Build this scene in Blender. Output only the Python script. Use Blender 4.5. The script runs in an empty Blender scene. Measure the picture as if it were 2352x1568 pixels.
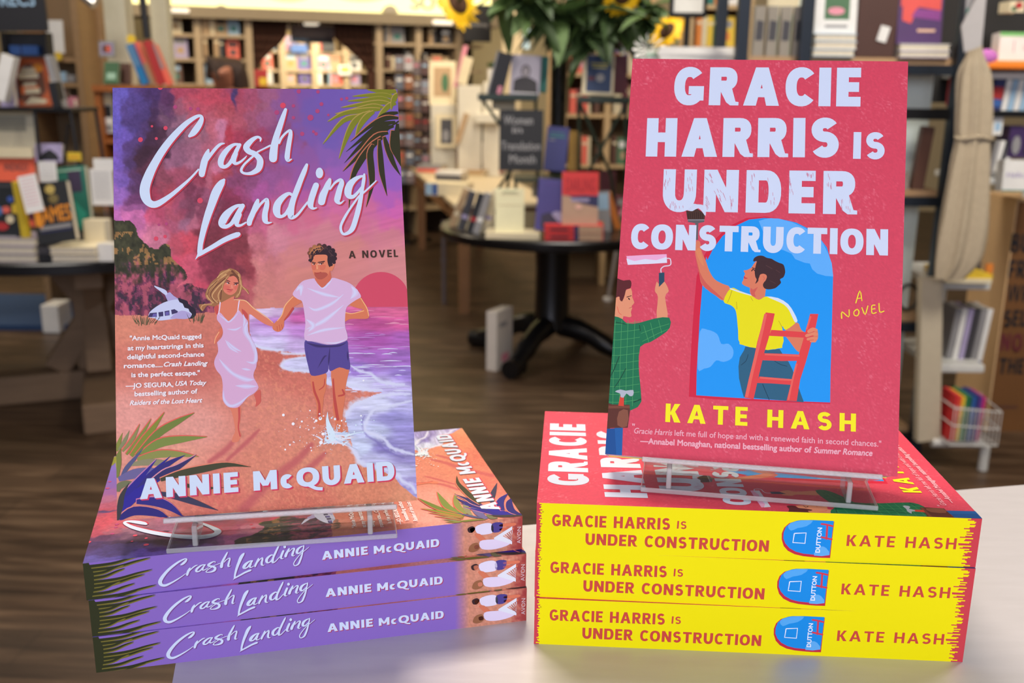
import bpy, bmesh, math, random
import numpy as np
from mathutils import Vector, Matrix
from mathutils.geometry import tessellate_polygon

random.seed(7)
scn = bpy.context.scene
COL = scn.collection
R = math.radians

# ------------------------------------------------------------------ camera
TABLE_Z = 1.04                                   # top of the counter the books stand on
F_PX, PITCH, ROLL, CAM_H = 2275.09, 0.252611, -0.012574, 0.261689
CAM = Vector((0.0, 0.0, TABLE_Z + CAM_H))
_rt, _up, _fw = Vector((1, 0, 0)), Vector((0, math.sin(PITCH), math.cos(PITCH))), Vector((0, math.cos(PITCH), -math.sin(PITCH)))
C_RT = math.cos(ROLL) * _rt - math.sin(ROLL) * _up
C_UP = math.sin(ROLL) * _rt + math.cos(ROLL) * _up
cd = bpy.data.cameras.new('camera')
cd.sensor_width = 36.0
cd.lens = F_PX / 2352 * 36.0
cd.clip_start, cd.clip_end = 0.02, 60
cd.dof.use_dof = True
cd.dof.focus_distance = 0.475
cd.dof.aperture_fstop = 11.5
cam = bpy.data.objects.new('camera', cd)
COL.objects.link(cam)
m = Matrix.Identity(4)
for i in range(3):
    m[i][0], m[i][1], m[i][2], m[i][3] = C_RT[i], C_UP[i], -_fw[i], CAM[i]
cam.matrix_world = m
scn.camera = cam
scn.view_settings.view_transform = 'Standard'
scn.view_settings.look = 'None'
scn.view_settings.exposure = 0.0
scn.view_settings.gamma = 1.0
scn.view_settings.use_curve_mapping = False
scn.cycles.use_denoising = True
scn.cycles.max_bounces = 8
scn.cycles.transparent_max_bounces = 40
scn.cycles.caustics_reflective = False
scn.cycles.caustics_refractive = False

# ------------------------------------------------------------------ world and lights
wd = bpy.data.worlds.new('world'); scn.world = wd; wd.use_nodes = True
wd.node_tree.nodes['Background'].inputs[0].default_value = (0.86, 0.88, 1.0, 1)
wd.node_tree.nodes['Background'].inputs[1].default_value = 0.35

def area(name, loc, target, size, power, color, sy=None):
    l = bpy.data.lights.new(name, 'AREA')
    l.energy = power; l.color = color; l.size = size
    if sy: l.shape = 'RECTANGLE'; l.size_y = sy
    o = bpy.data.objects.new(name, l); COL.objects.link(o)
    o.location = loc
    d = Vector(target) - Vector(loc)
    o.rotation_euler = d.to_track_quat('-Z', 'Y').to_euler()
    return o
WARM = (1.0, 0.83, 0.62)
NEUT = (1.0, 0.93, 0.84)
area('storefront_daylight', (-0.4, -2.6, 2.1), (0, 0.5, 1.1), 3.0, 106, (0.83, 0.84, 1.0), 2.0)
area('ceiling_lamp_near', (-0.25, 1.45, 3.0), (0.0, 0.45, 1.0), 0.8, 48, (1.0, 0.84, 0.70), 0.5)
area('ceiling_lamp_left', (-2.0, 3.2, 3.1), (-1.8, 3.8, 0.6), 0.9, 44, NEUT)
area('ceiling_lamp_middle', (0.4, 4.2, 3.1), (0.4, 4.9, 0.6), 0.9, 50, NEUT)
area('ceiling_lamp_right', (1.7, 1.7, 3.1), (1.8, 3.5, 0.7), 0.9, 95, NEUT)
area('ceiling_lamp_rear_left', (-2.6, 6.2, 3.1), (-2.6, 7.2, 1.0), 1.0, 80, WARM)
area('ceiling_lamp_rear', (0.3, 7.0, 3.1), (0.2, 8.2, 1.0), 1.0, 90, WARM)

# ------------------------------------------------------------------ helpers
def s2l(c):
    return tuple(((x / 255) / 12.92 if x / 255 <= .04045 else ((x / 255 + .055) / 1.055) ** 2.4) for x in c)

def mat(name, color, rough=0.6, metal=0.0, noise=None, bump=0.0, spec=0.5, emit=None):
    """plain procedural material; colour is sRGB 0-255; noise=(scale, amount[, stretch])"""
    if name in bpy.data.materials: return bpy.data.materials[name]
    mt = bpy.data.materials.new(name); mt.use_nodes = True
    nt = mt.node_tree; b = nt.nodes['Principled BSDF']
    c = s2l(color)
    b.inputs['Base Color'].default_value = (*c, 1)
    b.inputs['Roughness'].default_value = rough
    b.inputs['Metallic'].default_value = metal
    b.inputs['Specular IOR Level'].default_value = spec
    if emit:
        b.inputs['Emission Color'].default_value = (*s2l(emit[0]), 1)
        b.inputs['Emission Strength'].default_value = emit[1]
    sc, am = (noise[0], noise[1]) if noise else (40, 0.08)
    tc = nt.nodes.new('ShaderNodeTexCoord'); mp = nt.nodes.new('ShaderNodeMapping')
    st = noise[2] if noise and len(noise) > 2 else (1, 1, 1)
    mp.inputs['Scale'].default_value = st
    no = nt.nodes.new('ShaderNodeTexNoise'); no.inputs['Scale'].default_value = sc
    no.inputs['Detail'].default_value = 4
    mx = nt.nodes.new('ShaderNodeMix'); mx.data_type = 'RGBA'
    mx.inputs[6].default_value = (*[x * (1 - am) for x in c], 1)
    mx.inputs[7].default_value = (*[min(1, x * (1 + am)) for x in c], 1)
    nt.links.new(tc.outputs['Object'], mp.inputs[0]); nt.links.new(mp.outputs[0], no.inputs[0])
    nt.links.new(no.outputs['Fac'], mx.inputs[0]); nt.links.new(mx.outputs[2], b.inputs['Base Color'])
    if bump:
        bu = nt.nodes.new('ShaderNodeBump'); bu.inputs['Strength'].default_value = bump
        bu.inputs['Distance'].default_value = 0.002
        nt.links.new(no.outputs['Fac'], bu.inputs['Height']); nt.links.new(bu.outputs[0], b.inputs['Normal'])
    return mt

def print_mat(name='printed_card', rough=0.48):
    if name in bpy.data.materials: return bpy.data.materials[name]
    mt = bpy.data.materials.new(name); mt.use_nodes = True
    nt = mt.node_tree; b = nt.nodes['Principled BSDF']
    a = nt.nodes.new('ShaderNodeVertexColor'); a.layer_name = 'Col'
    nt.links.new(a.outputs[0], b.inputs['Base Color'])
    b.inputs['Roughness'].default_value = rough
    b.inputs['Specular IOR Level'].default_value = 0.12
    return mt

class MB:
    """collects faces for ONE mesh object; each face may carry its own material"""
    def __init__(s): s.v = []; s.f = []; s.m = []; s.mats = []
    def mi(s, mt):
        if mt not in s.mats: s.mats.append(mt)
        return s.mats.index(mt)
    def face(s, pts, mt):
        n = len(s.v); s.v += [tuple(p) for p in pts]; s.f.append(tuple(range(n, n + len(pts)))); s.m.append(s.mi(mt))
    def box(s, c, d, mt, rot=None, bevel=0.0, taper=1.0):
        hx, hy, hz = d[0] / 2, d[1] / 2, d[2] / 2
        if bevel:
            bm = bmesh.new(); bmesh.ops.create_cube(bm, size=1)
            for v in bm.verts: v.co = Vector((v.co.x * d[0], v.co.y * d[1], v.co.z * d[2]))
            bmesh.ops.bevel(bm, geom=bm.edges[:], offset=bevel, segments=2, affect='EDGES', profile=.6)
            s.bm(bm, Matrix.Translation(Vector(c)) @ (rot.to_4x4() if rot else Matrix.Identity(4)), mt); return
        P = [Vector((x * hx * (taper if z > 0 else 1), y * hy * (taper if z > 0 else 1), z * hz)) for z in (-1, 1) for y in (-1, 1) for x in (-1, 1)]
        P = [(rot @ p if rot else p) + Vector(c) for p in P]
        for q in ((0, 2, 3, 1), (4, 5, 7, 6), (0, 1, 5, 4), (2, 6, 7, 3), (0, 4, 6, 2), (1, 3, 7, 5)):
            s.face([P[i] for i in q], mt)
    def bm(s, bm, M, mt):
        n = len(s.v); bm.verts.index_update()
        s.v += [tuple(M @ v.co) for v in bm.verts]
        for f in bm.faces: s.f.append(tuple(n + v.index for v in f.verts)); s.m.append(s.mi(mt))
        bm.free()
    def tube(s, path, r, mt, seg=10, caps=True):
        path = [Vector(p) for p in path]; rs = r if isinstance(r, (list, tuple)) else [r] * len(path)
        n0 = len(s.v); up = None
        for i, p in enumerate(path):
            t = (path[min(i + 1, len(path) - 1)] - path[max(i - 1, 0)]).normalized()
            if up is None: up = Vector((0, 0, 1)) if abs(t.z) < .9 else Vector((1, 0, 0))
            a = t.cross(up).normalized(); b = a.cross(t).normalized(); up = b
            for k in range(seg):
                w = 2 * math.pi * k / seg
                s.v.append(tuple(p + a * math.cos(w) * rs[i] + b * math.sin(w) * rs[i]))
        mi = s.mi(mt)
        for i in range(len(path) - 1):
            for k in range(seg):
                a, b = n0 + i * seg + k, n0 + i * seg + (k + 1) % seg
                s.f.append((a, b, b + seg, a + seg)); s.m.append(mi)
        if caps:
            s.f.append(tuple(n0 + k for k in range(seg))); s.m.append(mi)
            e = n0 + (len(path) - 1) * seg
            s.f.append(tuple(e + k for k in reversed(range(seg)))); s.m.append(mi)
    def lathe(s, prof, c, mt, seg=32):
        c = Vector(c); n0 = len(s.v); mi = s.mi(mt)
        for r, z in prof:
            for k in range(seg):
                w = 2 * math.pi * k / seg; s.v.append((c.x + r * math.cos(w), c.y + r * math.sin(w), c.z + z))
        for i in range(len(prof) - 1):
            for k in range(seg):
                a, b = n0 + i * seg + k, n0 + i * seg + (k + 1) % seg
                s.f.append((a, b, b + seg, a + seg)); s.m.append(mi)
        s.f.append(tuple(n0 + k for k in reversed(range(seg)))); s.m.append(mi)
        e = n0 + (len(prof) - 1) * seg
        s.f.append(tuple(e + k for k in range(seg))); s.m.append(mi)
    def prism(s, outline, y0, y1, mt, M=None):
        """outline in local XZ, extruded along Y"""
        M = M or Matrix.Identity(4); n = len(outline)
        A = [M @ Vector((x, y0, z)) for x, z in outline]; B = [M @ Vector((x, y1, z)) for x, z in outline]
        for T in tessellate_polygon([[Vector((x, z, 0)) for x, z in outline]]):
            s.face([A[i] for i in T], mt); s.face([B[i] for i in reversed(T)], mt)
        for i in range(n):
            j = (i + 1) % n; s.face([A[i], A[j], B[j], B[i]], mt)
    def build(s, name, parent=None, smooth=False, col=None):
        me = bpy.data.meshes.new(name); me.from_pydata(s.v, [], s.f)
        for mt in s.mats: me.materials.append(mt)
        me.polygons.foreach_set('material_index', s.m)
        if smooth: me.polygons.foreach_set('use_smooth', [True] * len(s.f))
        me.update()
        if smooth:
            try: me.set_sharp_from_angle(angle=R(40))
            except Exception: pass
        o = bpy.data.objects.new(name, me); COL.objects.link(o)
        if parent: o.parent = parent
        return o

def tag(o, label=None, cat=None, group=None, kind=None):
    if label: o['label'] = label
    if cat: o['category'] = cat
    if group: o['group'] = group
    if kind: o['kind'] = kind
    return o
def thing(name, label, cat, loc=(0, 0, 0), rz=0, group=None):
    o = bpy.data.objects.new(name, None); COL.objects.link(o)
    o.empty_display_size = .05; o.location = loc; o.rotation_euler = (0, 0, rz)
    return tag(o, label, cat, group)
KIDS = {}
def copy_tree(o, parent=None):
    c = o.copy(); COL.objects.link(c); c.parent = parent
    for ch in KIDS.get(o.name, [x for x in o.children]): copy_tree(ch, c)
    return c

# ------------------------------------------------------------------ printed artwork: vector shapes on the plane of a cover or spine
def homography(src, dst):
    A = []
    for (x, y), (u, v) in zip(src, dst):
        A.append([x, y, 1, 0, 0, 0, -u * x, -u * y, -u]); A.append([0, 0, 0, x, y, 1, -v * x, -v * y, -v])
    h = np.linalg.svd(np.array(A, float))[2][-1]
    return h.reshape(3, 3)
def hmap(H, P):
    P = np.asarray(P, float); q = np.c_[P[:, :2], np.ones(len(P))] @ H.T
    return q[:, :2] / q[:, 2:]

def catmull(P, n=5, closed=False):
    P = np.asarray(P, float); N = len(P); out = []
    if N < 3: return P
    rng = range(N if closed else N - 1)
    for i in rng:
        p0, p1, p2, p3 = (P[(i - 1) % N], P[i], P[(i + 1) % N], P[(i + 2) % N]) if closed else (P[max(i - 1, 0)], P[i], P[i + 1], P[min(i + 2, N - 1)])
        for k in range(n):
            t = k / n
            out.append(.5 * ((2 * p1) + (-p0 + p2) * t + (2 * p0 - 5 * p1 + 4 * p2 - p3) * t * t + (-p0 + 3 * p1 - 3 * p2 + p3) * t ** 3))
    if not closed: out.append(P[-1])
    return np.array(out)

def pp(frame, s):
    """parse 'x,y[,w] x,y[,w]' read in a frame (ox, oy, scale) of the reference sheet"""
    ox, oy, k = frame; out = []
    for t in s.split():
        a = [float(x) for x in t.split(',')]
        out.append([ox + a[0] / k, oy + a[1] / k] + [w / k for w in a[2:]])
    return out

class Art:
    def __init__(s, H, place, W, Hh, K=(1, 1, 1)):
        s.H = H; s.place = place; s.W = W; s.Hh = Hh; s.K = K
        s.v = []; s.f = []; s.c = []; s.z = 1.0
    def alb(s, c):
        l = s2l(c); return [min(.92, max(0.0, l[i] / s.K[i])) for i in range(3)] + [1]
    def up(s, n=1): s.z += n
    def uv_poly(s, Q, color):
        Q = np.asarray(Q, float); Q = np.c_[np.clip(Q[:, 0], 0, s.W), np.clip(Q[:, 1], 0, s.Hh)]
        n = len(s.v); a = s.alb(color)
        s.v += [s.place(u, v, s.z) for u, v in Q]; s.c += [a] * len(Q)
        for T in tessellate_polygon([[Vector((u, v, 0)) for u, v in Q]]): s.f.append(tuple(n + i for i in T))
    def poly(s, pts, color, smooth=4):
        s.z += .12
        pts = np.asarray([p[:2] for p in pts])
        if smooth: pts = catmull(pts, smooth, True)
        s.uv_poly(hmap(s.H, pts), color)
    def ribbon(s, P, w, color, cap=True, fan=6):
        """P (uv), w full widths (uv units) -> quads and round caps"""
        P = np.asarray(P, float); w = np.asarray(w, float)
        T = np.gradient(P, axis=0); T /= (np.linalg.norm(T, axis=1)[:, None] + 1e-12)
        N = np.c_[-T[:, 1], T[:, 0]]; A = P + N * w[:, None] / 2; B = P - N * w[:, None] / 2
        n = len(s.v); a = s.alb(color)
        cl = lambda u, v: s.place(min(max(u, 0), s.W), min(max(v, 0), s.Hh), s.z)
        s.z += .06; z0 = s.z
        for i in range(len(P)):
            s.z = z0 + .10 * i / len(P)
            s.v += [cl(*A[i]), cl(*B[i])]; s.c += [a, a]
        for i in range(len(P) - 1): s.f.append((n + 2 * i, n + 2 * i + 1, n + 2 * i + 3, n + 2 * i + 2))
        if cap:
            for e in (0, len(P) - 1):
                if w[e] > 2e-4:
                    s.z = z0 - .03 if e == 0 else z0 + .13
                    m0 = len(s.v); s.v += [cl(*(P[e] + .5 * w[e] * np.array([math.cos(t), math.sin(t)]))) for t in np.linspace(0, 2 * math.pi, 2 * fan, endpoint=False)]
                    s.c += [a] * (2 * fan); s.f.append(tuple(range(m0, m0 + 2 * fan)))
    def stroke(s, pts, color, n=5, cap=True, off=(0, 0), grow=0):
        P = np.asarray(pts, float); P = P[:, :3]
        Q = catmull(P, n); xy = Q[:, :2] + np.array(off)
        uv = hmap(s.H, xy); uv2 = hmap(s.H, xy + [1, 0]); k = np.linalg.norm(uv2 - uv, axis=1)
        s.ribbon(uv, np.maximum(Q[:, 2] + grow, .3) * k, color, cap)
    def dot(s, x, y, r, color, ry=None, n=14):
        ry = ry or r
        s.uv_poly(hmap(s.H, [[x + r * math.cos(t), y + ry * math.sin(t)] for t in np.linspace(0, 2 * math.pi, n, endpoint=False)]), color)
    def word(s, txt, p0, p1, ptop, color, t=.26, ls=.13, off=(0, 0), hz=.86, wf=1.0, grow=0, ang=0.0, lower=1.0):
        """heavy drawn capitals between p0 and p1 on the baseline; ptop is a point at cap height above p0"""
        (u0, v0), (u1, v1), (ut, vt) = hmap(s.H, [p0, p1, ptop])
        d = np.array([u1 - u0, v1 - v0]); Ld = np.linalg.norm(d); ex = d / Ld; ey = np.array([ex[1], -ex[0]])
        h = abs(np.dot(np.array([ut - u0, vt - v0]), ey))
        if np.dot(np.array([ut - u0, vt - v0]), ey) < 0: ey = -ey
        g = [GL(c, t, hz) for c in txt]; tot = sum(a for a, _ in g) + ls * (len(g) - 1)
        sx = Ld / tot; x = 0.0; o = np.array(off)
        zb = s.z
        for a, polys in g:
            for k, P in enumerate(polys):
                P = np.asarray(P, float); s.z = zb + .12 * k
                Q = np.array([[u0, v0]]) + o + np.outer((P[:, 0] + x) * sx, ex) + np.outer(P[:, 1] * h, ey)
                s.uv_poly(Q, color)
            x += a + ls
        s.z = zb + .12 * max(len(p) for _, p in g)
    def text(s, txt, p0, p1, color, bold=0.0, hgt=None, shear=0.0, up=(0, -1), off=(0, 0)):
        """small type from the built-in face between p0 and p1 on the baseline"""
        (u0, v0), (u1, v1) = hmap(s.H, [p0, p1])
        V, Fc = font_mesh(txt, shear); w = V[:, 0].max() - V[:, 0].min(); x0 = V[:, 0].min()
        d = np.array([u1 - u0, v1 - v0]); Ld = np.linalg.norm(d); ex = d / Ld; ey = np.array([ex[1], -ex[0]])
        sx = Ld / w; sy = (hgt / .69) if hgt else sx
        a = s.alb(color); b = bold * sx
        shifts = [(0, 0)] if not bold else [(b, 0), (-b, 0), (0, b), (0, -b), (b * .7, b * .7), (-b * .7, -b * .7), (b * .7, -b * .7), (-b * .7, b * .7)]
        for dx, dy in shifts:
            n = len(s.v); s.z += .12
            for p in V:
                q = np.array([u0, v0]) + ex * ((p[0] - x0) * sx + dx) + ey * (p[1] * sy + dy) + np.array(off)
                s.v.append(s.place(min(max(q[0], 0), s.W), min(max(q[1], 0), s.Hh), s.z)); s.c.append(a)
            s.f += [tuple(n + i for i in f) for f in Fc]
    def into(s, name, base_mb, parent=None, printed=None):
        """one mesh: the card itself (base_mb) plus everything printed on it"""
        pm = printed or print_mat(); n = len(base_mb.v)
        V = base_mb.v + [tuple(p) for p in s.v]; Fc = base_mb.f + [tuple(n + i for i in f) for f in s.f]
        me = bpy.data.meshes.new(name); me.from_pydata(V, [], Fc)
        for mt in base_mb.mats: me.materials.append(mt)
        me.materials.append(pm)
        me.polygons.foreach_set('material_index', base_mb.m + [len(base_mb.mats)] * len(s.f))
        ca = me.color_attributes.new('Col', 'FLOAT_COLOR', 'POINT')
        ca.data.foreach_set('color', np.array([[1, 1, 1, 1]] * n + list(s.c), np.float32).ravel())
        me.update()
        o = bpy.data.objects.new(name, me); COL.objects.link(o)
        if parent: o.parent = parent
        return o

_fc = {}
def font_mesh(txt, shear=0.0):
    if (txt, shear) in _fc: return _fc[(txt, shear)]
    cu = bpy.data.curves.new('type', 'FONT'); cu.body = txt; cu.size = 1; cu.shear = shear; cu.resolution_u = 3
    o = bpy.data.objects.new('type', cu); COL.objects.link(o)
    dg = bpy.context.evaluated_depsgraph_get(); ev = o.evaluated_get(dg); me = ev.to_mesh()
    V = np.array([v.co[:] for v in me.vertices]); Fc = [tuple(p.vertices) for p in me.polygons]
    ev.to_mesh_clear(); bpy.data.objects.remove(o); bpy.data.curves.remove(cu)
    _fc[(txt, shear)] = (V, Fc); return V, Fc

# heavy capitals, drawn: unit height, returns (advance, polygons)
def _rib(P, t):
    P = np.asarray(P, float); T = np.gradient(P, axis=0); T /= np.linalg.norm(T, axis=1)[:, None]
    N = np.c_[-T[:, 1], T[:, 0]]
    A, B = P + N * t / 2, P - N * t / 2
    return [[tuple(A[i]), tuple(A[i + 1]), tuple(B[i + 1]), tuple(B[i])] for i in range(len(P) - 1)]
def _arc(cx, cy, rx, ry, a0, a1, n=18, e=2.3):
    out = []
    for a in np.linspace(R(a0), R(a1), n):
        c, q = math.cos(a), math.sin(a)
        out.append((cx + rx * math.copysign(abs(c) ** (2 / e), c), cy + ry * math.copysign(abs(q) ** (2 / e), q)))
    return out
def _re(x0, y0, x1, y1): return [(x0, y0), (x1, y0), (x1, y1), (x0, y1)]
def GL(c, t, hz=.86):
    h = t * hz; o = []
    if c == ' ': return .34, []
    if c == 'I': return t, [_re(0, 0, t, 1)]
    if c == 'E': w = .58; return w, [_re(0, 0, t, 1), _re(t, 0, w, h), _re(t, .5 - h / 2, w * .93, .5 + h / 2), _re(t, 1 - h, w, 1)]
    if c == 'F': w = .56; return w, [_re(0, 0, t, 1), _re(t, .46 - h / 2, w * .93, .46 + h / 2), _re(t, 1 - h, w, 1)]
    if c == 'L': w = .54; return w, [_re(0, 0, t, 1), _re(t, 0, w, h)]
    if c == 'T': w = .72; return w, [_re((w - t) / 2, 0, (w + t) / 2, 1), _re(0, 1 - h, w, 1)]
    if c == 'H': w = .76; return w, [_re(0, 0, t, 1), _re(w - t, 0, w, 1), _re(t, .5 - h / 2, w - t, .5 + h / 2)]
    if c == 'N': w = .78; return w, [_re(0, 0, t, 1), _re(w - t, 0, w, 1), [(0, 1), (t * 1.05, 1), (w, 0), (w - t * 1.05, 0)]]
    if c == 'M':
        w = .98; k = t * 1.0
        return w, [_re(0, 0, t, 1), _re(w - t, 0, w, 1), [(0, 1), (k, 1), (w / 2 + k * .42, .22), (w / 2 - k * .42, .22)], [(w, 1), (w - k, 1), (w / 2 - k * .42, .22), (w / 2 + k * .42, .22)]]
    if c == 'A':
        w = .88; k = t * 1.08; a = w / 2; b = .24
        return w, [[(0, 0), (k, 0), (a + k * .32, 1), (a - k * .5, 1)], [(w, 0), (w - k, 0), (a - k * .32, 1), (a + k * .5, 1)], [(w * .2, b - .02), (w * .8, b - .02), (w * .72, b + h * .85), (w * .28, b + h * .85)]]
    if c == 'V': w = .84; k = t * 1.08; a = w / 2; return w, [[(0, 1), (k, 1), (a + k * .32, 0), (a - k * .5, 0)], [(w, 1), (w - k, 1), (a - k * .32, 0), (a + k * .5, 0)]]
    if c == 'W':
        w1, g1 = GL('V', t * .9, hz); w = w1 * .8
        return 2 * w - t * .45, [[(x * .8, y) for x, y in P] for P in g1] + [[(x * .8 + w - t * .45, y) for x, y in P] for P in g1]
    if c == 'Y': w = .8; a = w / 2; return w, [_re(a - t / 2, 0, a + t / 2, .5), [(0, 1), (t * 1.1, 1), (a + t / 2, .42), (a - t / 2, .42)], [(w, 1), (w - t * 1.1, 1), (a - t / 2, .42), (a + t / 2, .42)]]
    if c == 'K': w = .72; return w, [_re(0, 0, t, 1), [(t * .8, .42), (w - t * 1.25, 1), (w - .02, 1), (t * .8 + t * .7, .38)], [(t * 1.0, .55), (t * 1.9, .62), (w + .02, 0), (w - t * 1.25, 0)]]
    r = t / 2; hh = h / 2
    if c in 'OQ':
        w = .84 if c == 'O' else .96; P = _arc(w / 2, .5, w / 2 - r, .5 - hh, 0, 360, 40)
        P = np.array(P); T = np.roll(P, -1, 0) - np.roll(P, 1, 0)
        po = _ring(w / 2, .5, w / 2, .5, w / 2 - t, .5 - h)
        if c == 'Q': po = po + _rib(catmull([(w * .45, .14), (w * .66, -.01), (w * .86, -.13), (w * 1.12, -.17)], 4), t * .62)
        return w, po
    if c == 'C' or c == 'G':
        w = .76; cx = w * .52
        po = _rib(_arc(cx, .5, cx - r, .5 - hh, 42, 318 if c == 'C' else 300, 26), (t + h) / 2)
        if c == 'G': po = _rib(_arc(cx, .5, cx - r, .5 - hh, 42, 350, 30)[:-1], (t + h) / 2) + [_re(w - t, .12, w, .5), _re(w * .5, .5 - h * .86, w, .5)]
        return (w if c == 'G' else w * .90), po
    if c == 'c':
        w = .55; q = .36; cx = w * .54
        return w, _rib(_arc(cx, q, cx - r, q - hh, 50, 310, 22), (t + h) / 2)
    if c == 'U':
        w = .76; P = [(r, 1), (r, .7), (r, .5)] + _arc(w / 2, .44, w / 2 - r, .44 - hh, 180, 360, 18, 2.2)[1:-1] + [(w - r, .5), (w - r, .7), (w - r, 1)]
        return w, _rib(P, t)
    if c == 'D': w = .78; return w, [_re(0, 0, t, 1)] + _half(t * .8, .5, w - t * .8, .5, t, h)
    if c == 'P': w = .68; return w, [_re(0, 0, t, 1)] + _half(t * .8, .68, w - t * .8, .32, t, h)
    if c == 'B': w = .70; return w, [_re(0, 0, t, 1)] + _half(t * .8, .74, w * .94 - t * .8, .26, t * .95, h * .9) + _half(t * .8, .27, w - t * .8, .27, t * .95, h * .9)
    if c == 'R':
        w = .72
        return w, [_re(0, 0, t, 1)] + _half(t * .8, .70, w * .96 - t * .8, .30, t * .95, h) + [[(w * .34, .44), (w * .34 + t * 1.05, .50), (w * .80 + t * .30, .10), (w + .02, .09), (w + .02, 0), (w * .74, 0), (w * .60, .08)]]
    if c == 'S':
        w = .68; cr = (1 - h) / 4; ru, rl = cr * .95, cr * 1.05; rx = w / 2 - r
        P = _arc(w / 2, 1 - hh - ru, rx * .96, ru, 28, 262, 18, 2.1) + _arc(w / 2, hh + rl, rx, rl, 82, -152, 18, 2.1)
        return w, _rib(P, (t + h) / 2)
        L = [(w - .03, .80), (w * .80, .93 - hh * .2), (w * .5, 1 - hh), (w * .22, .93 - hh * .4), (r, .74), (w * .16, .60), (w * .5, .51), (w * .84, .41), (w - r, .27), (w * .80, .09 + hh * .3), (w * .5, hh), (w * .2, .07 + hh * .4), (.03, .20)]
        return w, _rib(catmull(L, 4), (t + h) / 2 * .98)
    return .5, [_re(0, 0, t, .2)]
def _ring(cx, cy, rx, ry, ix, iy, a0=0, a1=360, n=40):
    po = []
    O = _arc(cx, cy, rx, ry, a0, a1, n); I = _arc(cx, cy, ix, iy, a0, a1, n, 2.15)
    for i in range(n - 1): po.append([O[i], O[i + 1], I[i + 1], I[i]])
    return po
def _half(x0, cy, w, ry, t, h):
    x1 = x0 + w; k = min(ry, w * .62); xs = x1 - k
    O = [(x0, cy + ry)] + _arc(xs, cy, k, ry, 90, -90, 14) + [(x0, cy - ry)]
    I = [(x0, cy + ry - h)] + _arc(xs, cy, max(k - t, .02), ry - h, 90, -90, 14) + [(x0, cy - ry + h)]
    return [[O[i], O[i + 1], I[i + 1], I[i]] for i in range(len(O) - 1)]

# smooth noise for the painted backgrounds of the covers
_rng = np.random.RandomState(11); _lat = _rng.rand(256, 256)
def vnoise(x, y):
    xi, yi = np.floor(x).astype(int), np.floor(y).astype(int); fx, fy = x - xi, y - yi
    fx, fy = fx * fx * (3 - 2 * fx), fy * fy * (3 - 2 * fy)
    g = lambda a, b: _lat[a % 256, b % 256]
    return (g(xi, yi) * (1 - fx) + g(xi + 1, yi) * fx) * (1 - fy) + (g(xi, yi + 1) * (1 - fx) + g(xi + 1, yi + 1) * fx) * fy
def fbm(x, y, o=4):
    s = 0; a = .5; n = 0
    for k in range(o): s = s + a * vnoise(x * 2 ** k + 17 * k, y * 2 ** k + 31 * k); n += a; a *= .55
    return s / n
def inpoly(X, Y, P):
    P = np.asarray(P, float); ins = np.zeros(X.shape, bool); j = len(P) - 1
    for i in range(len(P)):
        xi, yi, xj, yj = P[i][0], P[i][1], P[j][0], P[j][1]
        cnd = ((yi > Y) != (yj > Y)) & (X < (xj - xi) * (Y - yi) / (yj - yi + 1e-12) + xi); ins ^= cnd; j = i
    return ins
def idw(X, Y, S, p=4.0, ysc=1.0):
    S = np.array(S, float); num = np.zeros(X.shape + (3,)); den = np.zeros(X.shape)
    for x, y, r, g, b in S:
        w = 1 / (((X - x) ** 2 + (ysc * (Y - y)) ** 2) + 30) ** (p / 2); den += w; num += w[..., None] * np.array([r, g, b])
    return num / den[..., None]
def paint_grid(art, nx, ny, fn):
    """a fine grid of coloured points under the vector artwork"""
    U, V = np.meshgrid(np.linspace(0, art.W, nx), np.linspace(0, art.Hh, ny))
    XY = hmap(np.linalg.inv(art.H), np.c_[U.ravel(), V.ravel()]); X = XY[:, 0].reshape(U.shape); Y = XY[:, 1].reshape(U.shape)
    C = np.clip(fn(X, Y), 0, 255) / 255; Lc = np.where(C <= .04045, C / 12.92, ((C + .055) / 1.055) ** 2.4) / np.array(art.K)
    Lc = np.clip(Lc, 0, .92); n = len(art.v)
    art.v += [art.place(u, v, art.z) for u, v in zip(U.ravel(), V.ravel())]
    art.c += [list(c) + [1] for c in Lc.reshape(-1, 3)]
    for j in range(ny - 1):
        for i in range(nx - 1):
            a = n + j * nx + i; art.f.append((a, a + nx, a + nx + 1, a + 1))
    art.up()

# ================================================================== the two paperbacks
BL, BW = 0.2032, 0.135
TL_, TR_ = 0.0181, 0.0244
KF = (1.0, 0.97, 1.12)                              # how strongly the standing covers are lit (white card, measured)
HL = homography([(259, 200.7), (909.8, 205.8), (959.7, 1151.8), (269.3, 1193)], [(0, 0), (BW, 0), (BW, BL), (0, BL)])
HR = homography([(1451, 135), (2085, 140.4), (2062, 1100), (1393, 1037)], [(0, 0), (BW, 0), (BW, BL), (0, BL)])
HSL = homography([(190, 1295), (1198.6, 1182.7), (1201, 1261), (196.7, 1375.5)], [(0, 0), (BL, 0), (BL, TL_), (0, TL_)])
HSR = homography([(1234, 1151), (2254, 1195), (2246, 1301), (1229, 1263)], [(0, 0), (BL, 0), (BL, TR_), (0, TR_)])
DZ = 4e-6
def place_cover(u, v, k): return (u, -k * DZ, BL - v)
def place_spine(s, t, k): return (-k * DZ, t, BL - s)

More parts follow.
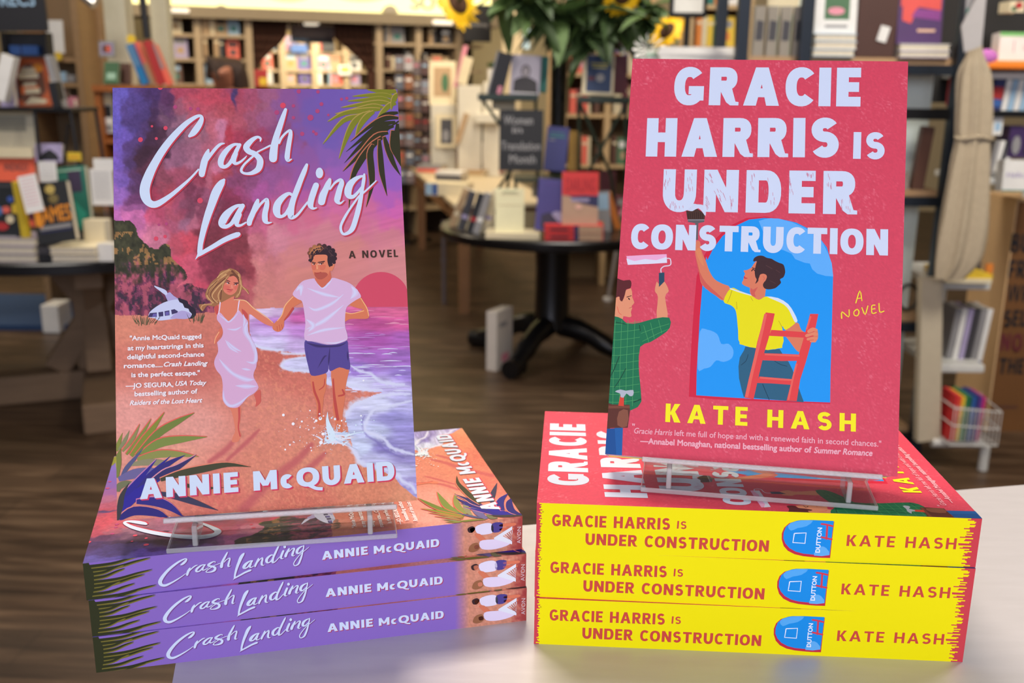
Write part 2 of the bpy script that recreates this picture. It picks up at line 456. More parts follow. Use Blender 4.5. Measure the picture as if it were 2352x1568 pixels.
z1, z2, z4, z5 = (240, 180, 2.904), (240, 680, 2.904), (1380, 110, 2.958), (1380, 560, 2.704)
f1, f2, f3, f4 = (300, 230, 7.84), (480, 230, 7.84), (430, 400, 7.84), (630, 360, 7.84)
f5, f6, f7, f8, f9, f10 = (440, 550, 5.6), (440, 770, 5.6), (255, 480, 7.84), (255, 620, 7.84), (700, 200, 5.6), (255, 920, 5.6)
g1, g2, g3, g4, g5 = (1560, 560, 6.532), (1390, 580, 3.267), (1600, 480, 7.127), (1580, 690, 6.271), (1500, 380, 7.84)
s3, s1 = (160, 960, 2.178), (1200, 920, 2.0417)

CRASH = [
 pp(f1, '1060,640,60 1120,590,110 1190,500,120 1250,400,100 1275,320,70 1245,280,55 1160,305,70 1000,415,95 850,560,112 700,730,125 560,920,135 440,1120,145 340,1320,165') + pp(z1, '272,715,66 272,775,66 295,822,52 345,835,46 430,785,32 510,720,24 575,660,16 625,605,12'),
 pp(f1, '1395,890,40 1372,960,90 1330,1080,120 1300,1200,120 1280,1300,115 1278,1330,105'),
 pp(f1, '1340,1120,50 1430,985,62 1530,860,60 1610,790,52 1680,775,22'),
 pp(f1, '1960,800,50 1860,795,55 1760,860,85 1670,970,105 1620,1080,110 1625,1165,95 1685,1195,70 1760,1150,65 1850,1020,75 1900,900,75 1955,800,62'),
 pp(f1, '1880,960,90 1845,1060,100 1875,1135,60 1960,1110,45 2040,1045,32 2080,1000,14'),
 pp(f2, '912,738,20 918,690,42 865,662,50 785,700,78 700,780,105 662,850,115 710,920,105 805,960,100 885,1030,108 912,1110,118 880,1230,110 780,1300,80 680,1318,52 600,1300,48 572,1250,48 620,1160,42 700,1080,42 780,1010,38'),
 pp(f2, '860,930,35 940,890,30 1090,815,36'),
 pp(f2, '1365,170,55 1320,300,85 1260,480,102 1200,660,112 1165,820,132 1148,960,145 1142,1050,142'),
 pp(f2, '1250,770,40 1290,680,45 1370,590,40 1445,545,52 1455,610,72 1430,760,85 1405,920,90 1395,1030,92 1412,1085,55 1475,1060,22')]
LANDING = [
 pp(f3, '655,95,50 620,140,112 560,230,148 500,350,158 430,550,140 370,720,130 310,920,115 270,1080,102 235,1250,92 222,1390,88 200,1440,50 150,1515,12'),
 pp(f3, '190,1465,30 240,1420,70 330,1365,78 480,1280,85 640,1185,92 780,1120,98 890,1080,98 915,1070,80'),
 pp(f3, '1000,560,60 900,560,62 800,620,95 700,720,138 635,830,145 628,900,125 690,935,75 780,890,70 850,800,85 920,680,92 990,560,82'),
 pp(f3, '930,720,92 885,850,88 895,908,68 960,910,45 1050,860,28'),
 pp(f3, '1262,460,55 1240,530,92 1180,680,98 1120,820,100 1110,880,90'),
 pp(f3, '1210,680,45 1300,545,45 1390,460,50 1430,455,62 1422,560,92 1392,700,100 1395,820,102 1440,868,55 1510,862,18'),
 pp(f3, '1890,380,50 1820,345,62 1720,405,95 1625,520,125 1598,640,135 1625,730,105 1690,755,60 1770,700,62 1850,560,60'),
 pp(f4, '572,140,50 530,250,85 460,420,95 400,580,102 340,740,102 300,880,112 285,1000,122 292,1080,95 360,1075,55 430,1015,46 520,900,40 585,815,34'),
 pp(f4, '740,510,105 700,620,112 655,760,112 640,860,108 682,925,55 750,915,22'),
 pp(f4, '985,410,60 960,480,100 910,590,112 862,700,132 838,810,128'),
 pp(f4, '990,580,35 1080,465,40 1175,415,62 1200,470,90 1165,580,102 1130,720,112 1120,790,100 1172,836,45 1245,785,14'),
 pp(f4, '1595,345,35 1530,358,52 1440,405,85 1350,500,122 1312,620,132 1335,705,105 1410,715,68 1490,640,52 1565,540,40'),
 pp(f4, '1605,315,36 1595,420,62 1570,580,62 1540,760,76 1500,950,92 1460,1100,92 1400,1280,92 1330,1360,68 1240,1390,50 1192,1330,48 1190,1230,48 1260,1080,48 1340,950,40 1430,820,38 1510,710,34 1600,640,34 1720,530,30 1820,432,22')]
IDOT = (630 + 800 / 7.84, 360 + 290 / 7.84, 68 / 7.84, 97 / 7.84)
WHITE = (205, 216, 246)

SEA = [(570, 708), (700, 704), (940, 701), (975, 1160), (952, 1142), (925, 1119), (905, 1094), (870, 1080), (835, 1074), (815, 1047), (805, 1010), (796, 965), (795, 945), (812, 926), (850, 912), (878, 902),
       (813, 896), (797, 887), (750, 884), (745, 865), (700, 853), (662, 850), (642, 839), (655, 826), (700, 818), (700, 812), (646, 805), (600, 800), (575, 792)]
CLIFF = [p[:2] for p in pp(f7, '-40,180 130,186 230,192 330,186 400,240 440,330 500,470 580,550 680,660 760,692 840,690 880,640 950,600 1040,612 1056,700 1070,830 1160,930 1280,1010 1350,1100 1376,1200 1340,1270 1240,1320')] + \
        [p[:2] for p in pp(f8, '1130,400 1200,290 1300,245 1450,220 1510,290 1620,310 1740,340 1900,560 1900,740 1550,765 1100,800 90,795 -40,795')]
def paint_L(X, Y):
    n1 = fbm(X / 26, Y / 26, 5) - .5; n2 = fbm(X / 26 + 90, Y / 26 + 40, 5) - .5; fine = fbm(X / 5, Y / 5, 3) - .5
    S = [r for r in RAWL]
    n3 = fbm(X / 70 + 5, Y / 70, 3) - .5; n4 = fbm(X / 70 + 50, Y / 70 + 9, 3) - .5
    wx, wy = X + n1 * 45 + n3 * 70, Y + n2 * 45 + n4 * 60
    c = idw(wx, wy, S, 4.5)
    sm = np.clip(((680 - X) / 120), 0, 1) * (Y < 700)
    c = c * (1 + (fine * .22 + n1 * .28)[..., None] * sm[..., None]) + 0
    stre = fbm(X / 90 + Y / 300, (Y + .25 * X) / 7, 3) - .5
    c = c * (1 + (stre * .10)[..., None] * ((1 - sm) * (Y > 470))[..., None])
    # sand
    g = fbm(X / 4.5, Y / 4.5, 3) - .5; g2 = fbm(X / 13, Y / 5, 3) - .5
    sand = idw(X, Y, SANDS, 3.0, 1.3) * (1 + (g * .16 + g2 * .10)[..., None])
    fleck = ((fbm(X / 5 + 40, Y / 6 + 9, 2) > .67) & (Y > 760) & (X > 560)) | ((fbm(X / 5 + 40, Y / 5 + 9, 2) > .70) & (Y > 1060))
    sand = np.where(fleck[..., None], sand * .6 + np.array([235, 150, 120]) * .4, sand)
    sy = 706 + 14 * np.clip((600 - X) / 320, 0, 1)
    c = np.where((Y > sy)[..., None], sand, c)
    # cliff
    cl = inpoly(X + n1 * 10, Y + n2 * 10, CLIFF)
    a = fbm(X / 9, Y / 14, 4); b = fbm(X / 12 + 33, Y / 22 + 71, 4); low = np.clip((Y - 600 + (a - .5) * 120) / 50, 0, 1)[..., None]
    green = np.array([62, 60, 42]) * (1 + (a - .5)[..., None] * .9); och = np.array([158, 116, 72])
    green = np.where(((b > .60) & (Y > 530) & (Y < 605))[..., None], och * (.7 + a[..., None] * .5), green)
    plum = np.array([112, 52, 80]) * (1 + (a - .5)[..., None] * .8)
    plum = np.where((b > .55)[..., None], np.array([165, 78, 100]) * (.8 + a[..., None] * .4), plum); plum = np.where((b < .40)[..., None], np.array([62, 42, 60]), plum)
    cc = green * (1 - low) + plum * low
    c = np.where(cl[..., None], cc, c)
    # sea
    se = inpoly(X + n1 * 6, Y + n2 * 4, SEA)
    wv = fbm(X / 40, Y / 5, 4) - .5
    sc = idw(X + n1 * 20, Y + n2 * 10, SEAS, 4.0, 2.0) * (1 + (wv * .42)[..., None])
    fo = np.zeros(X.shape); nz = fbm(X / 7, Y / 5, 3); dk = np.zeros(X.shape)
    for ln, dark in SURF:
        P = catmull(pp(z2, ln), 4)
        for (xa, ya, wa), (xb, yb, wb) in zip(P[:-1], P[1:]):
            dx, dy = xb - xa, yb - ya; tt = np.clip(((X - xa) * dx + (Y - ya) * dy) / (dx * dx + dy * dy + 1e-9), 0, 1)
            d = np.hypot(X - xa - tt * dx, Y - ya - tt * dy) / (wa + (wb - wa) * tt + .3)
            v = np.clip(1.25 - d * (1.1 + 2.2 * (nz - .35)), 0, 1)
            if dark: dk = np.maximum(dk, v)
            else: fo = np.maximum(fo, v)
    c = np.where(se[..., None], sc, c)
    c = c * (1 - .55 * dk[..., None]) + np.array([118, 104, 178]) * .55 * dk[..., None]
    c = c * (1 - .92 * fo[..., None]) + np.array([212, 212, 244]) * .92 * fo[..., None]
    for ln in SHADE:
        P = catmull(pp(z2, ln), 4); sh = np.zeros(X.shape)
        for (xa, ya, wa), (xb, yb, wb) in zip(P[:-1], P[1:]):
            dx, dy = xb - xa, yb - ya; tt = np.clip(((X - xa) * dx + (Y - ya) * dy) / (dx * dx + dy * dy + 1e-9), 0, 1)
            sh = np.maximum(sh, np.clip(1.4 - np.hypot(X - xa - tt * dx, Y - ya - tt * dy) / ((wa + (wb - wa) * tt) * .5) * (.8 + .6 * nz), 0, 1))
        c = c * (1 - .75 * sh[..., None]) + np.array([186, 86, 94]) * .75 * sh[..., None]
    return c
SURF = [(q, 0) for q in ('1000,320,12 1060,345,18 1130,355,20 1180,355,14', '1180,362,8 1190,378,14 1260,382,16 1340,382,14', '1335,405,10 1250,415,14 1190,440,22 1185,470,22 1250,488,18 1360,500,14', '1480,560,30 1530,580,34 1640,590,26 1700,605,20 1740,625,22 1850,628,12',
    '1640,460,6 1700,500,16 1780,520,14 1820,560,22 1900,585,20 2000,590,10', '1640,505,6 1560,530,14 1500,545,10', '2040,655,10 1880,660,20 1760,690,30 1660,730,40 1610,800,30', '2050,700,8 1900,735,18 1800,760,16 1750,830,18 1740,900,20 1800,925,22 1870,960,22 1910,1010,20 1990,1040,18 2060,1060,12',
    '1620,980,20 1680,1060,30 1700,1110,34 1760,1130,26 1830,1150,18 1900,1170,16 1960,1200,22 1990,1240,20 2050,1270,22 2080,1320,14')] + [('1735,800,6 1718,850,10 1750,930,14 1820,975,14 1880,1035,12 2000,1085,8', 1)]
SHADE = ['850,975,40 800,1030,46 700,1100,34', '1030,890,20 960,960,36 820,1090,26', '1380,990,40 1300,1080,60 1150,1200,70 1040,1300,76 930,1420,76', '1470,1050,30 1420,1100,50 1300,1200,44']
RAWL = []
for ln in '''215|265 110 95 190|300 90 70 140|340 75 50 100|380 92 52 92|420 172 70 95|470 192 75 95|515 188 72 95|532 78 58 108|550 170 72 98|580 168 80 110|620 160 92 130|660 140 85 150|700 125 85 165|760 115 88 175|850 115 95 185
240|265 108 92 188|300 86 66 130|340 74 49 92|380 98 62 100|420 160 88 112|460 188 82 102|500 188 82 98|560 180 82 105|600 160 92 122|640 142 88 145
270|265 105 90 185|300 80 60 118|340 72 46 82|380 115 78 106|420 150 100 125|460 186 92 112|500 186 86 102|540 184 88 108|580 160 85 115|620 154 88 130|660 132 86 150|720 115 88 170
310|268 115 90 185|300 85 60 115|340 68 42 65|375 75 45 65|400 120 85 110|440 155 100 125|470 190 100 120|500 200 122 156|530 175 60 80|560 165 62 88|600 155 65 100|640 140 75 120|700 125 88 168|760 115 90 175|850 118 96 186
360|268 120 90 185|300 80 55 100|340 65 38 55|370 75 45 65|400 150 95 125|440 170 105 135|480 185 100 125|510 200 120 155|540 170 60 85|580 160 62 95|620 155 80 130|680 140 88 160|760 135 92 172|860 140 95 185
410|268 130 95 185|300 90 55 95|340 85 45 65|380 140 70 90|420 165 80 105|450 150 65 90|480 190 100 125|510 180 75 90|540 140 70 110|580 140 75 120|620 150 85 145|700 150 88 160|800 155 95 180|900 150 95 190
450|268 155 105 190|310 110 60 105|350 160 60 85|390 185 75 95|420 165 75 105|450 120 55 80|480 150 80 110|520 140 55 85|560 150 65 110|600 168 85 150|680 178 90 160|760 190 95 160|880 180 95 180
480|262 180 110 190|310 150 85 140|350 180 75 105|400 180 85 110|440 130 70 95|480 130 65 90|520 128 52 78|560 165 75 115|620 195 98 140|700 200 102 145|800 205 105 155|900 205 98 172
500|268 198 110 182|310 202 110 168|350 195 85 120|390 180 90 120|430 160 100 130|460 180 100 125|500 130 50 70|540 140 60 80|570 192 98 130|620 206 102 138|700 206 106 138|800 206 110 145|900 208 104 155
550|300 212 120 165|350 208 120 150|390 190 80 100|430 200 75 95|470 120 50 65|510 120 50 65|550 130 55 68|580 198 112 128|650 206 128 148|750 206 126 143|880 208 125 143
600|350 212 135 155|400 205 75 105|440 200 85 110|480 130 50 70|520 125 52 68|560 150 62 75|590 202 122 125|680 208 128 130|780 210 130 130|900 212 135 140
650|420 205 100 120|460 200 75 100|500 150 60 80|560 187 92 102|600 206 126 124|700 210 130 125|900 212 135 138
700|480 190 90 110|600 208 130 122|900 216 140 133'''.split('\n'):
    y, *r = ln.split('|')
    for t in r:
        a = [float(q) for q in t.split()]; RAWL.append([a[0], float(y)] + a[1:])
SANDS = [[300, 745, 215, 132, 112], [400, 770, 205, 118, 104], [300, 830, 206, 118, 106], [450, 840, 196, 105, 98], [620, 830, 196, 102, 92], [700, 870, 205, 112, 100], [560, 900, 214, 130, 118], [300, 950, 226, 152, 146], [450, 970, 222, 150, 142],
         [650, 950, 212, 130, 115], [400, 1050, 226, 152, 136], [600, 1080, 212, 128, 110], [750, 1050, 213, 134, 114], [500, 1130, 208, 108, 98], [700, 1150, 205, 110, 95], [850, 1120, 211, 128, 102], [940, 1160, 216, 142, 112]]
SEAS = [[600, 715, 216, 192, 228], [650, 712, 212, 180, 225], [620, 740, 182, 122, 198], [620, 760, 198, 165, 225], [620, 785, 206, 192, 236], [690, 725, 192, 92, 162], [700, 760, 182, 125, 198], [700, 790, 202, 172, 228], [860, 715, 216, 98, 150],
        [920, 712, 216, 102, 150], [860, 740, 192, 82, 150], [930, 740, 202, 88, 150], [860, 780, 166, 82, 166], [930, 780, 166, 92, 176], [850, 820, 162, 102, 188], [930, 820, 160, 106, 192], [820, 850, 152, 118, 202], [930, 860, 150, 122, 202],
        [900, 885, 188, 175, 228], [820, 880, 208, 205, 242], [700, 835, 205, 200, 240], [930, 920, 182, 175, 228], [870, 930, 208, 208, 242], [900, 960, 150, 142, 206], [950, 990, 150, 140, 206], [850, 990, 192, 195, 234], [830, 1030, 198, 204, 238],
        [880, 1030, 140, 130, 196], [940, 1050, 152, 140, 202], [860, 1060, 188, 185, 228], [920, 1090, 192, 188, 232], [945, 1110, 168, 155, 216]]

def script_words(a, white, red, off=(2.7, 2.3)):
    for P in CRASH + LANDING: a.stroke(P, red, 5, off=off, grow=.5)
    x, y, rx, ry = IDOT; a.dot(x + off[0], y + off[1], rx + .6, red, ry + .6)
    a.up()
    for P in CRASH + LANDING: a.stroke(P, white, 5)
    a.dot(x, y, rx, white, ry); a.up()

def soft(a, pts, col, mid=None):
    """brush highlight that thins out at both ends"""
    n = len(pts)
    if mid: a.stroke([[p[0], p[1], p[2] * (1.7 if 0 < i < n - 1 else .2)] for i, p in enumerate(pts)], mid, 5, cap=False)
    a.stroke([[p[0], p[1], p[2] * (.75 if 0 < i < n - 1 else .08)] for i, p in enumerate(pts)], col, 5, cap=False)
def leaf(a, pts, w, col, hl=None, side=1):
    """tapering leaflet along pts (sheet px); w = greatest width"""
    n = len(pts); P = [[p[0], p[1], w * math.sin(math.pi * (.16 + .84 * i / (n - 1))) if i < n - 1 else .6] for i, p in enumerate(pts)]
    if hl:
        a.stroke([[x - side * 1.2, y - 1.6, q * 1.08] for x, y, q in P], hl, 4, cap=False); a.z += .1
    a.stroke(P, col, 4, cap=False); a.z += .1

def art_L():
    a = Art(HL, place_cover, BW, BL, KF)
    paint_grid(a, 330, 497, paint_L)
    # setting sun
    cx, cy, r = 874, 690, 66
    a.uv_poly(hmap(HL, [[cx + r * math.cos(t), min(704.5, cy + r * math.sin(t))] for t in np.linspace(0, 2 * math.pi, 48, endpoint=False)]), (208, 74, 102)); a.up()
    # surf lines
    foam = (212, 212, 244); rng = random.Random(5)
    for k in range(46):
        y = rng.uniform(710, 900); x = rng.uniform(790, 935) if y > 740 or rng.random() < .6 else rng.uniform(590, 700)
        if x < 700: y = rng.uniform(708, 800)
        l = rng.uniform(15, 60); pts = [[x - l / 2, y + 1, .5], [x, y, rng.uniform(1, 2.4)], [x + l / 2, y + 1, .5]]
        if min(p[0] for p in pts) < 590: continue
        cmix = (228, 150, 185) if y < 745 else ((190, 140, 210) if y < 800 else foam)
        a.stroke(pts, cmix, 3, cap=False)
    a.up()
    a.up()
    # wrecked light aircraft
    W = (198, 200, 238); Q = (172, 158, 212); D = (62, 52, 100); B = (40, 30, 48)
    a.poly(pp(f8, '1200,490 1260,500 1370,540 1390,590 1450,640 1500,680 1530,760 1500,830 1400,860 1300,700'), B, 2); a.z += .4
    a.poly(pp(f8, '960,410 1060,380 1130,450 1210,500 1200,560 1020,540'), Q, 0); a.poly(pp(f8, '780,262 830,280 960,330 1010,380 1000,430 960,420 870,350 790,290'), W, 2); a.z += .4
    a.poly(pp(f8, '690,750 760,680 880,600 1010,545 1190,510 1230,560 1290,590 1320,660 1390,680 1410,730 1450,770 1440,810 1380,830 1330,860 1200,855 1000,880 850,890 790,850 680,830'), W, 2); a.z += .4
    a.poly(pp(f8, '1210,730 1330,720 1440,780 1420,840 1330,866 1180,858 1060,850'), Q, 2); a.z += .4
    for s in ('700,755 825,745 825,825 665,828', '852,742 938,730 942,812 862,822', '962,722 1048,708 1055,795 970,808', '1080,700 1140,686 1205,725 1190,752 1095,782'): a.poly(pp(f8, s), D, 0)
    a.z += .4
    a.poly(pp(f8, '760,768 820,762 820,820 740,822'), (104, 92, 168), 0); a.poly(pp(f8, '975,740 1040,728 1045,788 985,800'), (104, 92, 168), 0); a.up(.6)
    for bx, by, n, sp in ((600, 990, 26, 260), (1540, 950, 16, 150)):
        for k in range(n):
            x = bx + rng.uniform(-sp, sp) * .9; t = (x - bx) * .35
            a.stroke(pp(f8, f'{x - t * .5},{by - rng.uniform(0, 60)},9 {x + t * .1},{by - 90},11 {x + t},{by - rng.uniform(130, 210)},3'), rng.choice([(70, 78, 52), (92, 92, 62), (56, 62, 44)]), 3, cap=False)
    a.up()
    # the palm crowns
    YG, YH = (126, 126, 40), (172, 146, 78)
    for s, w in (('1160,150 1050,95 900,55 790,40', 44), ('1165,180 1040,110 820,110 600,125', 50), ('1150,210 980,150 760,170 540,185', 50), ('1100,220 940,200 700,230 455,268', 56), ('1000,265 860,250 600,310 380,350', 60), ('960,290 800,300 500,340 285,448', 62),
                 ('840,320 700,380 480,440 225,735', 66), ('760,340 640,440 540,620 432,925', 72), ('880,320 790,380 700,500 640,660', 70), ('1165,60 1100,60 1000,45 860,35', 60), ('1160,215 1080,240 980,340 900,460', 60), ('1190,90 1150,130 1120,200 1100,300', 60)):
        leaf(a, pp(f9, s), w / 5.6, YG, YH if w > 55 else (150, 140, 60))
    DG, OH = (52, 50, 32), (190, 108, 84)
    a.stroke(pp(f9, '1195,440,20 1080,520,22 960,660,22 860,760,14'), DG, 4); a.z += .4
    for s, w, hl in (('1185,330 1060,350 950,400 760,560', 66, None), ('1190,400 1040,400 860,480 575,705', 66, 1), ('1150,450 960,490 780,620 520,830', 72, None), ('1130,500 960,560 740,720 498,975', 76, None), ('1060,590 900,640 700,860 480,1085', 70, 1),
                     ('980,650 850,760 700,960 600,1190 560,1560', 84, 1), ('870,740 830,860 850,1100 850,1280 782,1545', 84, 1), ('950,680 960,860 980,1080 1010,1230 1050,1400', 72, 1), ('1010,640 1060,800 1130,980 1222,1140', 74, 1), ('1120,560 1130,760 1190,900 1225,1020', 90, 1),
                     ('1180,470 1170,650 1195,760 1215,900', 80, None)):
        leaf(a, pp(f9, s), w / 5.6, DG, OH if hl else None)
    a.up()
    # splashes of paint over the sky
    for x, y, r, c in ((322.8, 319.5, 5.6, 0), (380, 293, 4.8, 0), (359, 317, 3.4, 0), (349, 289, 2.8, 0), (402, 245, 4.6, 1), (368, 200, 6, 0), (437, 249, 4, 1), (454, 250, 4.5, 1), (459, 459, 6.5, 0), (358.5, 545.8, 5.2, 0), (379, 541, 4, 0), (365, 514, 3, 1), (382, 512, 3.6, 1),
                       (648, 242, 6.5, 0), (634, 258, 5.5, 1), (672, 243, 4, 1), (672, 270, 4, 1), (711, 270, 7, 1), (727, 255, 5, 1), (736, 239, 4.5, 1), (728, 211, 4, 1), (692, 307, 5, 1), (718, 302, 3.5, 1), (724, 307, 4, 1), (684, 210, 5, 1), (782, 228, 3.6, 1), (794, 226, 3.6, 1), (752, 264, 3, 1)):
        a.dot(x, y, r, (216, 72, 100) if c == 0 else (176, 70, 122))
    a.up()
    # ---- girl
    SK, SKs, HRc, HRl, HRd = (218, 122, 100), (196, 78, 78), (158, 104, 72), (206, 156, 110), (112, 66, 50)
    a.poly(pp(f6, '500,920 630,905 628,1060 615,1200 640,1270 625,1320 590,1365 520,1365 530,1300 560,1220 540,1080 515,980'), SK, 3); a.poly(pp(f6, '805,750 880,690 892,800 885,860 820,915 830,850 812,790'), (204, 92, 84), 3); a.z += .4
    a.stroke(pp(f6, '610,930,30 612,1060,24 600,1180,16 625,1290,20'), SKs, 4); a.z += .4
    a.stroke(pp(f5, '380,1150,55 360,1200,60 320,1260,40 300,1320,26'), (214, 110, 90), 4); a.stroke(pp(f5, '350,1180,10 305,1260,10 292,1325,8'), (240, 172, 130), 4)
    a.poly(pp(f5, '420,690 540,700 545,770 620,770 690,780 760,850 860,930 960,1000 1050,1060 1040,1110 940,1080 830,1010 740,950 720,1040 600,1000 470,1050 330,1000 290,900 300,840 370,790 430,770'), SK, 3); a.z += .4
    a.poly(pp(f5, '640,880 720,950 715,1030 665,980'), SKs, 2); a.poly(pp(f5, '290,860 330,820 345,900 325,960 300,920'), SKs, 2); a.stroke(pp(f5, '545,765,10 620,768,12 700,785,12 800,880,12 960,990,10 1040,1060,8'), (242, 184, 138), 4); a.z += .4
    # back hair
    a.poly(pp(f5, '500,360 440,380 370,400 330,470 250,540 190,640 175,720 230,780 250,830 110,820 95,850 140,910 200,840 290,850 380,800 420,780 540,720 570,750 620,720 640,640 700,650 735,700 720,640 640,590 640,500 600,410'), HRc, 4); a.z += .4
    for s in ('440,440,20 300,540,16 220,640,16 200,720,14 270,800,14', '420,520,18 320,620,18 260,720,14 330,800,12', '400,600,16 340,700,14 360,790,12', '600,440,16 630,560,14 620,660,14 580,730,10', '620,560,14 690,640,10 730,690,8', '250,820,18 150,830,12 120,870,10 140,900,8', '480,380,16 380,430,16 330,480,14'):
        a.stroke(pp(f5, s), HRl, 4)
    for s in ('500,385,12 410,420,14 350,500,12 240,580,10 195,660,8', '470,400,10 380,470,12 290,590,12 235,700,10 290,790,8', '560,390,12 620,450,14 610,540,12 640,600,8', '350,760,12 240,820,14 160,820,10', '590,690,10 560,740,8', '300,560,8 190,700,8 215,770,8', '640,520,6 650,590,6 720,640,5'): a.stroke(pp(f5, s), (186, 134, 92), 4)
    for s in ('430,490,12 300,600,14 240,700,12 300,800,10', '380,640,14 370,760,14', '520,400,30 560,440,20 600,480,14', '330,520,8 230,620,10 200,700,8'): a.stroke(pp(f5, s), HRd, 4)
    a.z += .4
    a.poly(pp(f5, '500,455 560,460 600,540 592,600 570,660 520,700 470,700 415,660 398,600 430,540 465,490'), (222, 122, 104), 4); a.z += .3
    a.poly(pp(f5, '402,585 440,578 490,600 470,630 420,635'), (217, 106, 94), 3); a.poly(pp(f5, '545,598 588,585 575,630 550,632'), (217, 106, 94), 3); a.z += .3
    for s, c in (('445,515,14 490,530,10', (88, 44, 50)), ('540,548,10 598,548,9', (88, 44, 50)), ('428,540,7 455,538,12 488,556,7', (60, 34, 42)), ('458,552,16 466,553,16', (236, 222, 226)), ('466,550,15 472,553,15', (60, 34, 42)), ('538,572,6 565,558,12 600,556,6', (60, 34, 42)), ('560,572,13 566,572,13', (236, 222, 226)), ('568,571,13 574,571,13', (60, 34, 42)), ('445,632,5 475,636,14 505,640,14 532,634,5', (176, 52, 66)), ('450,652,4 485,664,12 520,652,4', (204, 78, 82)), ('512,575,6 518,610,9', (238, 158, 140)), ('490,455,26 540,445,30 585,480,22 605,540,12', HRd), ('480,450,22 430,520,22 395,600,18 400,700,14', HRc), ('470,460,8 410,540,8 385,640,7', HRl)):
        a.stroke(pp(f5, s), c, 4)
    a.up(.6)
    DW, DP = (206, 200, 240), (212, 166, 208)
    a.poly(pp(f5, '330,950 365,930 420,990 475,1040 540,980 600,900 650,960 720,1040 718,1120 715,1180 770,1280 810,1380 840,1500 845,1568') + pp(f6, '840,300 830,400 800,470 800,540 860,660 800,740 720,790 660,860 590,920 500,920 430,870 395,780 400,640 380,520 320,440 290,360 300,290 340,200 330,100') + pp(f5, '330,1310 390,1240 400,1160 370,1080 325,1020'), DP, 3); a.z += .4
    for s in ('365,800,14 358,870,14 345,950,12', '610,780,14 600,840,14 590,920,12'): a.stroke(pp(f5, s), (228, 206, 240), 3)
    for s in ('350,960,16 420,1010,14 475,1050,14 540,1000,14 600,930,16', '720,1050,20 690,1120,40 700,1200,40 760,1300,30 800,1400,26 830,1560,20', '430,1280,14 500,1380,26 600,1450,26', '660,950,14 680,1040,24 660,1110,40', '450,1140,10 560,1150,20 640,1110,22'): soft(a, pp(f5, s), DW, (208, 182, 224))
    for s in ('350,290,12 430,390,26 540,490,30 700,560,40 800,560,34', '780,60,20 820,200,24 810,340,30 700,330,20', '450,60,16 540,150,26 640,200,20', '560,640,20 700,650,40 840,650,26', '410,700,14 420,820,22 500,900,26 620,860,20 760,740,18', '640,420,16 700,430,22 760,440,26'): soft(a, pp(f6, s), DW, (208, 182, 224))
    a.up(.6)
    # ---- boy
    MS, MSs, MH = (214, 118, 88), (188, 72, 68), (52, 34, 44)
    a.poly(pp(f6, '1535,510 1720,480 1730,600 1725,700 1700,780 1690,900 1680,1000 1720,1100 1690,1150 1630,1150 1600,1100 1610,980 1600,860 1550,700'), MS, 3)
    a.poly(pp(f6, '1790,430 1900,405 2020,430 2000,560 1975,700 1970,830 1945,1000 1935,1200 1980,1360 1850,1365 1850,1200 1845,1080 1815,950 1820,780'), MS, 3); a.z += .4
    for s in ('1560,600,20 1580,720,30 1640,880,30 1640,1040,40', '1820,560,18 1830,740,30 1850,900,40 1880,1080,40', '1940,700,20 1960,760,26 1890,780,20', '1640,700,12 1700,650,14 1710,560,10'): a.stroke(pp(f6, s), MSs, 4)
    a.poly(pp(f5, '1300,720 1410,790 1380,820 1300,870 1260,960 1190,1040 1185,1110 1150,1165 1100,1180 1045,1150 1040,1100 1090,1040 1150,980 1190,860 1250,790'), MS, 3)
    a.poly(pp(f5, '2160,740 2220,830 2260,900 2280,980 2260,1015 2180,1020 2040,1020 1960,1060 1890,1080 1850,1050 1850,960 1960,930 2050,950 2200,900 2130,880 2030,830'), MS, 3); a.z += .4
    for s, c in (('1300,880,30 1240,970,26 1190,1030,16', MSs), ('1300,730,10 1200,840,12 1160,960,10 1100,1040,8', (244, 180, 128)), ('2170,750,10 2250,880,12 2275,980,10', (244, 180, 128)), ('1860,945,10 1960,935,12 2060,950,10 2210,915,10', (244, 180, 128)), ('1095,1110,6 1100,1165,6', MSs), ('1125,1090,6 1135,1160,6', MSs), ('1155,1085,6 1165,1140,6', MSs),
                 ('1870,1000,6 1885,1060,8', MSs), ('1905,980,5 1910,1060,7', (240, 170, 130))): a.stroke(pp(f5, s), c, 4)
    a.poly(pp(f6, '1460,60 1560,80 1740,120 1900,105 1995,65 2010,160 2025,300 2030,440 1900,410 1780,460 1760,370 1750,460 1680,500 1540,515 1500,400 1470,280 1450,160'), (84, 68, 146), 3); a.z += .4
    for s in ('1470,90,20 1600,130,26 1740,140,20 1900,130,16 1990,90,14', '1775,150,16 1765,300,16 1760,380,14', '1480,200,14 1500,320,20', '1620,420,8 1700,280,16 1740,260,8', '2000,200,12 2006,270,14 2010,330,14'): soft(a, pp(f6, s), (56, 42, 98), (70, 55, 122))
    a.poly(pp(f5, '1590,500 1480,510 1410,540 1340,620 1295,700 1360,760 1415,790 1440,900 1460,1080 1450,1280 1600,1310 1740,1345 1900,1330 1995,1290 2000,1220 1970,1100 1980,900 2030,830 2120,770 2175,730 2120,640 2030,560 1900,510 1800,490 1740,560 1680,620 1620,580'), (214, 176, 218), 3); a.z += .4
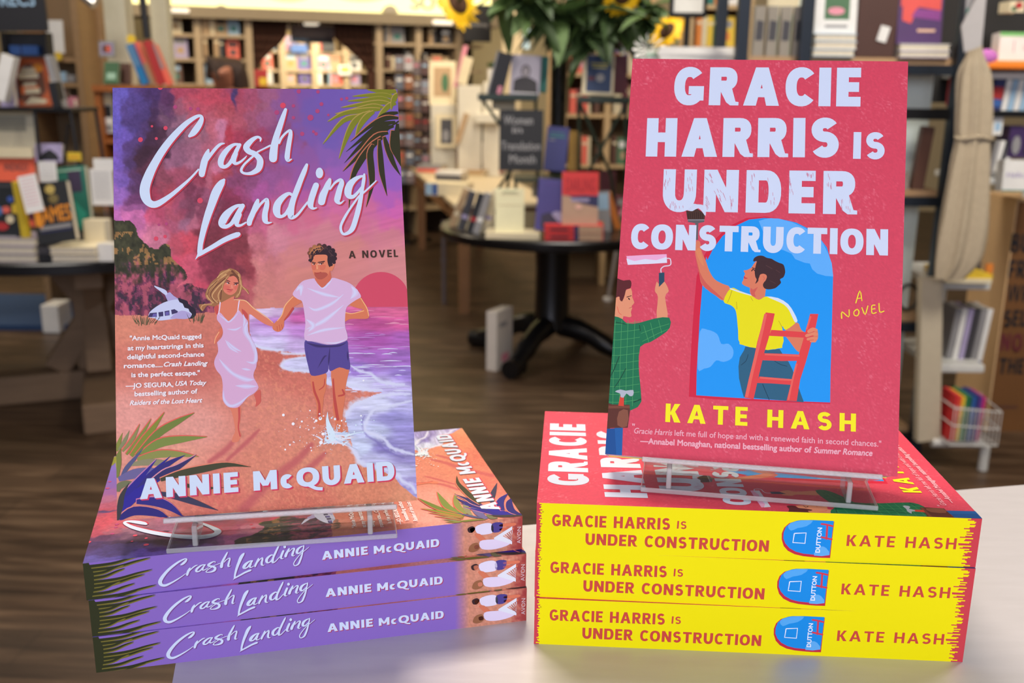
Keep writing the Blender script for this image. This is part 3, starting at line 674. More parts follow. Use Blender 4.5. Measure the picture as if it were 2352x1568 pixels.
    for s in ('1340,660,30 1400,600,40 1400,720,30', '2050,600,40 2100,680,50 2040,760,30', '1480,620,14 1700,700,30 1900,740,30', '1470,1150,20 1700,1040,36 1950,840,30', '1480,1230,14 1700,1160,26 1960,1130,30', '1470,1020,14 1560,1100,40 1500,1180,30', '1590,520,16 1640,590,14 1690,620,14 1760,560,14 1800,500,14', '1700,1320,10 1850,1330,16 1990,1280,14', '1500,860,16 1600,900,24 1800,820,26 1950,700,24'): soft(a, pp(f5, s), (210, 206, 244), (212, 192, 232))
    a.z += .4
    a.poly(pp(f5, '1590,480 1600,540 1640,590 1680,615 1740,560 1790,500 1775,400 1760,380'), (206, 104, 84), 3); a.z += .3
    a.poly(pp(f5, '1530,200 1640,180 1750,190 1775,330 1830,300 1830,340 1800,400 1770,400 1745,460 1680,505 1610,500 1570,460 1545,380 1530,290'), (220, 126, 98), 3); a.z += .3
    a.poly(pp(f5, '1570,430 1640,420 1720,420 1745,455 1680,505 1610,500'), (178, 84, 74), 3); a.poly(pp(f5, '1538,315 1595,330 1588,385 1550,380'), (213, 108, 90), 3); a.poly(pp(f5, '1645,325 1720,325 1700,385 1645,380'), (213, 110, 90), 3); a.z += .3
    for s, c in (('1575,420,8 1610,430,12 1660,415,7', (172, 66, 64)), ('1540,285,12 1590,295,9', MH), ('1620,290,10 1700,278,16', MH), ('1542,300,8 1580,306,10', (52, 30, 38)), ('1556,314,11 1562,314,11', (236, 218, 222)), ('1566,314,12 1572,314,12', (52, 30, 38)), ('1632,304,8 1690,296,11', (52, 30, 38)), ('1650,312,12 1656,312,12', (236, 218, 222)), ('1662,311,13 1668,311,13', (52, 30, 38)), ('1605,320,9 1610,370,12', (240, 170, 130)), ('1615,315,5 1640,312,4', (236, 214, 220))): a.stroke(pp(f5, s), c, 3)
    a.poly(pp(f5, '1510,240 1495,170 1520,110 1580,85 1650,68 1720,80 1790,110 1830,170 1850,240 1830,300 1800,300 1775,350 1755,330 1740,270 1735,200 1650,190 1570,200 1560,240 1545,270 1520,290'), MH, 4); a.z += .3
    for x, y, r, c in ((1508, 170, 26, (120, 74, 56)), (1530, 125, 30, (150, 94, 66)), (1575, 92, 30, (168, 108, 74)), (1635, 76, 32, (110, 66, 54)), (1700, 84, 32, (70, 44, 48)), (1760, 104, 32, MH), (1808, 140, 32, MH), (1832, 190, 30, MH), (1838, 240, 26, MH), (1826, 290, 22, MH), (1790, 320, 20, MH), (1520, 215, 20, (96, 58, 50)), (1512, 262, 16, MH), (1560, 200, 16, (80, 48, 46))):
        a.dot(*pp(f5, f'{x},{y}')[0], r / 5.6, c)
    a.z += .3
    for x, y, r in ((1545, 150, 17), (1600, 118, 18), (1660, 105, 18), (1722, 120, 17), (1775, 150, 17), (1640, 140, 14), (1570, 175, 12), (1800, 210, 15)):
        P0 = pp(f5, f'{x},{y}')[0]; a.stroke([[P0[0] + r / 5.6 * math.cos(t), P0[1] + r / 5.6 * math.sin(t), 1.1] for t in np.linspace(2.6, 6.4, 7)], (176, 112, 76) if x < 1690 else (92, 62, 66), 3)
    for s, c in (('1510,180,12 1560,110,14 1640,85,26', (186, 118, 80)), ('1560,170,8 1600,128,10 1660,118,8', (200, 130, 86)), ('1640,160,10 1690,110,14', (120, 70, 58)), ('1760,150,10 1800,200,12', (84, 56, 62)), ('1525,240,14 1530,200,16', (150, 92, 70))): a.stroke(pp(f5, s), c, 4)
    a.up(.6)
    # spray round his feet
    SP = (212, 226, 248)
    for k in range(70):
        x0, y0 = rng.gauss(1830, 60), rng.gauss(1330, 50); an = rng.uniform(-2.9, -.2) if k < 45 else rng.uniform(-.3, .5); l = rng.uniform(60, 300) * (.6 if k < 45 else 1.2)
        if k < 45 and x0 + l * math.cos(an) < 1560: l *= .5
        x1, y1 = x0 + l * math.cos(an), y0 + l * math.sin(an) * .9
        a.stroke(pp(f6, f'{x0},{y0},{rng.uniform(14, 44)} {(x0 + x1) / 2},{(y0 + y1) / 2 - 8},{rng.uniform(8, 24)} {x1},{y1},1'), rng.choice([SP, (190, 204, 238), (222, 216, 238)]), 3, cap=False)
    a.stroke(pp(f6, '1750,985,3 1748,1100,40 1790,1250,90 1830,1360,60'), SP, 4, cap=False)
    for k in range(150):
        x = rng.gauss(1760, 260); y = rng.gauss(1240, 150)
        a.dot(*pp(f6, f'{x},{y}')[0], rng.choice([.5, .7, 1, 1.3, 2]), (238, 214, 224) if x < 1700 else SP, n=7)
    for x, y, r in ((1180, 1022, 18), (1306, 1137, 20), (1418, 1107, 13), (1655, 1070, 22), (1602, 1098, 17), (1846, 1078, 16), (1930, 1100, 11), (1665, 1380, 24), (1690, 1270, 20), (1522, 967, 10), (1265, 1407, 12), (1205, 1468, 12), (2210, 583, 12), (2180, 1037, 12), (1905, 1165, 12)):
        a.dot(*pp(f6, f'{x},{y}')[0], r / 5.6, (240, 236, 250))
    a.up()
    # lower-left leaves
    GR, BLU, RE = (128, 132, 62), (44, 34, 140), (222, 92, 84)
    for s, w, c, h in (('75,640 100,540 150,400', 56, (132, 134, 62), None), ('100,620 180,500 238,370', 50, (134, 132, 96), None), ('150,640 280,480 375,290', 52, (140, 134, 84), RE), ('200,680 360,480 520,225', 56, (130, 134, 64), RE), ('260,700 450,470 690,140', 96, (130, 134, 52), RE),
                       ('330,700 600,420 840,270 1075,150', 100, (112, 124, 58), RE), ('390,680 620,540 900,490 1240,460', 116, (122, 134, 66), RE), ('340,740 600,680 860,680 1130,715', 100, (138, 138, 76), RE), ('260,810 480,780 700,800 760,850', 90, (140, 132, 104), None),
                       ('80,980 90,800 100,700 130,600', 90, (120, 124, 60), None), ('140,960 200,860 300,740 420,600', 60, (84, 84, 130), None), ('100,1000 300,930 520,900 640,900', 130, (106, 96, 150), None), ('90,1160 110,1090 200,1050 300,1040', 90, (112, 112, 84), None)):
        leaf(a, pp(f10, s), w / 5.6, c, h)
    for s, w, c, h in (('90,1500 180,1250 330,1050 590,745', 110, BLU, (190, 120, 170)), ('150,1400 330,1150 500,950 770,700', 90, BLU, None), ('250,1250 520,960 740,800 960,690', 90, (48, 40, 120), None), ('420,1120 680,930 860,850 1100,690', 90, (50, 44, 100), (216, 140, 160)),
                       ('640,1010 900,930 1200,870 1500,820 1800,850', 96, (66, 64, 44), (228, 130, 110)), ('100,1440 240,1280 420,1120 640,1010', 130, (44, 34, 150), None), ('330,1290 560,1290 760,1360 940,1500', 120, (46, 38, 128), (214, 120, 170)), ('600,1180 860,1230 1100,1310 1380,1410', 90, (58, 54, 84), None),
                       ('100,1520 300,1410 600,1440 760,1530', 120, (42, 34, 118), (220, 130, 130)), ('85,1540 120,1350 150,1200 240,1040', 80, (58, 54, 60), None), ('900,1050 1000,1090 1200,1120 1460,1115', 50, (66, 62, 44), None)):
        leaf(a, pp(f10, s), w / 5.6, c, h)
    a.up()
    # lettering
    script_words(a, WHITE, (196, 58, 80))
    for dx, dy, c in ((3.4, 3.2, (206, 52, 88)), (1.7, 1.6, (206, 52, 88))):
        pass
    o = np.array([0.0006, 0.0006])
    for k in (1.0, .5):
        a.word('ANNIE', (322, 1145), (548, 1129), (338, 1097), (208, 52, 96), t=.27, ls=.16, off=tuple(o * k)); a.word('McQUAID', (583, 1127), (908, 1104), (585, 1082), (208, 52, 88), t=.27, ls=.13, off=tuple(o * k))
    a.up(); a.word('ANNIE', (322, 1145), (548, 1129), (338, 1097), WHITE, t=.27, ls=.16); a.word('McQUAID', (583, 1127), (908, 1104), (585, 1082), WHITE, t=.27, ls=.13)
    a.word('A NOVEL', (800, 593), (913, 590), (800, 576), (66, 46, 40), t=.21, ls=.26)
    TW = (238, 226, 240)
    for s, x0, x1, y, sh in (('"Annie McQuaid tugged', 172, 645, (288, 277), 0), ('at my heartstrings in this', 158, 660, (354, 336), 0), ('delightful second-chance', 155, 664, (413, 396), 0), ('romance....', 133, 388, (472, 466), 0), ('Crash Landing', 398, 688, (463, 456), .3), ('is the perfect escape."', 183, 636, (533, 520), 0),
                             ('—JO SEGURA,', 145, 460, (605, 597), 0), ('USA Today', 475, 680, (592, 586), .3), ('bestselling author of', 204, 620, (660, 643), 0), ('Raiders of the Lost Heart', 172, 653, (720, 703), .3)):
        p = pp(z2, f'{x0},{y[0]} {x1},{y[1]}'); a.text(s, p[0], p[1], TW, bold=.032, shear=sh, hgt=.00205)
    return a

def dress_mini(a, P):
    """small running couple on the spine; P maps unit square to the spine"""
    def q(s): return [P(*[float(x) for x in t.split(',')[:2]]) for t in s.split()]
    def po(s, c): a.uv_poly(catmull(q(s), 3, True), c)
    po('.0,.12 .10,.06 .16,.16 .10,.28 .02,.26', (60, 40, 44)); po('.05,.14 .14,.12 .16,.24 .08,.28', (214, 124, 96)); a.z += .3
    po('.16,.10 .36,.0 .52,.06 .54,.34 .40,.40 .22,.36', (222, 214, 240)); po('.52,.04 .74,.06 .70,.34 .52,.34', (78, 66, 140)); po('.70,.10 1.0,.10 1.0,.20 .70,.18', (214, 118, 92)); po('.70,.24 .96,.26 .96,.34 .70,.32', (206, 106, 84)); a.z += .3
    po('.14,.36 .26,.36 .40,.62 .30,.66', (210, 118, 92)); po('.06,.72 .20,.66 .26,.86 .14,.98 .02,.92', (150, 98, 70)); po('.14,.76 .22,.74 .24,.86 .16,.88', (220, 130, 108)); a.z += .3
    po('.26,.62 .50,.60 .80,.66 .90,.84 .60,.96 .30,.90', (222, 208, 238)); a.z += .3

def art_SL():
    a = Art(HSL, place_spine, BL, TL_, (.94, .92, .99))
    def pf(X, Y):
        UV = hmap(HSL, np.c_[X.ravel(), Y.ravel()]); s = UV[:, 0].reshape(X.shape) / BL; t = UV[:, 1].reshape(X.shape) / TL_
        g = (fbm(X / 4, Y / 4, 3) - .5)[..., None]
        pu, sa, dk = np.array([136, 104, 190]), np.array([206, 138, 116]), np.array([160, 66, 66])
        k = np.clip((s - .82) / .035, 0, 1)[..., None]; c = pu * (1 - k) + sa * k * (1 + g * .3)
        k2 = np.clip((s - .955) / .04 + (fbm(X / 8, Y / 8, 3) - .5) * 1.5, 0, 1)[..., None]; return c * (1 - k2) + dk * k2
    paint_grid(a, 300, 28, pf)
    UP = lambda x, y: np.array([x * BL, y * TL_])
    DG, OG = (52, 54, 34), (120, 110, 50)
    for k in range(11):
        y0 = -.02 + k * .108; L_ = .10 + .035 * math.sin(k * 1.7 + .5)
        for col, dy, w in ((OG, .03, .10), (DG, 0, .085)):
            P = [UP(0, y0 + .12 + dy), UP(L_ * .5, y0 + .10 + dy), UP(L_ * .85, y0 + .0 + dy), UP(L_ * 1.1, y0 - .06 + dy)]
            C = catmull(P, 5); W_ = np.linspace(1, 0, len(C)) ** .6 * w * TL_; a.ribbon(C, W_, col, False); a.z += .25
    a.uv_poly([UP(0, 0), UP(.012, 0), UP(.02, .3), UP(.018, .7), UP(.01, 1), UP(0, 1)], DG); a.up()
    # title script, the cover's own lettering reused at spine size
    def wordset(strokes, box, dot=None, red=None, off=(0, 0)):
        UVs = [np.c_[hmap(HL, np.array(catmull([q[:3] for q in P], 5))[:, :2]), np.array(catmull([q[:3] for q in P], 5))[:, 2]] for P in strokes]
        al = np.vstack(UVs); x0, x1, y0, y1 = al[:, 0].min(), al[:, 0].max(), al[:, 1].min(), al[:, 1].max()
        X0, X1, Y0, Y1 = box; kx, ky = (X1 - X0) * BL / (x1 - x0), (Y1 - Y0) * TL_ / (y1 - y0)
        for U in UVs:
            pts = np.c_[X0 * BL + (U[:, 0] - x0) * kx + off[0], Y0 * TL_ + (U[:, 1] - y0) * ky + off[1]]
            a.ribbon(pts, U[:, 2] * 2.0e-4 * (kx + ky) / 2 + (2e-4 if red else 0), red or WHITE, True, 4)
        if dot:
            d = hmap(HL, [dot[:2]])[0]; c = np.array([X0 * BL + (d[0] - x0) * kx, Y0 * TL_ + (d[1] - y0) * ky]) + off; r = .00065 + (1e-4 if red else 0)
            a.uv_poly([c + r * np.array([math.cos(t), 1.2 * math.sin(t)]) for t in np.linspace(0, 2 * math.pi, 10, endpoint=False)], red or WHITE)
    for red, off in (((120, 70, 140), (.0003, .0003)), (None, (0, 0))):
        wordset(CRASH, (.155, .308, .12, .84), None, red, off); wordset(LANDING, (.312, .485, .06, .90), IDOT, red, off); a.up()
    for c, o in (((176, 62, 92), (.00035, .0004)), (WHITE, (0, 0))):
        a.word('ANNIE', (719, 1286), (826, 1273), (719, 1267), c, t=.25, ls=.16, off=o); a.word('McQUAID', (840, 1272), (996, 1254), (840, 1254), c, t=.25, ls=.14, off=o); a.up(.6)
    dress_mini(a, lambda x, y: np.array([(.862 + x * .118) * BL, (.08 + y * .84) * TL_])); a.up(.5)
    lf = (222, 224, 240)
    for P in ([(.947, .14), (.966, .50), (.974, .50), (.984, .16)],): pass
    # publisher's mark: a tilted letter shape with fine rules, and its name
    a.uv_poly([UP(.928, .54), UP(.974, .26), UP(.974, .36), UP(.950, .52), UP(.974, .70), UP(.974, .80), UP(.928, .58)], lf)
    for k in range(5): a.uv_poly([UP(.952 + k * .0052, .50 - .028 * k), UP(.954 + k * .0052, .49 - .028 * k), UP(.974, .62 - .045 * k + .10), UP(.974, .60 - .045 * k + .10)], lf)
    vt = lambda t_, v0, v1: ([.988 * BL, v0 * TL_], [.988 * BL, v1 * TL_])
    V, Fc = font_mesh('AVON'); w = V[:, 0].max(); n = len(a.v); k = .50 * TL_ / w
    for p in V: a.v.append(place_spine(.9965 * BL - p[1] * k * .9, (.80) * TL_ - p[0] * k, a.z)); a.c.append(a.alb((214, 190, 200)))
    a.f += [tuple(n + i for i in f) for f in Fc]
    return a

def art_R():
    a = Art(HR, place_cover, BW, BL, KF)
    def pf(X, Y):
        g = fbm(X / 3.2, Y / 3.2, 3); b = fbm(X / 40, Y / 60, 4)
        c = np.array([213, 70, 97]) * (1 + ((g - .5) * .10)[..., None]); sp = np.clip((g - .60) * 5, 0, 1) * np.clip((b - .42) * 4, 0, 1)
        return c * (1 - .35 * sp[..., None]) + np.array([240, 170, 185]) * (.35 * sp)[..., None]
    paint_grid(a, 200, 300, pf)
    RED, SKY, CLD = (208, 34, 68), (26, 148, 244), (96, 172, 252)
    aro = pp(z4, '720,1440 760,1360 820,1280 900,1215 1000,1168 1100,1158 1200,1162 1320,1190 1450,1255 1530,1360 1565,1480')
    aro2 = pp(z5, '1438,210 1434,400 1430,600 1424,800 1422,992 1180,980 900,960 700,945 592,936 594,800 602,650 612,450 628,250 650,80')
    red = pp(z4, '655,1530 690,1420 760,1310 860,1215 980,1158 1110,1148 1250,1170') + pp(z5, '1436,250 1422,1000 1100,985 700,962 547,944 548,900 562,600 575,400 592,200')
    a.poly([p for p in red], RED, 0); a.up(.6)
    a.poly(aro + aro2, SKY, 0); a.up(.6)
    a.poly(pp(g3, '1000,200 1100,170 1200,155 1350,170 1560,230 1760,320 1900,400 2050,560 2140,740 2200,900 2225,1120 2100,1110 1960,1070 1880,1000 1840,905 1750,890 1600,830 1540,740 1400,680 1200,640 1080,400'), CLD, 0)
    a.poly(pp(z5, '612,545 660,532 720,560 745,620 790,620 820,660 810,710 760,732 715,722 680,760 640,772 600,770'), CLD, 3); a.up(.6)
    SK, SKs, HRc, YL = (218, 122, 96), (208, 92, 86), (62, 38, 44), (232, 220, 14)
    # brush
    a.poly(pp(g5, '580,810 640,820 780,780 860,830 920,900 912,970 605,975'), (72, 46, 42), 0); a.z += .3
    for k in range(8): a.stroke(pp(g5, f'{620 + k * 36},{840 + abs(k - 4) * 8},8 {625 + k * 36},960,7'), (40, 26, 26), 2)
    a.poly(pp(g5, '610,968 912,968 905,1020 840,1030 800,1040 795,1340 752,1340 745,1040 700,1030 615,1015'), (96, 92, 102), 0); a.z += .3
    a.stroke(pp(g5, '615,980,12 910,980,12'), (150, 150, 160), 2); a.z += .3
    a.poly(pp(g5, '570,790 660,760 680,690 780,700 900,720 935,830 925,910 880,850 800,770 700,820 640,815'), (206, 212, 244), 2); a.z += .3
    # raised arm, head and jumper
    a.poly(pp(g1, '225,60 250,-40 300,-30 330,120 390,260 440,400 520,530 640,600 750,660 660,850 520,760 340,620 290,440 240,200'), SK, 3); a.z += .3
    a.poly(pp(g1, '230,150 300,420 400,590 560,740 660,840 560,790 360,640 290,450'), SKs, 2); a.poly(pp(g1, '240,100 300,60 330,180 360,330 300,260'), (222, 134, 96), 2); a.z += .3
    a.poly(pp(g1, '1050,660 1160,650 1280,600 1275,790 1240,830 1180,845 1110,830 1065,780'), SK, 2)
    a.poly(pp(g1, '1150,265 1110,300 1070,360 1010,395 955,405 975,450 965,480 955,520 950,545 930,590 960,625 1040,660 1100,680 1180,650 1290,560 1300,400 1250,300'), SK, 3); a.z += .3
    a.poly(pp(g1, '1055,665 1100,690 1170,650 1120,740 1140,800 1070,770'), SKs, 2)
    a.poly(pp(g1, '1100,270 1110,220 1170,185 1240,185 1300,215 1370,230 1420,260 1480,290 1550,320 1575,400 1575,450 1550,510 1500,540 1515,590 1470,640 1420,675 1330,690 1265,670 1245,610 1300,520 1290,470 1230,455 1190,500 1165,560 1130,600 1150,540 1130,500 1120,420 1135,330 1150,265'), HRc, 3); a.z += .3
    a.poly(pp(g1, '1200,470 1240,458 1285,480 1295,530 1260,580 1215,560 1190,520'), SK, 3); a.z += .3
    for s, c in (('1075,410,16 1100,385,16 1130,420,12', HRc), ('1085,365,14 1125,375,12', HRc), ('965,490,10 970,515,20 1010,520,8', (196, 40, 66)), ('1240,490,6 1265,520,8 1250,555,6', SKs), ('1290,330,10 1380,380,10', (84, 54, 58)), ('1440,400,8 1500,440,8', (84, 54, 58)), ('1350,560,8 1430,600,8', (84, 54, 58)), ('1170,520,10 1170,560,8 1135,600,5', HRc)): a.stroke(pp(g1, s), c, 3)
    a.poly(pp(g4, '820,665 970,690 1140,720 1310,705 1350,770 1440,890 1500,1010 1560,1180 1610,1330 1665,1478 800,1390 770,1290 730,1120 722,950 740,820 800,720'), (44, 94, 128), 0); a.z += .3
    a.poly(pp(g1, '1760,1190 1820,1300 1890,1340 1900,1290 1990,1285 2060,1300 2075,1400 2050,1470 1960,1490') + pp(g4, '1700,640 1620,740 1560,735 1450,590 1400,520 1400,430'), SK, 3); a.z += .3
    a.poly(pp(g1, '1055,770 1180,845 1290,795 1450,830 1600,930 1700,1060 1755,1170 1590,1300 1535,1250 1530,1560 1150,1568 905,1490 875,1300 850,1060 820,970 760,920 655,860 765,665 900,710'), YL, 3); a.z += .3
    a.poly(pp(g4, '735,630 780,200 1340,380 1350,690 1140,720 970,690'), YL, 0); a.z += .3
    a.poly(pp(g1, '755,665 900,715 1060,765 1060,780 900,735 765,685'), (214, 222, 246), 2); a.poly(pp(g1, '1300,795 1470,820 1620,910 1710,1040 1765,1165 1720,1180 1640,1010 1560,920 1440,860'), (214, 222, 246), 2)
    for s in ('780,700,8 750,800,7 712,885,6', '850,870,6 855,980,7', '1060,800,6 1095,860,6', '1480,1160,6 1540,1270,7'): a.stroke(pp(g1, s), (176, 140, 30), 3)
    for s in ('860,780,8 830,870,9 760,930,8', '1240,880,8 1330,930,9 1420,955,8', '1070,1210,10 1120,1330,10 1165,1435,9'): a.stroke(pp(g4, s), (22, 58, 84), 3)
    a.up(.6)
    LR, LO = (224, 66, 72), (232, 98, 92)
    a.poly(pp(g4, '1110,178 1240,195 1215,320 1150,560 1090,760 1020,1060 940,1420 810,1400 870,1130 940,850 990,600 1060,340'), LR, 0)
    a.poly(pp(g4, '1750,205 1870,208 1830,400 1760,650 1690,900 1610,1150 1560,1460 1415,1450 1470,1230 1560,880 1640,620 1700,400'), LR, 0)
    a.poly(pp(g4, '1190,430 1400,445 1700,470 1690,550 1400,530 1160,515'), LR, 0); a.poly(pp(g4, '1090,765 1350,775 1610,790 1600,880 1350,880 1060,865'), LR, 0); a.poly(pp(g4, '1020,1098 1250,1120 1520,1145 1490,1225 1200,1200 980,1190'), LR, 0); a.z += .4
    for s in ('1110,200,40 1050,470,44 985,750,44 900,1110,44 840,1390,44',): a.stroke(pp(g4, s), LO, 3, cap=False)
    for s in ('1100,780,26 1350,795,26 1600,808,26', '1030,1115,26 1280,1140,26 1500,1155,26', '1560,920,26 1500,1150,26 1440,1440,26', '1760,240,24 1700,430,24'): a.stroke(pp(g4, s), LO, 3, cap=False)
    a.z += .4
    for s in ('1740,460,60 1790,430,60 1840,440,40', '1700,520,44 1780,490,56 1840,500,50', '1720,570,40 1790,560,50 1840,560,40', '1760,600,30 1820,600,36'): a.stroke(pp(g4, s), (226, 134, 106), 3)
    for s in ('1720,490,8 1800,465,8', '1710,545,8 1800,530,8', '1730,590,7 1800,580,7'): a.z += .1; a.stroke(pp(g4, s), (204, 84, 84), 3)
    a.up()
    # the painter at the spine side
    SP = (226, 146, 116)
    a.poly(pp(g2, '-10,345 90,330 120,300 195,262 205,330 220,370 200,395 205,410 195,440 200,470 180,478 140,470 130,500 60,510 -20,500'), SP, 2)
    a.poly(pp(g2, '60,360 75,200 110,195 140,205 185,200 198,225 190,262 160,270 150,310 130,360 112,345 110,325 85,330'), (92, 34, 40), 2); a.z += .3
    a.poly(pp(g2, '400,230 385,215 372,285 395,330 388,490 468,490 448,330 475,285 450,225 430,210'), SP, 3); a.z += .3
    for s, c in (('165,328,6 198,318,5', (70, 30, 36)), ('178,338,9 184,346,8', (50, 26, 34)), ('182,410,4 200,405,4', (190, 80, 80)), ('95,400,5 105,440,5 125,460,4', (226, 104, 84)), ('85,350,14 90,380,12', (232, 150, 118))): a.stroke(pp(g2, s), c, 3)
    a.poly(pp(g2, '401,150 442,146 442,215 402,255'), (40, 72, 98), 0); a.stroke(pp(g2, '418,145,8 416,120,8 440,100,8 470,97,8 490,85,8 485,45,8 462,42,8'), (222, 206, 232), 2)
    a.poly(pp(g2, '160,22 300,15 458,10 462,75 330,82 170,88'), (236, 170, 216), 0); a.z += .3; a.poly(pp(g2, '160,40 220,60 300,45 380,55 458,30 462,75 330,82 170,88'), (220, 218, 246), 0); a.z += .3
    GRN = (26, 112, 78)
    a.poly(pp(g2, '-30,480 70,470 130,490 170,525 260,520 370,490 480,484 484,560 430,610 340,665 265,700 255,850 265,960 275,1080 268,1120 200,1170 -40,1160'), GRN, 2); a.z += .3
    for k in range(11): a.stroke(pp(g2, f'-30,{520 + 58 * k},3 100,{530 + 58 * k},3 262,{512 + 58 * k},3'), (78, 158, 100), 3)
    for x in (70, 118, 165, 215): a.stroke(pp(g2, f'{x + 10},500,3 {x},800,3 {x - 6},1140,3'), (78, 158, 100), 3)
    for s in ('290,540,3 330,670,3', '340,520,3 370,640,3', '400,500,3 425,600,3', '270,600,3 380,560,3 480,530,3', '280,660,3 400,600,3 475,570,3'): a.stroke(pp(g2, s), (78, 158, 100), 3)
    a.z += .2
    for s in ('110,770,6 75,860,7 45,920,6', '160,860,6 110,950,6 75,1000,5', '270,1090,10 220,1110,8', '85,515,6 160,530,6', '260,540,6 265,580,6'): a.stroke(pp(g2, s), (14, 70, 52), 3)
    BR = (92, 46, 38)
    a.poly(pp(g2, '-40,1110 60,1125 190,1130 192,1175 176,1300 50,1300 -40,1310'), BR, 0); a.z += .3; a.poly(pp(g2, '110,1180 176,1170 170,1290 100,1280'), (134, 80, 64), 2); a.poly(pp(g2, '-20,1130 190,1135 190,1155 -20,1150'), (120, 66, 52), 0)
    a.poly(pp(g2, '-40,1300 140,1300 132,1540 -40,1540'), (24, 78, 150), 0); a.z += .3; a.poly(pp(g2, '80,1300 140,1300 132,1540 90,1540'), (30, 92, 168), 0)
    a.poly(pp(g2, '120,1060 148,1060 146,1140 105,1135'), (214, 64, 50), 0); a.poly(pp(g2, '80,1030 120,1015 160,1025 215,1020 214,1060 190,1065 165,1045 145,1075 122,1070 118,1045'), (176, 180, 200), 2); a.up(.8)
    # lettering
    LW = (208, 216, 248)
    W4 = lambda s, x0, y0, x1, y1, xt, yt, **k: a.word(s, pp(z4, f'{x0},{y0}')[0], pp(z4, f'{x1},{y1}')[0], pp(z4, f'{xt},{yt}')[0], LW, **k)
    W4('GRACIE', 482, 388, 1757, 400, 482, 132, t=.29, ls=.135); W4('HARRIS', 300, 738, 1612, 748, 300, 478, t=.29, ls=.13); W4('IS', 1707, 757, 1925, 762, 1707, 574, t=.27, ls=.16)
    W4('UNDER', 412, 1108, 1730, 1138, 412, 824, t=.28, ls=.17); W4('CONSTRUCTION', 200, 1362, 1948, 1420, 200, 1192, t=.28, ls=.10); a.up(.8)
    rg = random.Random(3)
    for x0, x1, y0, y1 in ((425, 470, 830, 940), (560, 620, 840, 960), (700, 745, 840, 900), (760, 830, 950, 1060), (870, 890, 1000, 1100), (1010, 1040, 840, 960), (1270, 1300, 880, 980), (1530, 1560, 850, 950), (440, 580, 1030, 1080), (1390, 1440, 850, 870), (1080, 1180, 860, 1060), (1620, 1700, 1030, 1100), (700, 720, 1000, 1090)):
        for k in range(9):
            x = rg.uniform(x0, x1); y = rg.uniform(y0, y1); dx = .45 * (30) if 700 < x < 840 and y > 830 and y < 1070 else 2
            a.stroke(pp(z4, f'{x},{y},2.4 {x + dx * .5},{y + 12},3 {x + dx},{y + rg.uniform(18, 34)},1.6'), (206, 132, 162), 2, cap=False)
    YT = (246, 232, 30)
    W5 = lambda s, x0, y0, x1, y1, xt, yt, c, **k: a.word(s, pp(z5, f'{x0},{y0}')[0], pp(z5, f'{x1},{y1}')[0], pp(z5, f'{xt},{yt}')[0], c, **k)
    W5('KATE', 402, 1098, 908, 1130, 402, 984, YT, t=.235, ls=.34); W5('HASH', 1030, 1140, 1582, 1176, 1030, 1030, YT, t=.235, ls=.36)
    for s in ('1580,375,7 1605,300,8 1618,362,6', '1588,348,6 1615,345,6', '1492,470,8 1494,430,8 1535,462,7 1538,418,7', '1570,428,7 1588,415,8 1600,432,8 1590,455,7 1570,450,7 1568,430,6', '1618,405,7 1638,448,8 1655,395,7', '1700,390,7 1680,395,7 1682,440,7 1708,436,7', '1682,415,6 1700,412,6', '1725,380,7 1730,432,8 1756,428,7'): a.stroke(pp(z5, s), (240, 216, 60), 3)
    TP = (238, 168, 190)
    for s, x0, x1, y, sh, b in (('"', 198, 212, (1140, 1142), 0, .02), ('Gracie Harris', 212, 445, (1165, 1182), .22, .015), ('left me full of hope and with a renewed faith in second chances."', 460, 1740, (1183, 1272), 0, .015), ('—Annabel Monaghan, national bestselling author of', 250, 1305, (1228, 1301), 0, .036), ('Summer Romance', 1322, 1685, (1303, 1328), .22, .036)):
        p = pp(z5, f'{x0},{y[0]} {x1},{y[1]}'); a.text(s, p[0], p[1], TP, bold=b, shear=sh, hgt=.0027)
    return a

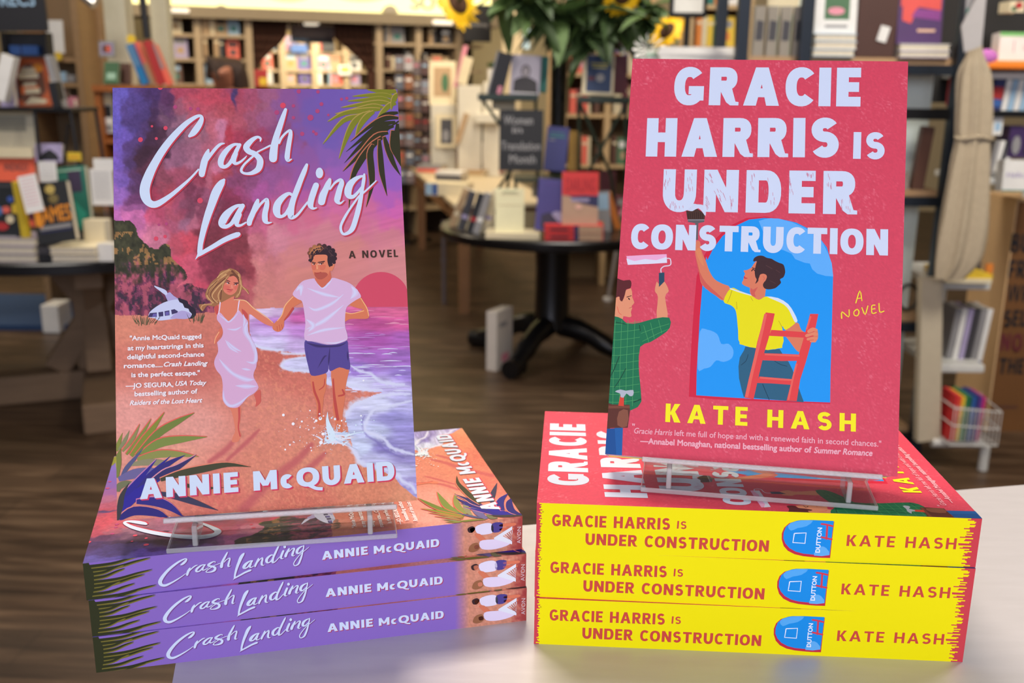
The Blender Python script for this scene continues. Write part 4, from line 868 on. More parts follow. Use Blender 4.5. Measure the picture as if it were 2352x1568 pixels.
def art_SR():
    a = Art(HSR, place_spine, BL, TR_, (.96, .97, 1.0))
    UP = lambda x, y: np.array([x * BL, y * TR_]); rg = random.Random(9)
    a.uv_poly([UP(0, 0), UP(1, 0), UP(1, 1), UP(0, 1)], (238, 226, 10)); a.up()
    RD = (200, 66, 76)
    for e in (0, 1):
        pts = []; n = 46
        for k in range(n):
            y = k / (n - 1); d = (.004 + .006 * abs(math.sin(k * 1.9)) + .004 * rg.random()) if e == 0 else (.008 + .032 * rg.random() * (1.1 - abs(y - .45)) + .004)
            pts.append(UP(d if e == 0 else 1 - d, y))
        for k in range(n - 1):
            y0, y1 = k / (n - 1), (k + 1) / (n - 1); a.uv_poly([UP(e, y0), pts[k], UP(e if 0 else (pts[k][0] / BL), y1), UP(e, y1)], RD)
    a.up(.5)
    T = (198, 74, 62)
    Wd = lambda s, x0, y0, x1, y1, xt, yt, **k: a.word(s, pp(s1, f'{x0},{y0}')[0], pp(s1, f'{x1},{y1}')[0], pp(s1, f'{xt},{yt}')[0], T, **k)
    Wd('GRACIE HARRIS', 143, 582, 727, 604, 143, 527, t=.24, ls=.14, hz=.8); Wd('IS', 760, 598, 806, 601, 760, 562, t=.20, ls=.2)
    Wd('UNDER CONSTRUCTION', 310, 672, 1197, 707, 310, 618, t=.24, ls=.14, hz=.8); Wd('KATE HASH', 1556, 680, 2045, 696, 1556, 630, t=.20, ls=.22, hz=.85)
    a.poly(pp(s1, '1497,570 1490,650 1484,735 1440,734 1400,731 1360,727 1320,718 1288,702 1268,680 1258,650 1258,622 1268,596 1290,576 1320,567 1345,564 1400,565'), (190, 44, 66), 0); a.up(.5)
    a.poly(pp(s1, '1495,567 1488,640 1481,722 1440,722 1400,719 1360,715 1325,706 1295,690 1275,668 1265,645 1266,618 1276,592 1298,574 1325,565 1345,562 1400,562'), (26, 140, 224), 0); a.up(.4)
    a.poly(pp(s1, '1285,590 1300,575 1345,564 1400,565 1370,590 1330,598 1300,610'), (84, 168, 236), 2); a.poly(pp(s1, '1420,700 1440,682 1465,690 1480,722 1410,724'), (96, 172, 236), 2); a.up(.4)
    for s in ('1316,622,5 1370,620,5 1366,668,5 1310,664,5 1316,622,5',): a.stroke(pp(s1, s), (226, 232, 246), 1, cap=False)
    for s in ('1440,580,9 1462,583,9 1490,590,9', '1442,640,9 1465,645,9 1488,650,9', '1466,584,9 1464,648,9'): a.stroke(pp(s1, s), (206, 62, 80), 2)
    V, Fc = font_mesh('DUTTON'); w = V[:, 0].max(); k = .52 * TR_ / w
    q = hmap(HSR, [[1200 + 1409 / 2.0417, 920 + 711 / 2.0417]])[0]
    for dx, dy in ((0, 0), (.00008, 0), (-.0001, 0), (0, .0001), (0, -.0001)):
        n = len(a.v); a.z += .5
        for p in V: a.v.append(place_spine(q[0] + .0026 - p[1] * k * .95 + dx, q[1] - p[0] * k + dy, a.z)); a.c.append(a.alb((226, 232, 246)))
        a.f += [tuple(n + i for i in f) for f in Fc]
    V, Fc = font_mesh("A'"); n = len(a.v); q = hmap(HSR, [[1200 + 95 / 2.0417, 920 + 518 / 2.0417]])[0]
    for p in V: a.v.append(place_spine(q[0] + p[0] * .0011, q[1] - p[1] * .0011, a.z)); a.c.append(a.alb((110, 60, 40)))
    a.f += [tuple(n + i for i in f) for f in Fc]
    return a

CARD = mat('white_card_stock', (238, 236, 240), .5, noise=(300, .03))
PAGES = mat('page_edges', (232, 226, 214), .85, noise=(900, .16, (1, 1, .02)))
M_BACKL = mat('lilac_printed_card', (132, 108, 196), .4)
M_BACKR = mat('yellow_printed_card', (236, 222, 20), .4)
C_TH = 0.00035
def paperback(name, label, T, aC, aS, backm, group=None, foxed=None):
    """local axes: X across the cover from the spine, Y through the book from the front cover, Z up the book"""
    t = thing(name, label, 'book', group=group)
    b = MB(); N = 10                                          # front cover: thin card, softly creased beside the spine
    b.box((BW / 2, C_TH / 2 + .00001, BL / 2), (BW, C_TH, BL), CARD)
    aC.into('front_cover', b, t)
    b = MB(); b.box((C_TH / 2 + .00001, T / 2, BL / 2), (C_TH, T, BL), CARD)
    aS.into('spine', b, t)
    b = MB(); b.box((BW / 2, T - C_TH / 2, BL / 2), (BW, C_TH, BL), backm); b.build('back_cover', t)
    b = MB(); b.box((BW / 2, T / 2, BL / 2), (BW - .0012, T - 2 * C_TH - .0002, BL - .0008), PAGES); b.build('page_block', t)
    return t

bookL = paperback('paperback_book', 'standing purple and coral paperback with a couple running along a beach on its cover', TL_, art_L(), art_SL(), M_BACKL)
bookR = paperback('paperback_book', 'standing coral red paperback with a yellow shirted woman on a ladder on its cover', TR_, art_R(), art_SR(), M_BACKR)
bpy.context.view_layer.update()

def std_matrix(q):
    x, y, z, yaw, lean, tilt = q
    def g(a, b, c):                                        # a across, b up the face, c back through the book
        ct, st = math.cos(tilt), math.sin(tilt); A = ct * a - st * b; B = st * a + ct * b
        X, Y, Z = A, B * math.sin(lean) + c * math.cos(lean), B * math.cos(lean) - c * math.sin(lean)
        return Vector((math.cos(yaw) * X - math.sin(yaw) * Y, math.sin(yaw) * X + math.cos(yaw) * Y, Z))
    M = Matrix.Identity(4); o = Vector((x, y, z + TABLE_Z))
    for c, v in enumerate((g(1, 0, 0), g(0, 0, 1), g(0, 1, 0))):
        for r in range(3): M[r][c] = v[r]
    for r in range(3): M[r][3] = o[r]
    return M
QL = (-0.1767, 0.4110, 0.0702, 0.1819, 0.3861, 0.0055)
QR = (0.0458, 0.4512, 0.0895, -0.1740, 0.4092, -0.0028)
bookL.matrix_world = std_matrix(QL); bookR.matrix_world = std_matrix(QR)
def lie_matrix(x, y, yaw, z0, T):
    c, s = math.cos(yaw), math.sin(yaw); ex, ey = Vector((c, s, 0)), Vector((-s, c, 0))
    o = Vector((x, y, TABLE_Z + z0 + T)) + ex * BL
    M = Matrix.Identity(4)
    for cc, v in enumerate((ey, Vector((0, 0, -1)), -ex)):
        for r in range(3): M[r][cc] = v[r]
    for r in range(3): M[r][3] = o[r]
    return M
LIE_L = [(-0.18914, 0.40019, 0.27663), (-0.18825, 0.40006, 0.25327), (-0.18786, 0.39947, 0.25056)]
LIE_R = [(0.01254, 0.42944, -0.05749), (0.01230, 0.42989, -0.06512), (0.01244, 0.42836, -0.05510)]
for src, poses, T, word in ((bookL, LIE_L, TL_, 'purple spined'), (bookR, LIE_R, TR_, 'yellow spined')):
    for k, (x, y, w) in enumerate(poses):
        c = copy_tree(src); c.matrix_world = lie_matrix(x, y, w, (2 - k) * T, T)
        c['label'] = ('%s paperback lying on top of its stack of three under the %s book' % (word, 'standing'), '%s paperback in the middle of its stack of three' % word, '%s paperback at the bottom of its stack, flat on the grey counter' % word)[k]
        c['group'] = 'stack of %s paperbacks' % word

# ------------------------------------------------------------------ clear acrylic easels
def acrylic(name='clear_acrylic', milk=.03, clear=.92):
    """clear sheet: fresnel mirror over plain see-through, a little milkiness where edges are sawn"""
    mt = bpy.data.materials.new(name); mt.use_nodes = True; nt = mt.node_tree; nt.nodes.clear()
    N = nt.nodes.new; out = N('ShaderNodeOutputMaterial'); tr = N('ShaderNodeBsdfTransparent'); gl = N('ShaderNodeBsdfGlossy'); df = N('ShaderNodeBsdfDiffuse'); tl = N('ShaderNodeBsdfTranslucent')
    tr.inputs[0].default_value = (clear, clear, clear * .995, 1); gl.inputs['Roughness'].default_value = .05; df.inputs[0].default_value = (.85, .87, .86, 1); tl.inputs[0].default_value = (.85, .87, .86, 1)
    fr = N('ShaderNodeFresnel'); fr.inputs[0].default_value = 1.49; no = N('ShaderNodeTexNoise'); no.inputs['Scale'].default_value = 60
    ad = N('ShaderNodeMixShader'); m1 = N('ShaderNodeMixShader'); m2 = N('ShaderNodeMixShader'); mr = N('ShaderNodeMapRange')
    nt.links.new(no.outputs[0], mr.inputs[0]); mr.inputs[3].default_value = milk * .6; mr.inputs[4].default_value = milk * 1.4
    ad.inputs[0].default_value = .5; nt.links.new(df.outputs[0], ad.inputs[1]); nt.links.new(tl.outputs[0], ad.inputs[2])
    nt.links.new(mr.outputs[0], m1.inputs[0]); nt.links.new(tr.outputs[0], m1.inputs[1]); nt.links.new(ad.outputs[0], m1.inputs[2])
    ge = N('ShaderNodeNewGeometry'); mu = N('ShaderNodeMath'); mu.operation = 'MULTIPLY_ADD'; mu.inputs[1].default_value = -1; mu.inputs[2].default_value = 1; mv = N('ShaderNodeMath'); mv.operation = 'MULTIPLY'
    nt.links.new(ge.outputs['Backfacing'], mu.inputs[0]); nt.links.new(mu.outputs[0], mv.inputs[0]); nt.links.new(fr.outputs[0], mv.inputs[1]); nt.links.new(mv.outputs[0], m2.inputs[0]); nt.links.new(m1.outputs[0], m2.inputs[1]); nt.links.new(gl.outputs[0], m2.inputs[2])
    nt.links.new(m2.outputs[0], out.inputs[0]); return mt
ACE = acrylic('sawn_acrylic_edge', .55, .9)
def slab(b, c, d, M, thin):
    """clear sheet with milkier sawn edges; thin = index of the sheet's thickness axis"""
    bm = bmesh.new(); bmesh.ops.create_cube(bm, size=1)
    for v in bm.verts: v.co = Vector([c[i] + v.co[i] * d[i] for i in range(3)])
    bmesh.ops.bevel(bm, geom=bm.edges[:], offset=.0004, segments=1, affect='EDGES'); bm.normal_update(); bm.verts.index_update()
    n = len(b.v); b.v += [tuple(M @ v.co) for v in bm.verts]
    for f in bm.faces:
        b.f.append(tuple(n + v.index for v in f.verts)); b.m.append(b.mi(ACR if abs(f.normal[thin]) > .9 else ACE))
    bm.free()
ACR = acrylic()
def easel(label, q, T, ztop, u0, u1):
    x, y, z, yaw, lean, tilt = q
    t = thing('book_easel', label, 'book stand', group='clear acrylic book easels')
    M = Matrix.Translation((x, y, TABLE_Z + ztop)) @ Matrix.Rotation(yaw, 4, 'Z')
    h = z - ztop; th = .0024
    def place(o): o.parent = t; return o
    L = Matrix.Translation((0, 0, h)) @ Matrix.Rotation(-lean, 4, 'X'); um, uw = (u0 + u1) / 2, u1 - u0
    b = MB(); slab(b, (um, -.0035 + T / 2, -th / 2 - .0002), (uw, T + .009, th), L, 2); b.build('ledge', t)
    b = MB(); slab(b, (um, T + .0032, .045), (uw, th, .095), L, 1); b.build('back_rest', t)
    b = MB(); slab(b, (um, .033, th / 2 + .0006), (uw, .078, th), Matrix.Identity(4), 2); b.build('base_plate', t)
    for k in (.12, .88):
        b = MB(); slab(b, (u0 + uw * k, .006, h / 2 - .0005), (.0024, .020, h - 2 * th - .0012), Matrix.Identity(4), 0); b.build('support', t)
    t.matrix_world = M
    return t
easel('clear acrylic easel holding the purple beach paperback', QL, TL_, 3 * TL_, .021, .125)
easel('clear acrylic easel holding the coral red ladder paperback', QR, TR_, 3 * TR_, .018, .127)

# ------------------------------------------------------------------ the counter
def unproj(px, py, z=None, y=None):
    d = C_RT * ((px - 1176) / F_PX) + C_UP * (-(py - 784) / F_PX) + _fw
    if z is not None: k = (z - CAM.z) / d.z
    else: k = (y - CAM.y) / d.y
    return CAM + d * k
METAL = mat('brushed_zinc', (196, 194, 196), .46, .3, noise=(26, .07, (1, 6, 1)), bump=.05)
EDGE = mat('counter_edge_band', (205, 203, 200), .35, .3)
def counter():
    a = unproj(396, 1566, z=TABLE_Z); b = unproj(403, 1527, z=TABLE_Z); c = unproj(1205, 1206, z=TABLE_Z); d = unproj(2352, 1113, z=TABLE_Z)
    ld = (b - a).normalized(); bd = (d - c).normalized()
    # left edge line meets back edge line
    den = ld.x * bd.y - ld.y * bd.x; k = ((c.x - a.x) * bd.y - (c.y - a.y) * bd.x) / den; corner = a + ld * k
    fl = a - ld * .35; br = d + bd * .4; fr = br + (fl - corner)
    pts = [fl, fr, br, corner]
    t = thing('display_counter', 'pale grey brushed metal counter under the two book stacks', 'counter')
    m_ = MB(); top = [Vector((p.x, p.y, TABLE_Z)) for p in pts]; bot = [p - Vector((0, 0, .028)) for p in top]
    m_.face(top, METAL); m_.face(bot[::-1], METAL)
    for i in range(4): m_.face([top[i], bot[i], bot[(i + 1) % 4], top[(i + 1) % 4]], EDGE)
    m_.build('countertop', t)
    m_ = MB(); cen = sum(top, Vector()) / 4
    ins = [cen + (p - cen) * .90 for p in top]; i2 = [Vector((p.x, p.y, TABLE_Z - .0285)) for p in ins]; i3 = [Vector((p.x, p.y, 0.0)) for p in ins]
    wood = mat('counter_body_wood', (96, 72, 54), .6, noise=(8, .25, (1, 1, 12)))
    for i in range(4): m_.face([i2[i], i3[i], i3[(i + 1) % 4], i2[(i + 1) % 4]], wood)
    m_.face(i2, wood); m_.face(i3[::-1], wood)
    m_.build('counter_body', t)
    return corner
corner = counter()

# ================================================================== the shop behind
def P3(px, py, y): return unproj(px, py, y=y)
def PZ(px, py, z): return unproj(px, py, z=z)
PAL = {'cream': (222, 208, 172), 'white': (226, 224, 218), 'tan': (176, 146, 108), 'black': (26, 26, 30), 'grey': (140, 138, 138), 'charcoal': (62, 60, 64), 'red': (176, 44, 44), 'coral': (228, 104, 84), 'orange': (220, 128, 44),
       'yellow': (226, 190, 50), 'green': (62, 104, 66), 'teal': (36, 116, 104), 'pale blue': (150, 182, 206), 'blue': (52, 92, 156), 'navy': (38, 44, 92), 'purple': (92, 74, 150), 'lilac': (168, 156, 190), 'pink': (220, 140, 156), 'brown': (92, 58, 42), 'mint': (160, 196, 170), 'maroon': (98, 34, 44)}
def cm(c, rough=.55):
    if isinstance(c, str): return mat(c.replace(' ', '_') + '_book_cloth', PAL[c], rough, noise=(18, .12))
    return mat('printed_board_%d_%d_%d' % c, c, rough, noise=(18, .10))

def decorate(b, items, w, h, y=-.0008):
    """flat print on a front face: ('r',x0,z0,x1,z1,col) ('o',x,z,rx,rz,col) ('p',[(x,z)..],col) ('t',text,x0,z,width,height,col); fractions of the face, origin bottom left"""
    for i, it in enumerate(items or []):
        yy = y - .0003 * i; k = it[0]; col = cm(it[-1])
        X = lambda f: (f - .5) * w
        if k == 'r': b.face([(X(it[1]), yy, it[2] * h), (X(it[3]), yy, it[2] * h), (X(it[3]), yy, it[4] * h), (X(it[1]), yy, it[4] * h)], col)
        elif k == 'o': b.face([(X(it[1]) + it[3] * w * math.cos(t), yy, it[2] * h + it[4] * h * math.sin(t)) for t in np.linspace(0, 2 * math.pi, 20, endpoint=False)], col)
        elif k == 'p':
            for T in tessellate_polygon([[Vector((x, z, 0)) for x, z in it[1]]]): b.face([(X(it[1][j][0]), yy, it[1][j][1] * h) for j in T], col)
        elif k == 't':
            V, Fc = font_mesh(it[1]); ww = V[:, 0].max() - V[:, 0].min(); hh = V[:, 1].max(); sx, sy = it[4] * w / ww, it[5] * h / hh
            n = len(b.v); mi = b.mi(col)
            for rep in ((0, 0), (.02, 0), (-.02, 0), (0, .02)):
                n = len(b.v); yy -= .0001
                b.v += [(X(it[2]) + (p[0] - V[:, 0].min() + rep[0]) * sx, yy, it[3] * h + (p[1] + rep[1]) * sy) for p in V]
                b.f += [tuple(n + j for j in f) for f in Fc]; b.m += [mi] * len(Fc)

def orient(o, loc, yaw=0, lean=0, tilt=0):
    o.matrix_world = Matrix.Translation(loc) @ Matrix.Rotation(R(yaw), 4, 'Z') @ Matrix.Rotation(R(-lean), 4, 'X') @ Matrix.Rotation(R(tilt), 4, 'Y')
    return o
PG = mat('book_block_paper', (214, 204, 182), .85, noise=(500, .14, (1, 1, .03)))
def standing(label, loc, w, h, t, col, yaw=0, lean=0, tilt=0, decor=None, group=None, name='hardcover_book', spine=None, parts=True, cat='book', page=None):
    """a book on its lower edge, front towards -Y"""
    c = cm(col); sp = cm(spine) if spine else c
    def cover(b):
        b.box((0, .0012, h / 2), (w, .0024, h), c); b.box((0, t - .0012, h / 2), (w, .0024, h), c)
        b.box((-w / 2 + .0012, t / 2, h / 2), (.0024, t - .0048, h), sp); decorate(b, decor, w, h, -.0006)
    def pages(b): b.box((.001, t / 2, h / 2), (w - .006, t - .0052, h - .006), page or PG)
    if parts and t > .006:
        o = thing(name, label, cat, group=group)
        b = MB(); cover(b); b.build('cover', o); b = MB(); pages(b); b.build('page_block', o)
    else:
        b = MB(); cover(b)
        if t > .006: pages(b)
        o = tag(b.build(name), label, cat, group)
    return orient(o, loc, yaw, lean, tilt)
def px_book(label, x0, y0, x1, y1, Y=None, z=None, t=.03, col='cream', lean=12, **k):
    """a standing book whose face fills a given patch of the view at depth Y or on a surface at height z"""
    xc = (x0 + x1) / 2
    base = PZ(xc, y1, z) if z is not None else P3(xc, y1, Y); Y = base.y
    w = (P3(x1, y1, Y) - P3(x0, y1, Y)).length; top = P3(xc, y0, Y); h = (top.z - base.z) / math.cos(R(lean)) * (1 + .25 * math.sin(R(lean)) * 0)
    return standing(label, base, w, h, t, col, lean=lean, **k)
def lying(label, loc, w, d, t, col, yaw=0, group=None, name='hardcover_book', page=True, spine=None, edge=None, decor=None, parts=True):
    """a book flat on its back: spine or page edge towards -Y; loc = centre of the underside front edge"""
    b = MB(); c = cm(col); s_ = cm(spine) if spine else c
    b.box((0, d / 2, t - .0012), (w, d, .0024), c); b.box((0, d / 2, .0012), (w, d, .0024), c)
    if not edge: b.box((0, .0012, t / 2), (w, .0024, t - .0048), s_)
    else: b.box((0, d - .0012, t / 2), (w, .0024, t - .0048), s_)
    decorate(b, decor, w, t, -.0006)
    p = MB(); p.box((0, d / 2, t / 2), (w - .006, d - .0056, t - .0054), PG)
    if parts:
        o = thing(name, label, 'book', group=group); b.build('cover', o); p.build('page_block', o)
    else:
        n = len(b.v); b.box((0, d / 2, t / 2), (w - .006, d - .0056, t - .0054), PG); o = tag(b.build(name), label, 'book', group)
    return orient(o, loc, yaw)
def pile(labelfn, px, pyb, z, w, d, ts, cols, yaw=0, group=None, **k):
    base = PZ(px, pyb, z); zz = z
    for i, t in enumerate(ts):
        j = random.uniform(-1, 1)
        lying(labelfn(i), Vector((base.x + .004 * j, base.y + .004 * j, zz)), w, d, t, cols[i % len(cols)], yaw + 1.5 * j, group, **k); zz += t + .0003
    return base, zz

# ------------------------------------------------------------------ floor, walls, ceiling
def floor_mat():
    mt = bpy.data.materials.new('brown_wood_planks'); mt.use_nodes = True; nt = mt.node_tree; b = nt.nodes['Principled BSDF']; N = nt.nodes.new; Lk = nt.links.new
    tc = N('ShaderNodeTexCoord'); br = N('ShaderNodeTexBrick'); br.offset = .37; br.inputs['Scale'].default_value = 1
    br.inputs['Brick Width'].default_value = 1.25; br.inputs['Row Height'].default_value = .15; br.inputs['Mortar Size'].default_value = .0025; br.inputs['Bias'].default_value = 0
    br.inputs['Color1'].default_value = (.40, .40, .40, 1); br.inputs['Color2'].default_value = (1, 1, 1, 1); br.inputs['Mortar'].default_value = (.12, .12, .12, 1)
    mp = N('ShaderNodeMapping'); mp.inputs['Scale'].default_value = (.9, 9, 1); no = N('ShaderNodeTexNoise'); no.inputs['Scale'].default_value = 3.2; no.inputs['Detail'].default_value = 6; no.inputs['Distortion'].default_value = .6
    cr = N('ShaderNodeValToRGB'); e = cr.color_ramp.elements
    e[0].position = .28; e[0].color = (*s2l((50, 36, 25)), 1); e[1].position = .78; e[1].color = (*s2l((128, 104, 80)), 1); q = cr.color_ramp.elements.new(.52); q.color = (*s2l((82, 63, 47)), 1)
    mx = N('ShaderNodeMix'); mx.data_type = 'RGBA'; mx.blend_type = 'MULTIPLY'; mx.inputs[0].default_value = .62
    rot = N('ShaderNodeMapping'); rot.inputs['Rotation'].default_value = (0, 0, R(3)); Lk(tc.outputs['Object'], rot.inputs[0]); Lk(rot.outputs[0], br.inputs[0]); Lk(rot.outputs[0], mp.inputs[0]); Lk(mp.outputs[0], no.inputs[0])
    Lk(no.outputs['Fac'], cr.inputs[0]); Lk(cr.outputs[0], mx.inputs[6]); Lk(br.outputs['Color'], mx.inputs[7]); Lk(mx.outputs[2], b.inputs['Base Color'])
    b.inputs['Roughness'].default_value = .42; b.inputs['Specular IOR Level'].default_value = .4
    return mt
b = MB(); b.box((0, 3.9, -.02), (13, 14.6, .04), floor_mat()); tag(b.build('floor'), kind='structure')
WALL = mat('warm_cream_wall', (196, 180, 146), .85, noise=(6, .05)); WALLD = mat('shadowed_brown_wall', (92, 76, 58), .85, noise=(6, .1))
b = MB(); b.box((-6.4, 3.9, 1.6), (.1, 14.6, 3.2), WALL); tag(b.build('wall_left'), kind='structure')
b = MB(); b.box((6.4, 3.9, 1.6), (.1, 14.6, 3.2), WALL); tag(b.build('wall_right'), kind='structure')
b = MB(); b.box((0, 11.15, 1.6), (13, .1, 3.2), WALL); tag(b.build('wall_back'), kind='structure')
b = MB(); b.box((0, 3.9, 3.22), (13, 14.6, .04), mat('ceiling_paint', (214, 206, 190), .9)); tag(b.build('ceiling'), kind='structure')
for i, (x, y) in enumerate(((-2.0, 3.2), (.4, 4.2), (2.2, 2.8), (-2.6, 6.2), (.3, 7.0))):
    pass

# ------------------------------------------------------------------ rear bookcase wall with the lit fascia (turned 21 degrees)
TW_ = math.atan2(.358, .934); EX = Vector((.934, .358, 0)); EN = Vector((.358, -.934, 0)); O_ = Vector((-2.83, 8.0, 0))
MW = Matrix(((EX.x, -EN.x, 0, O_.x), (EX.y, -EN.y, 0, O_.y), (0, 0, 1, 0), (0, 0, 0, 1)))     # local x along the wall, y into it
def onw(px, py, off=0.0):
    """(s, z) on the wall plane moved off metres into the wall"""
    d = C_RT * ((px - 1176) / F_PX) + C_UP * (-(py - 784) / F_PX) + _fw; n = -EN; o = O_ + n * off
    k = (o - CAM).dot(n) / d.dot(n); q = CAM + d * k
    return (q - O_).dot(EX), q.z
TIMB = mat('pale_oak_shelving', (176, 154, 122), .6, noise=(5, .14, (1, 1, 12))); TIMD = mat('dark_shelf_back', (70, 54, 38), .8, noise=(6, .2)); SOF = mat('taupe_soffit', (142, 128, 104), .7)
LITM = mat('lit_fascia_panel', (250, 246, 200), .5, emit=((255, 246, 150), 1.0))
s0, zb0 = onw(280, 5); s1_, zb1 = onw(1050, 40); zband = (onw(370, 12)[1] + onw(1040, 38)[1]) / 2; zsof = (onw(400, 42)[1] + onw(1000, 58)[1]) / 2
def wobj(b, name, **k):
    o = b.build(name); o.matrix_world = MW; return tag(o, **k)
SL, SR = onw(232, 100)[0], onw(1130, 100)[0]
b = MB(); b.box(((SL + SR) / 2, .1, zband + .35), (SR - SL, .14, .70), LITM)
for px, wpx in ((615, 90), (770, 110)):
    s, z = onw(px + wpx / 2, -4); w = wpx / 2275 * 8.3
    b.face([(s + w * .62 * math.cos(t), .028, z + .05 + .075 * math.sin(t)) for t in np.linspace(0, 2 * math.pi, 24, endpoint=False)], mat('salmon_sign_print', (240, 190, 140), .6, emit=((250, 190, 120), .9)))
for px in (508, 895):
    s, z = onw(px, 24); b.prism([(s + .06 * math.cos(t), z - .02 + .06 * math.sin(t)) for t in np.linspace(0, math.pi, 12)], -.03, .025, mat('grey_lamp_cap', (170, 160, 140), .6))
V, Fc = font_mesh('SO'); s, z = onw(945, 20); n = len(b.v); mi = b.mi(mat('grey_sign_letter', (120, 128, 118), .5))
kx = (onw(1000, 20)[0] - s) / V[:, 0].max()
for rep in (-.03, 0, .03):
    n = len(b.v); b.v += [(s + (p[0] + rep) * kx, .024 - .002 * rep, z + p[1] * kx) for p in V]; b.f += [tuple(n + j for j in f) for f in Fc]; b.m += [mi] * len(Fc)
wobj(b, 'illuminated_sign', label='long glowing cream fascia sign above the rear bookcases', cat='sign')
b = MB(); b.box(((SL + SR) / 2, .12, (zband + zsof) / 2), (SR - SL + .1, .42, zband - zsof), SOF); wobj(b, 'trim_1', kind='structure')

def case(name, label, x0, x1, depth, rows, posts, zt, back=TIMD, y0=.0):
    """open shelving in wall space: x0,x1 along the wall, rows = shelf heights, posts = upright positions"""
    t = thing(name, label, 'bookcase'); t.matrix_world = MW
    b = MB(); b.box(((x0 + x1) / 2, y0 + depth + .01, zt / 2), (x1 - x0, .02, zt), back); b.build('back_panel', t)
    for s in posts: b = MB(); b.box((s, y0 + depth / 2, zt / 2), (.055, depth, zt), TIMB); b.build('upright', t)
    for z in rows: b = MB(); b.box(((x0 + x1) / 2, y0 + depth / 2 + .01, z - .0125), (x1 - x0, depth - .02, .025), TIMB); b.build('shelf', t)
    return t
RIDX = {}
def fill_row(x0, x1, z, depth, bay, shelf, cols, h0=.14, h1=.21, facing=.25, M=MW, y0=.0, seed=1, group=None, gap=.003, dens=1.0):
    rg = random.Random(seed); x = x0 + .01; prev = None; k = 0
    while x < x1 - .03:
        c = rg.choice(cols); h = rg.uniform(h0, h1)
        if rg.random() < facing: w = rg.uniform(.09, .13); t = .02; face = True
        else: w = rg.uniform(.016, .045); t = rg.uniform(.10, .14); face = False
        if x + w > x1 - .005: break
        if rg.random() < dens:
            b = MB()
            if face:
                b.box((0, .01, h / 2), (w, .02, h), cm(c)); dc = rg.choice(['cream', 'white', 'grey', 'black', 'coral', 'pale blue'])
                b.face([(-w * .35, -.001, h * .62), (w * .35, -.001, h * .62), (w * .35, -.001, h * .85), (-w * .35, -.001, h * .85)], cm(dc)); b.face([(-w * .25, -.001, h * .2), (w * .25, -.001, h * .2), (w * .2, -.001, h * .5), (-w * .25, -.001, h * .45)], cm(rg.choice(['tan', 'pink', 'teal', 'orange', 'charcoal'])))
                lab = '%s cover facing out' % c
            else:
                b.box((0, t / 2, h / 2), (w, t, h), cm(c)); b.face([(-w * .4, -.001, h * .7), (w * .4, -.001, h * .7), (w * .4, -.001, h * .8), (-w * .4, -.001, h * .8)], cm('cream'))
                lab = '%s spine' % c
            lab += (' right of %s' % prev if prev else ' at left end') + ', %s row, %s' % (shelf, bay)
            o = tag(b.build('shelf_book'), lab, 'book', group or ('books on ' + bay))
            o.matrix_world = M @ Matrix.Translation((x + w / 2, y0 + (.02 if face else .0) + rg.uniform(0, .01), z + .0005)) @ (Matrix.Rotation(R(-8), 4, 'X') if face else Matrix.Identity(4))
            prev = c
        x += w + gap + (rg.uniform(.02, .08) if rg.random() < .08 else 0); k += 1
MUTED = ['cream', 'tan', 'white', 'grey', 'charcoal', 'brown', 'cream', 'tan', 'pale blue', 'coral', 'lilac', 'black', 'mint', 'maroon']
zt = zsof
# left bay
a0, a1 = onw(372, 100)[0], onw(566, 100)[0]; rowsL = [onw(470, 78)[1], onw(470, 134)[1], onw(470, 192)[1], onw(470, 250)[1]]
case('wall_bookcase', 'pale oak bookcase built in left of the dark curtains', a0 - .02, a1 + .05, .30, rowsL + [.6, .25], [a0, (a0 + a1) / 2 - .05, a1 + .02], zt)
for i, z in enumerate(rowsL[:3]):
    for j, (q0, q1) in enumerate(((a0 + .03, (a0 + a1) / 2 - .08), ((a0 + a1) / 2 - .02, a1 - .01))):
        fill_row(q0, q1, z, .28, 'rear bay left of curtains', ('top', 'second', 'third')[i], MUTED, .13, .19, .35, seed=10 + i * 3 + j, y0=.03)
# right bay
c0, c1 = onw(866, 100)[0], onw(1110, 100)[0]; rowsR = [onw(910, 98)[1], onw(910, 158)[1], onw(910, 215)[1], onw(910, 275)[1]]
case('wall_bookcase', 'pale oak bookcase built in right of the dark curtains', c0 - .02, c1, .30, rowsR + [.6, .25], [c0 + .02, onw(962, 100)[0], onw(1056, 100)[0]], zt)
for i, z in enumerate(rowsR[:3]):
    for j, (q0, q1) in enumerate(((onw(880, 100)[0], onw(955, 100)[0]), (onw(969, 100)[0], onw(1050, 100)[0]))):
        fill_row(q0 + .02, q1 - .02, z, .28, 'rear bay right of curtains', ('top', 'second', 'third')[i], ['brown', 'charcoal', 'tan', 'grey', 'cream', 'black', 'navy'], .10, .16, .4, seed=40 + i * 3 + j, y0=.03, dens=.7)
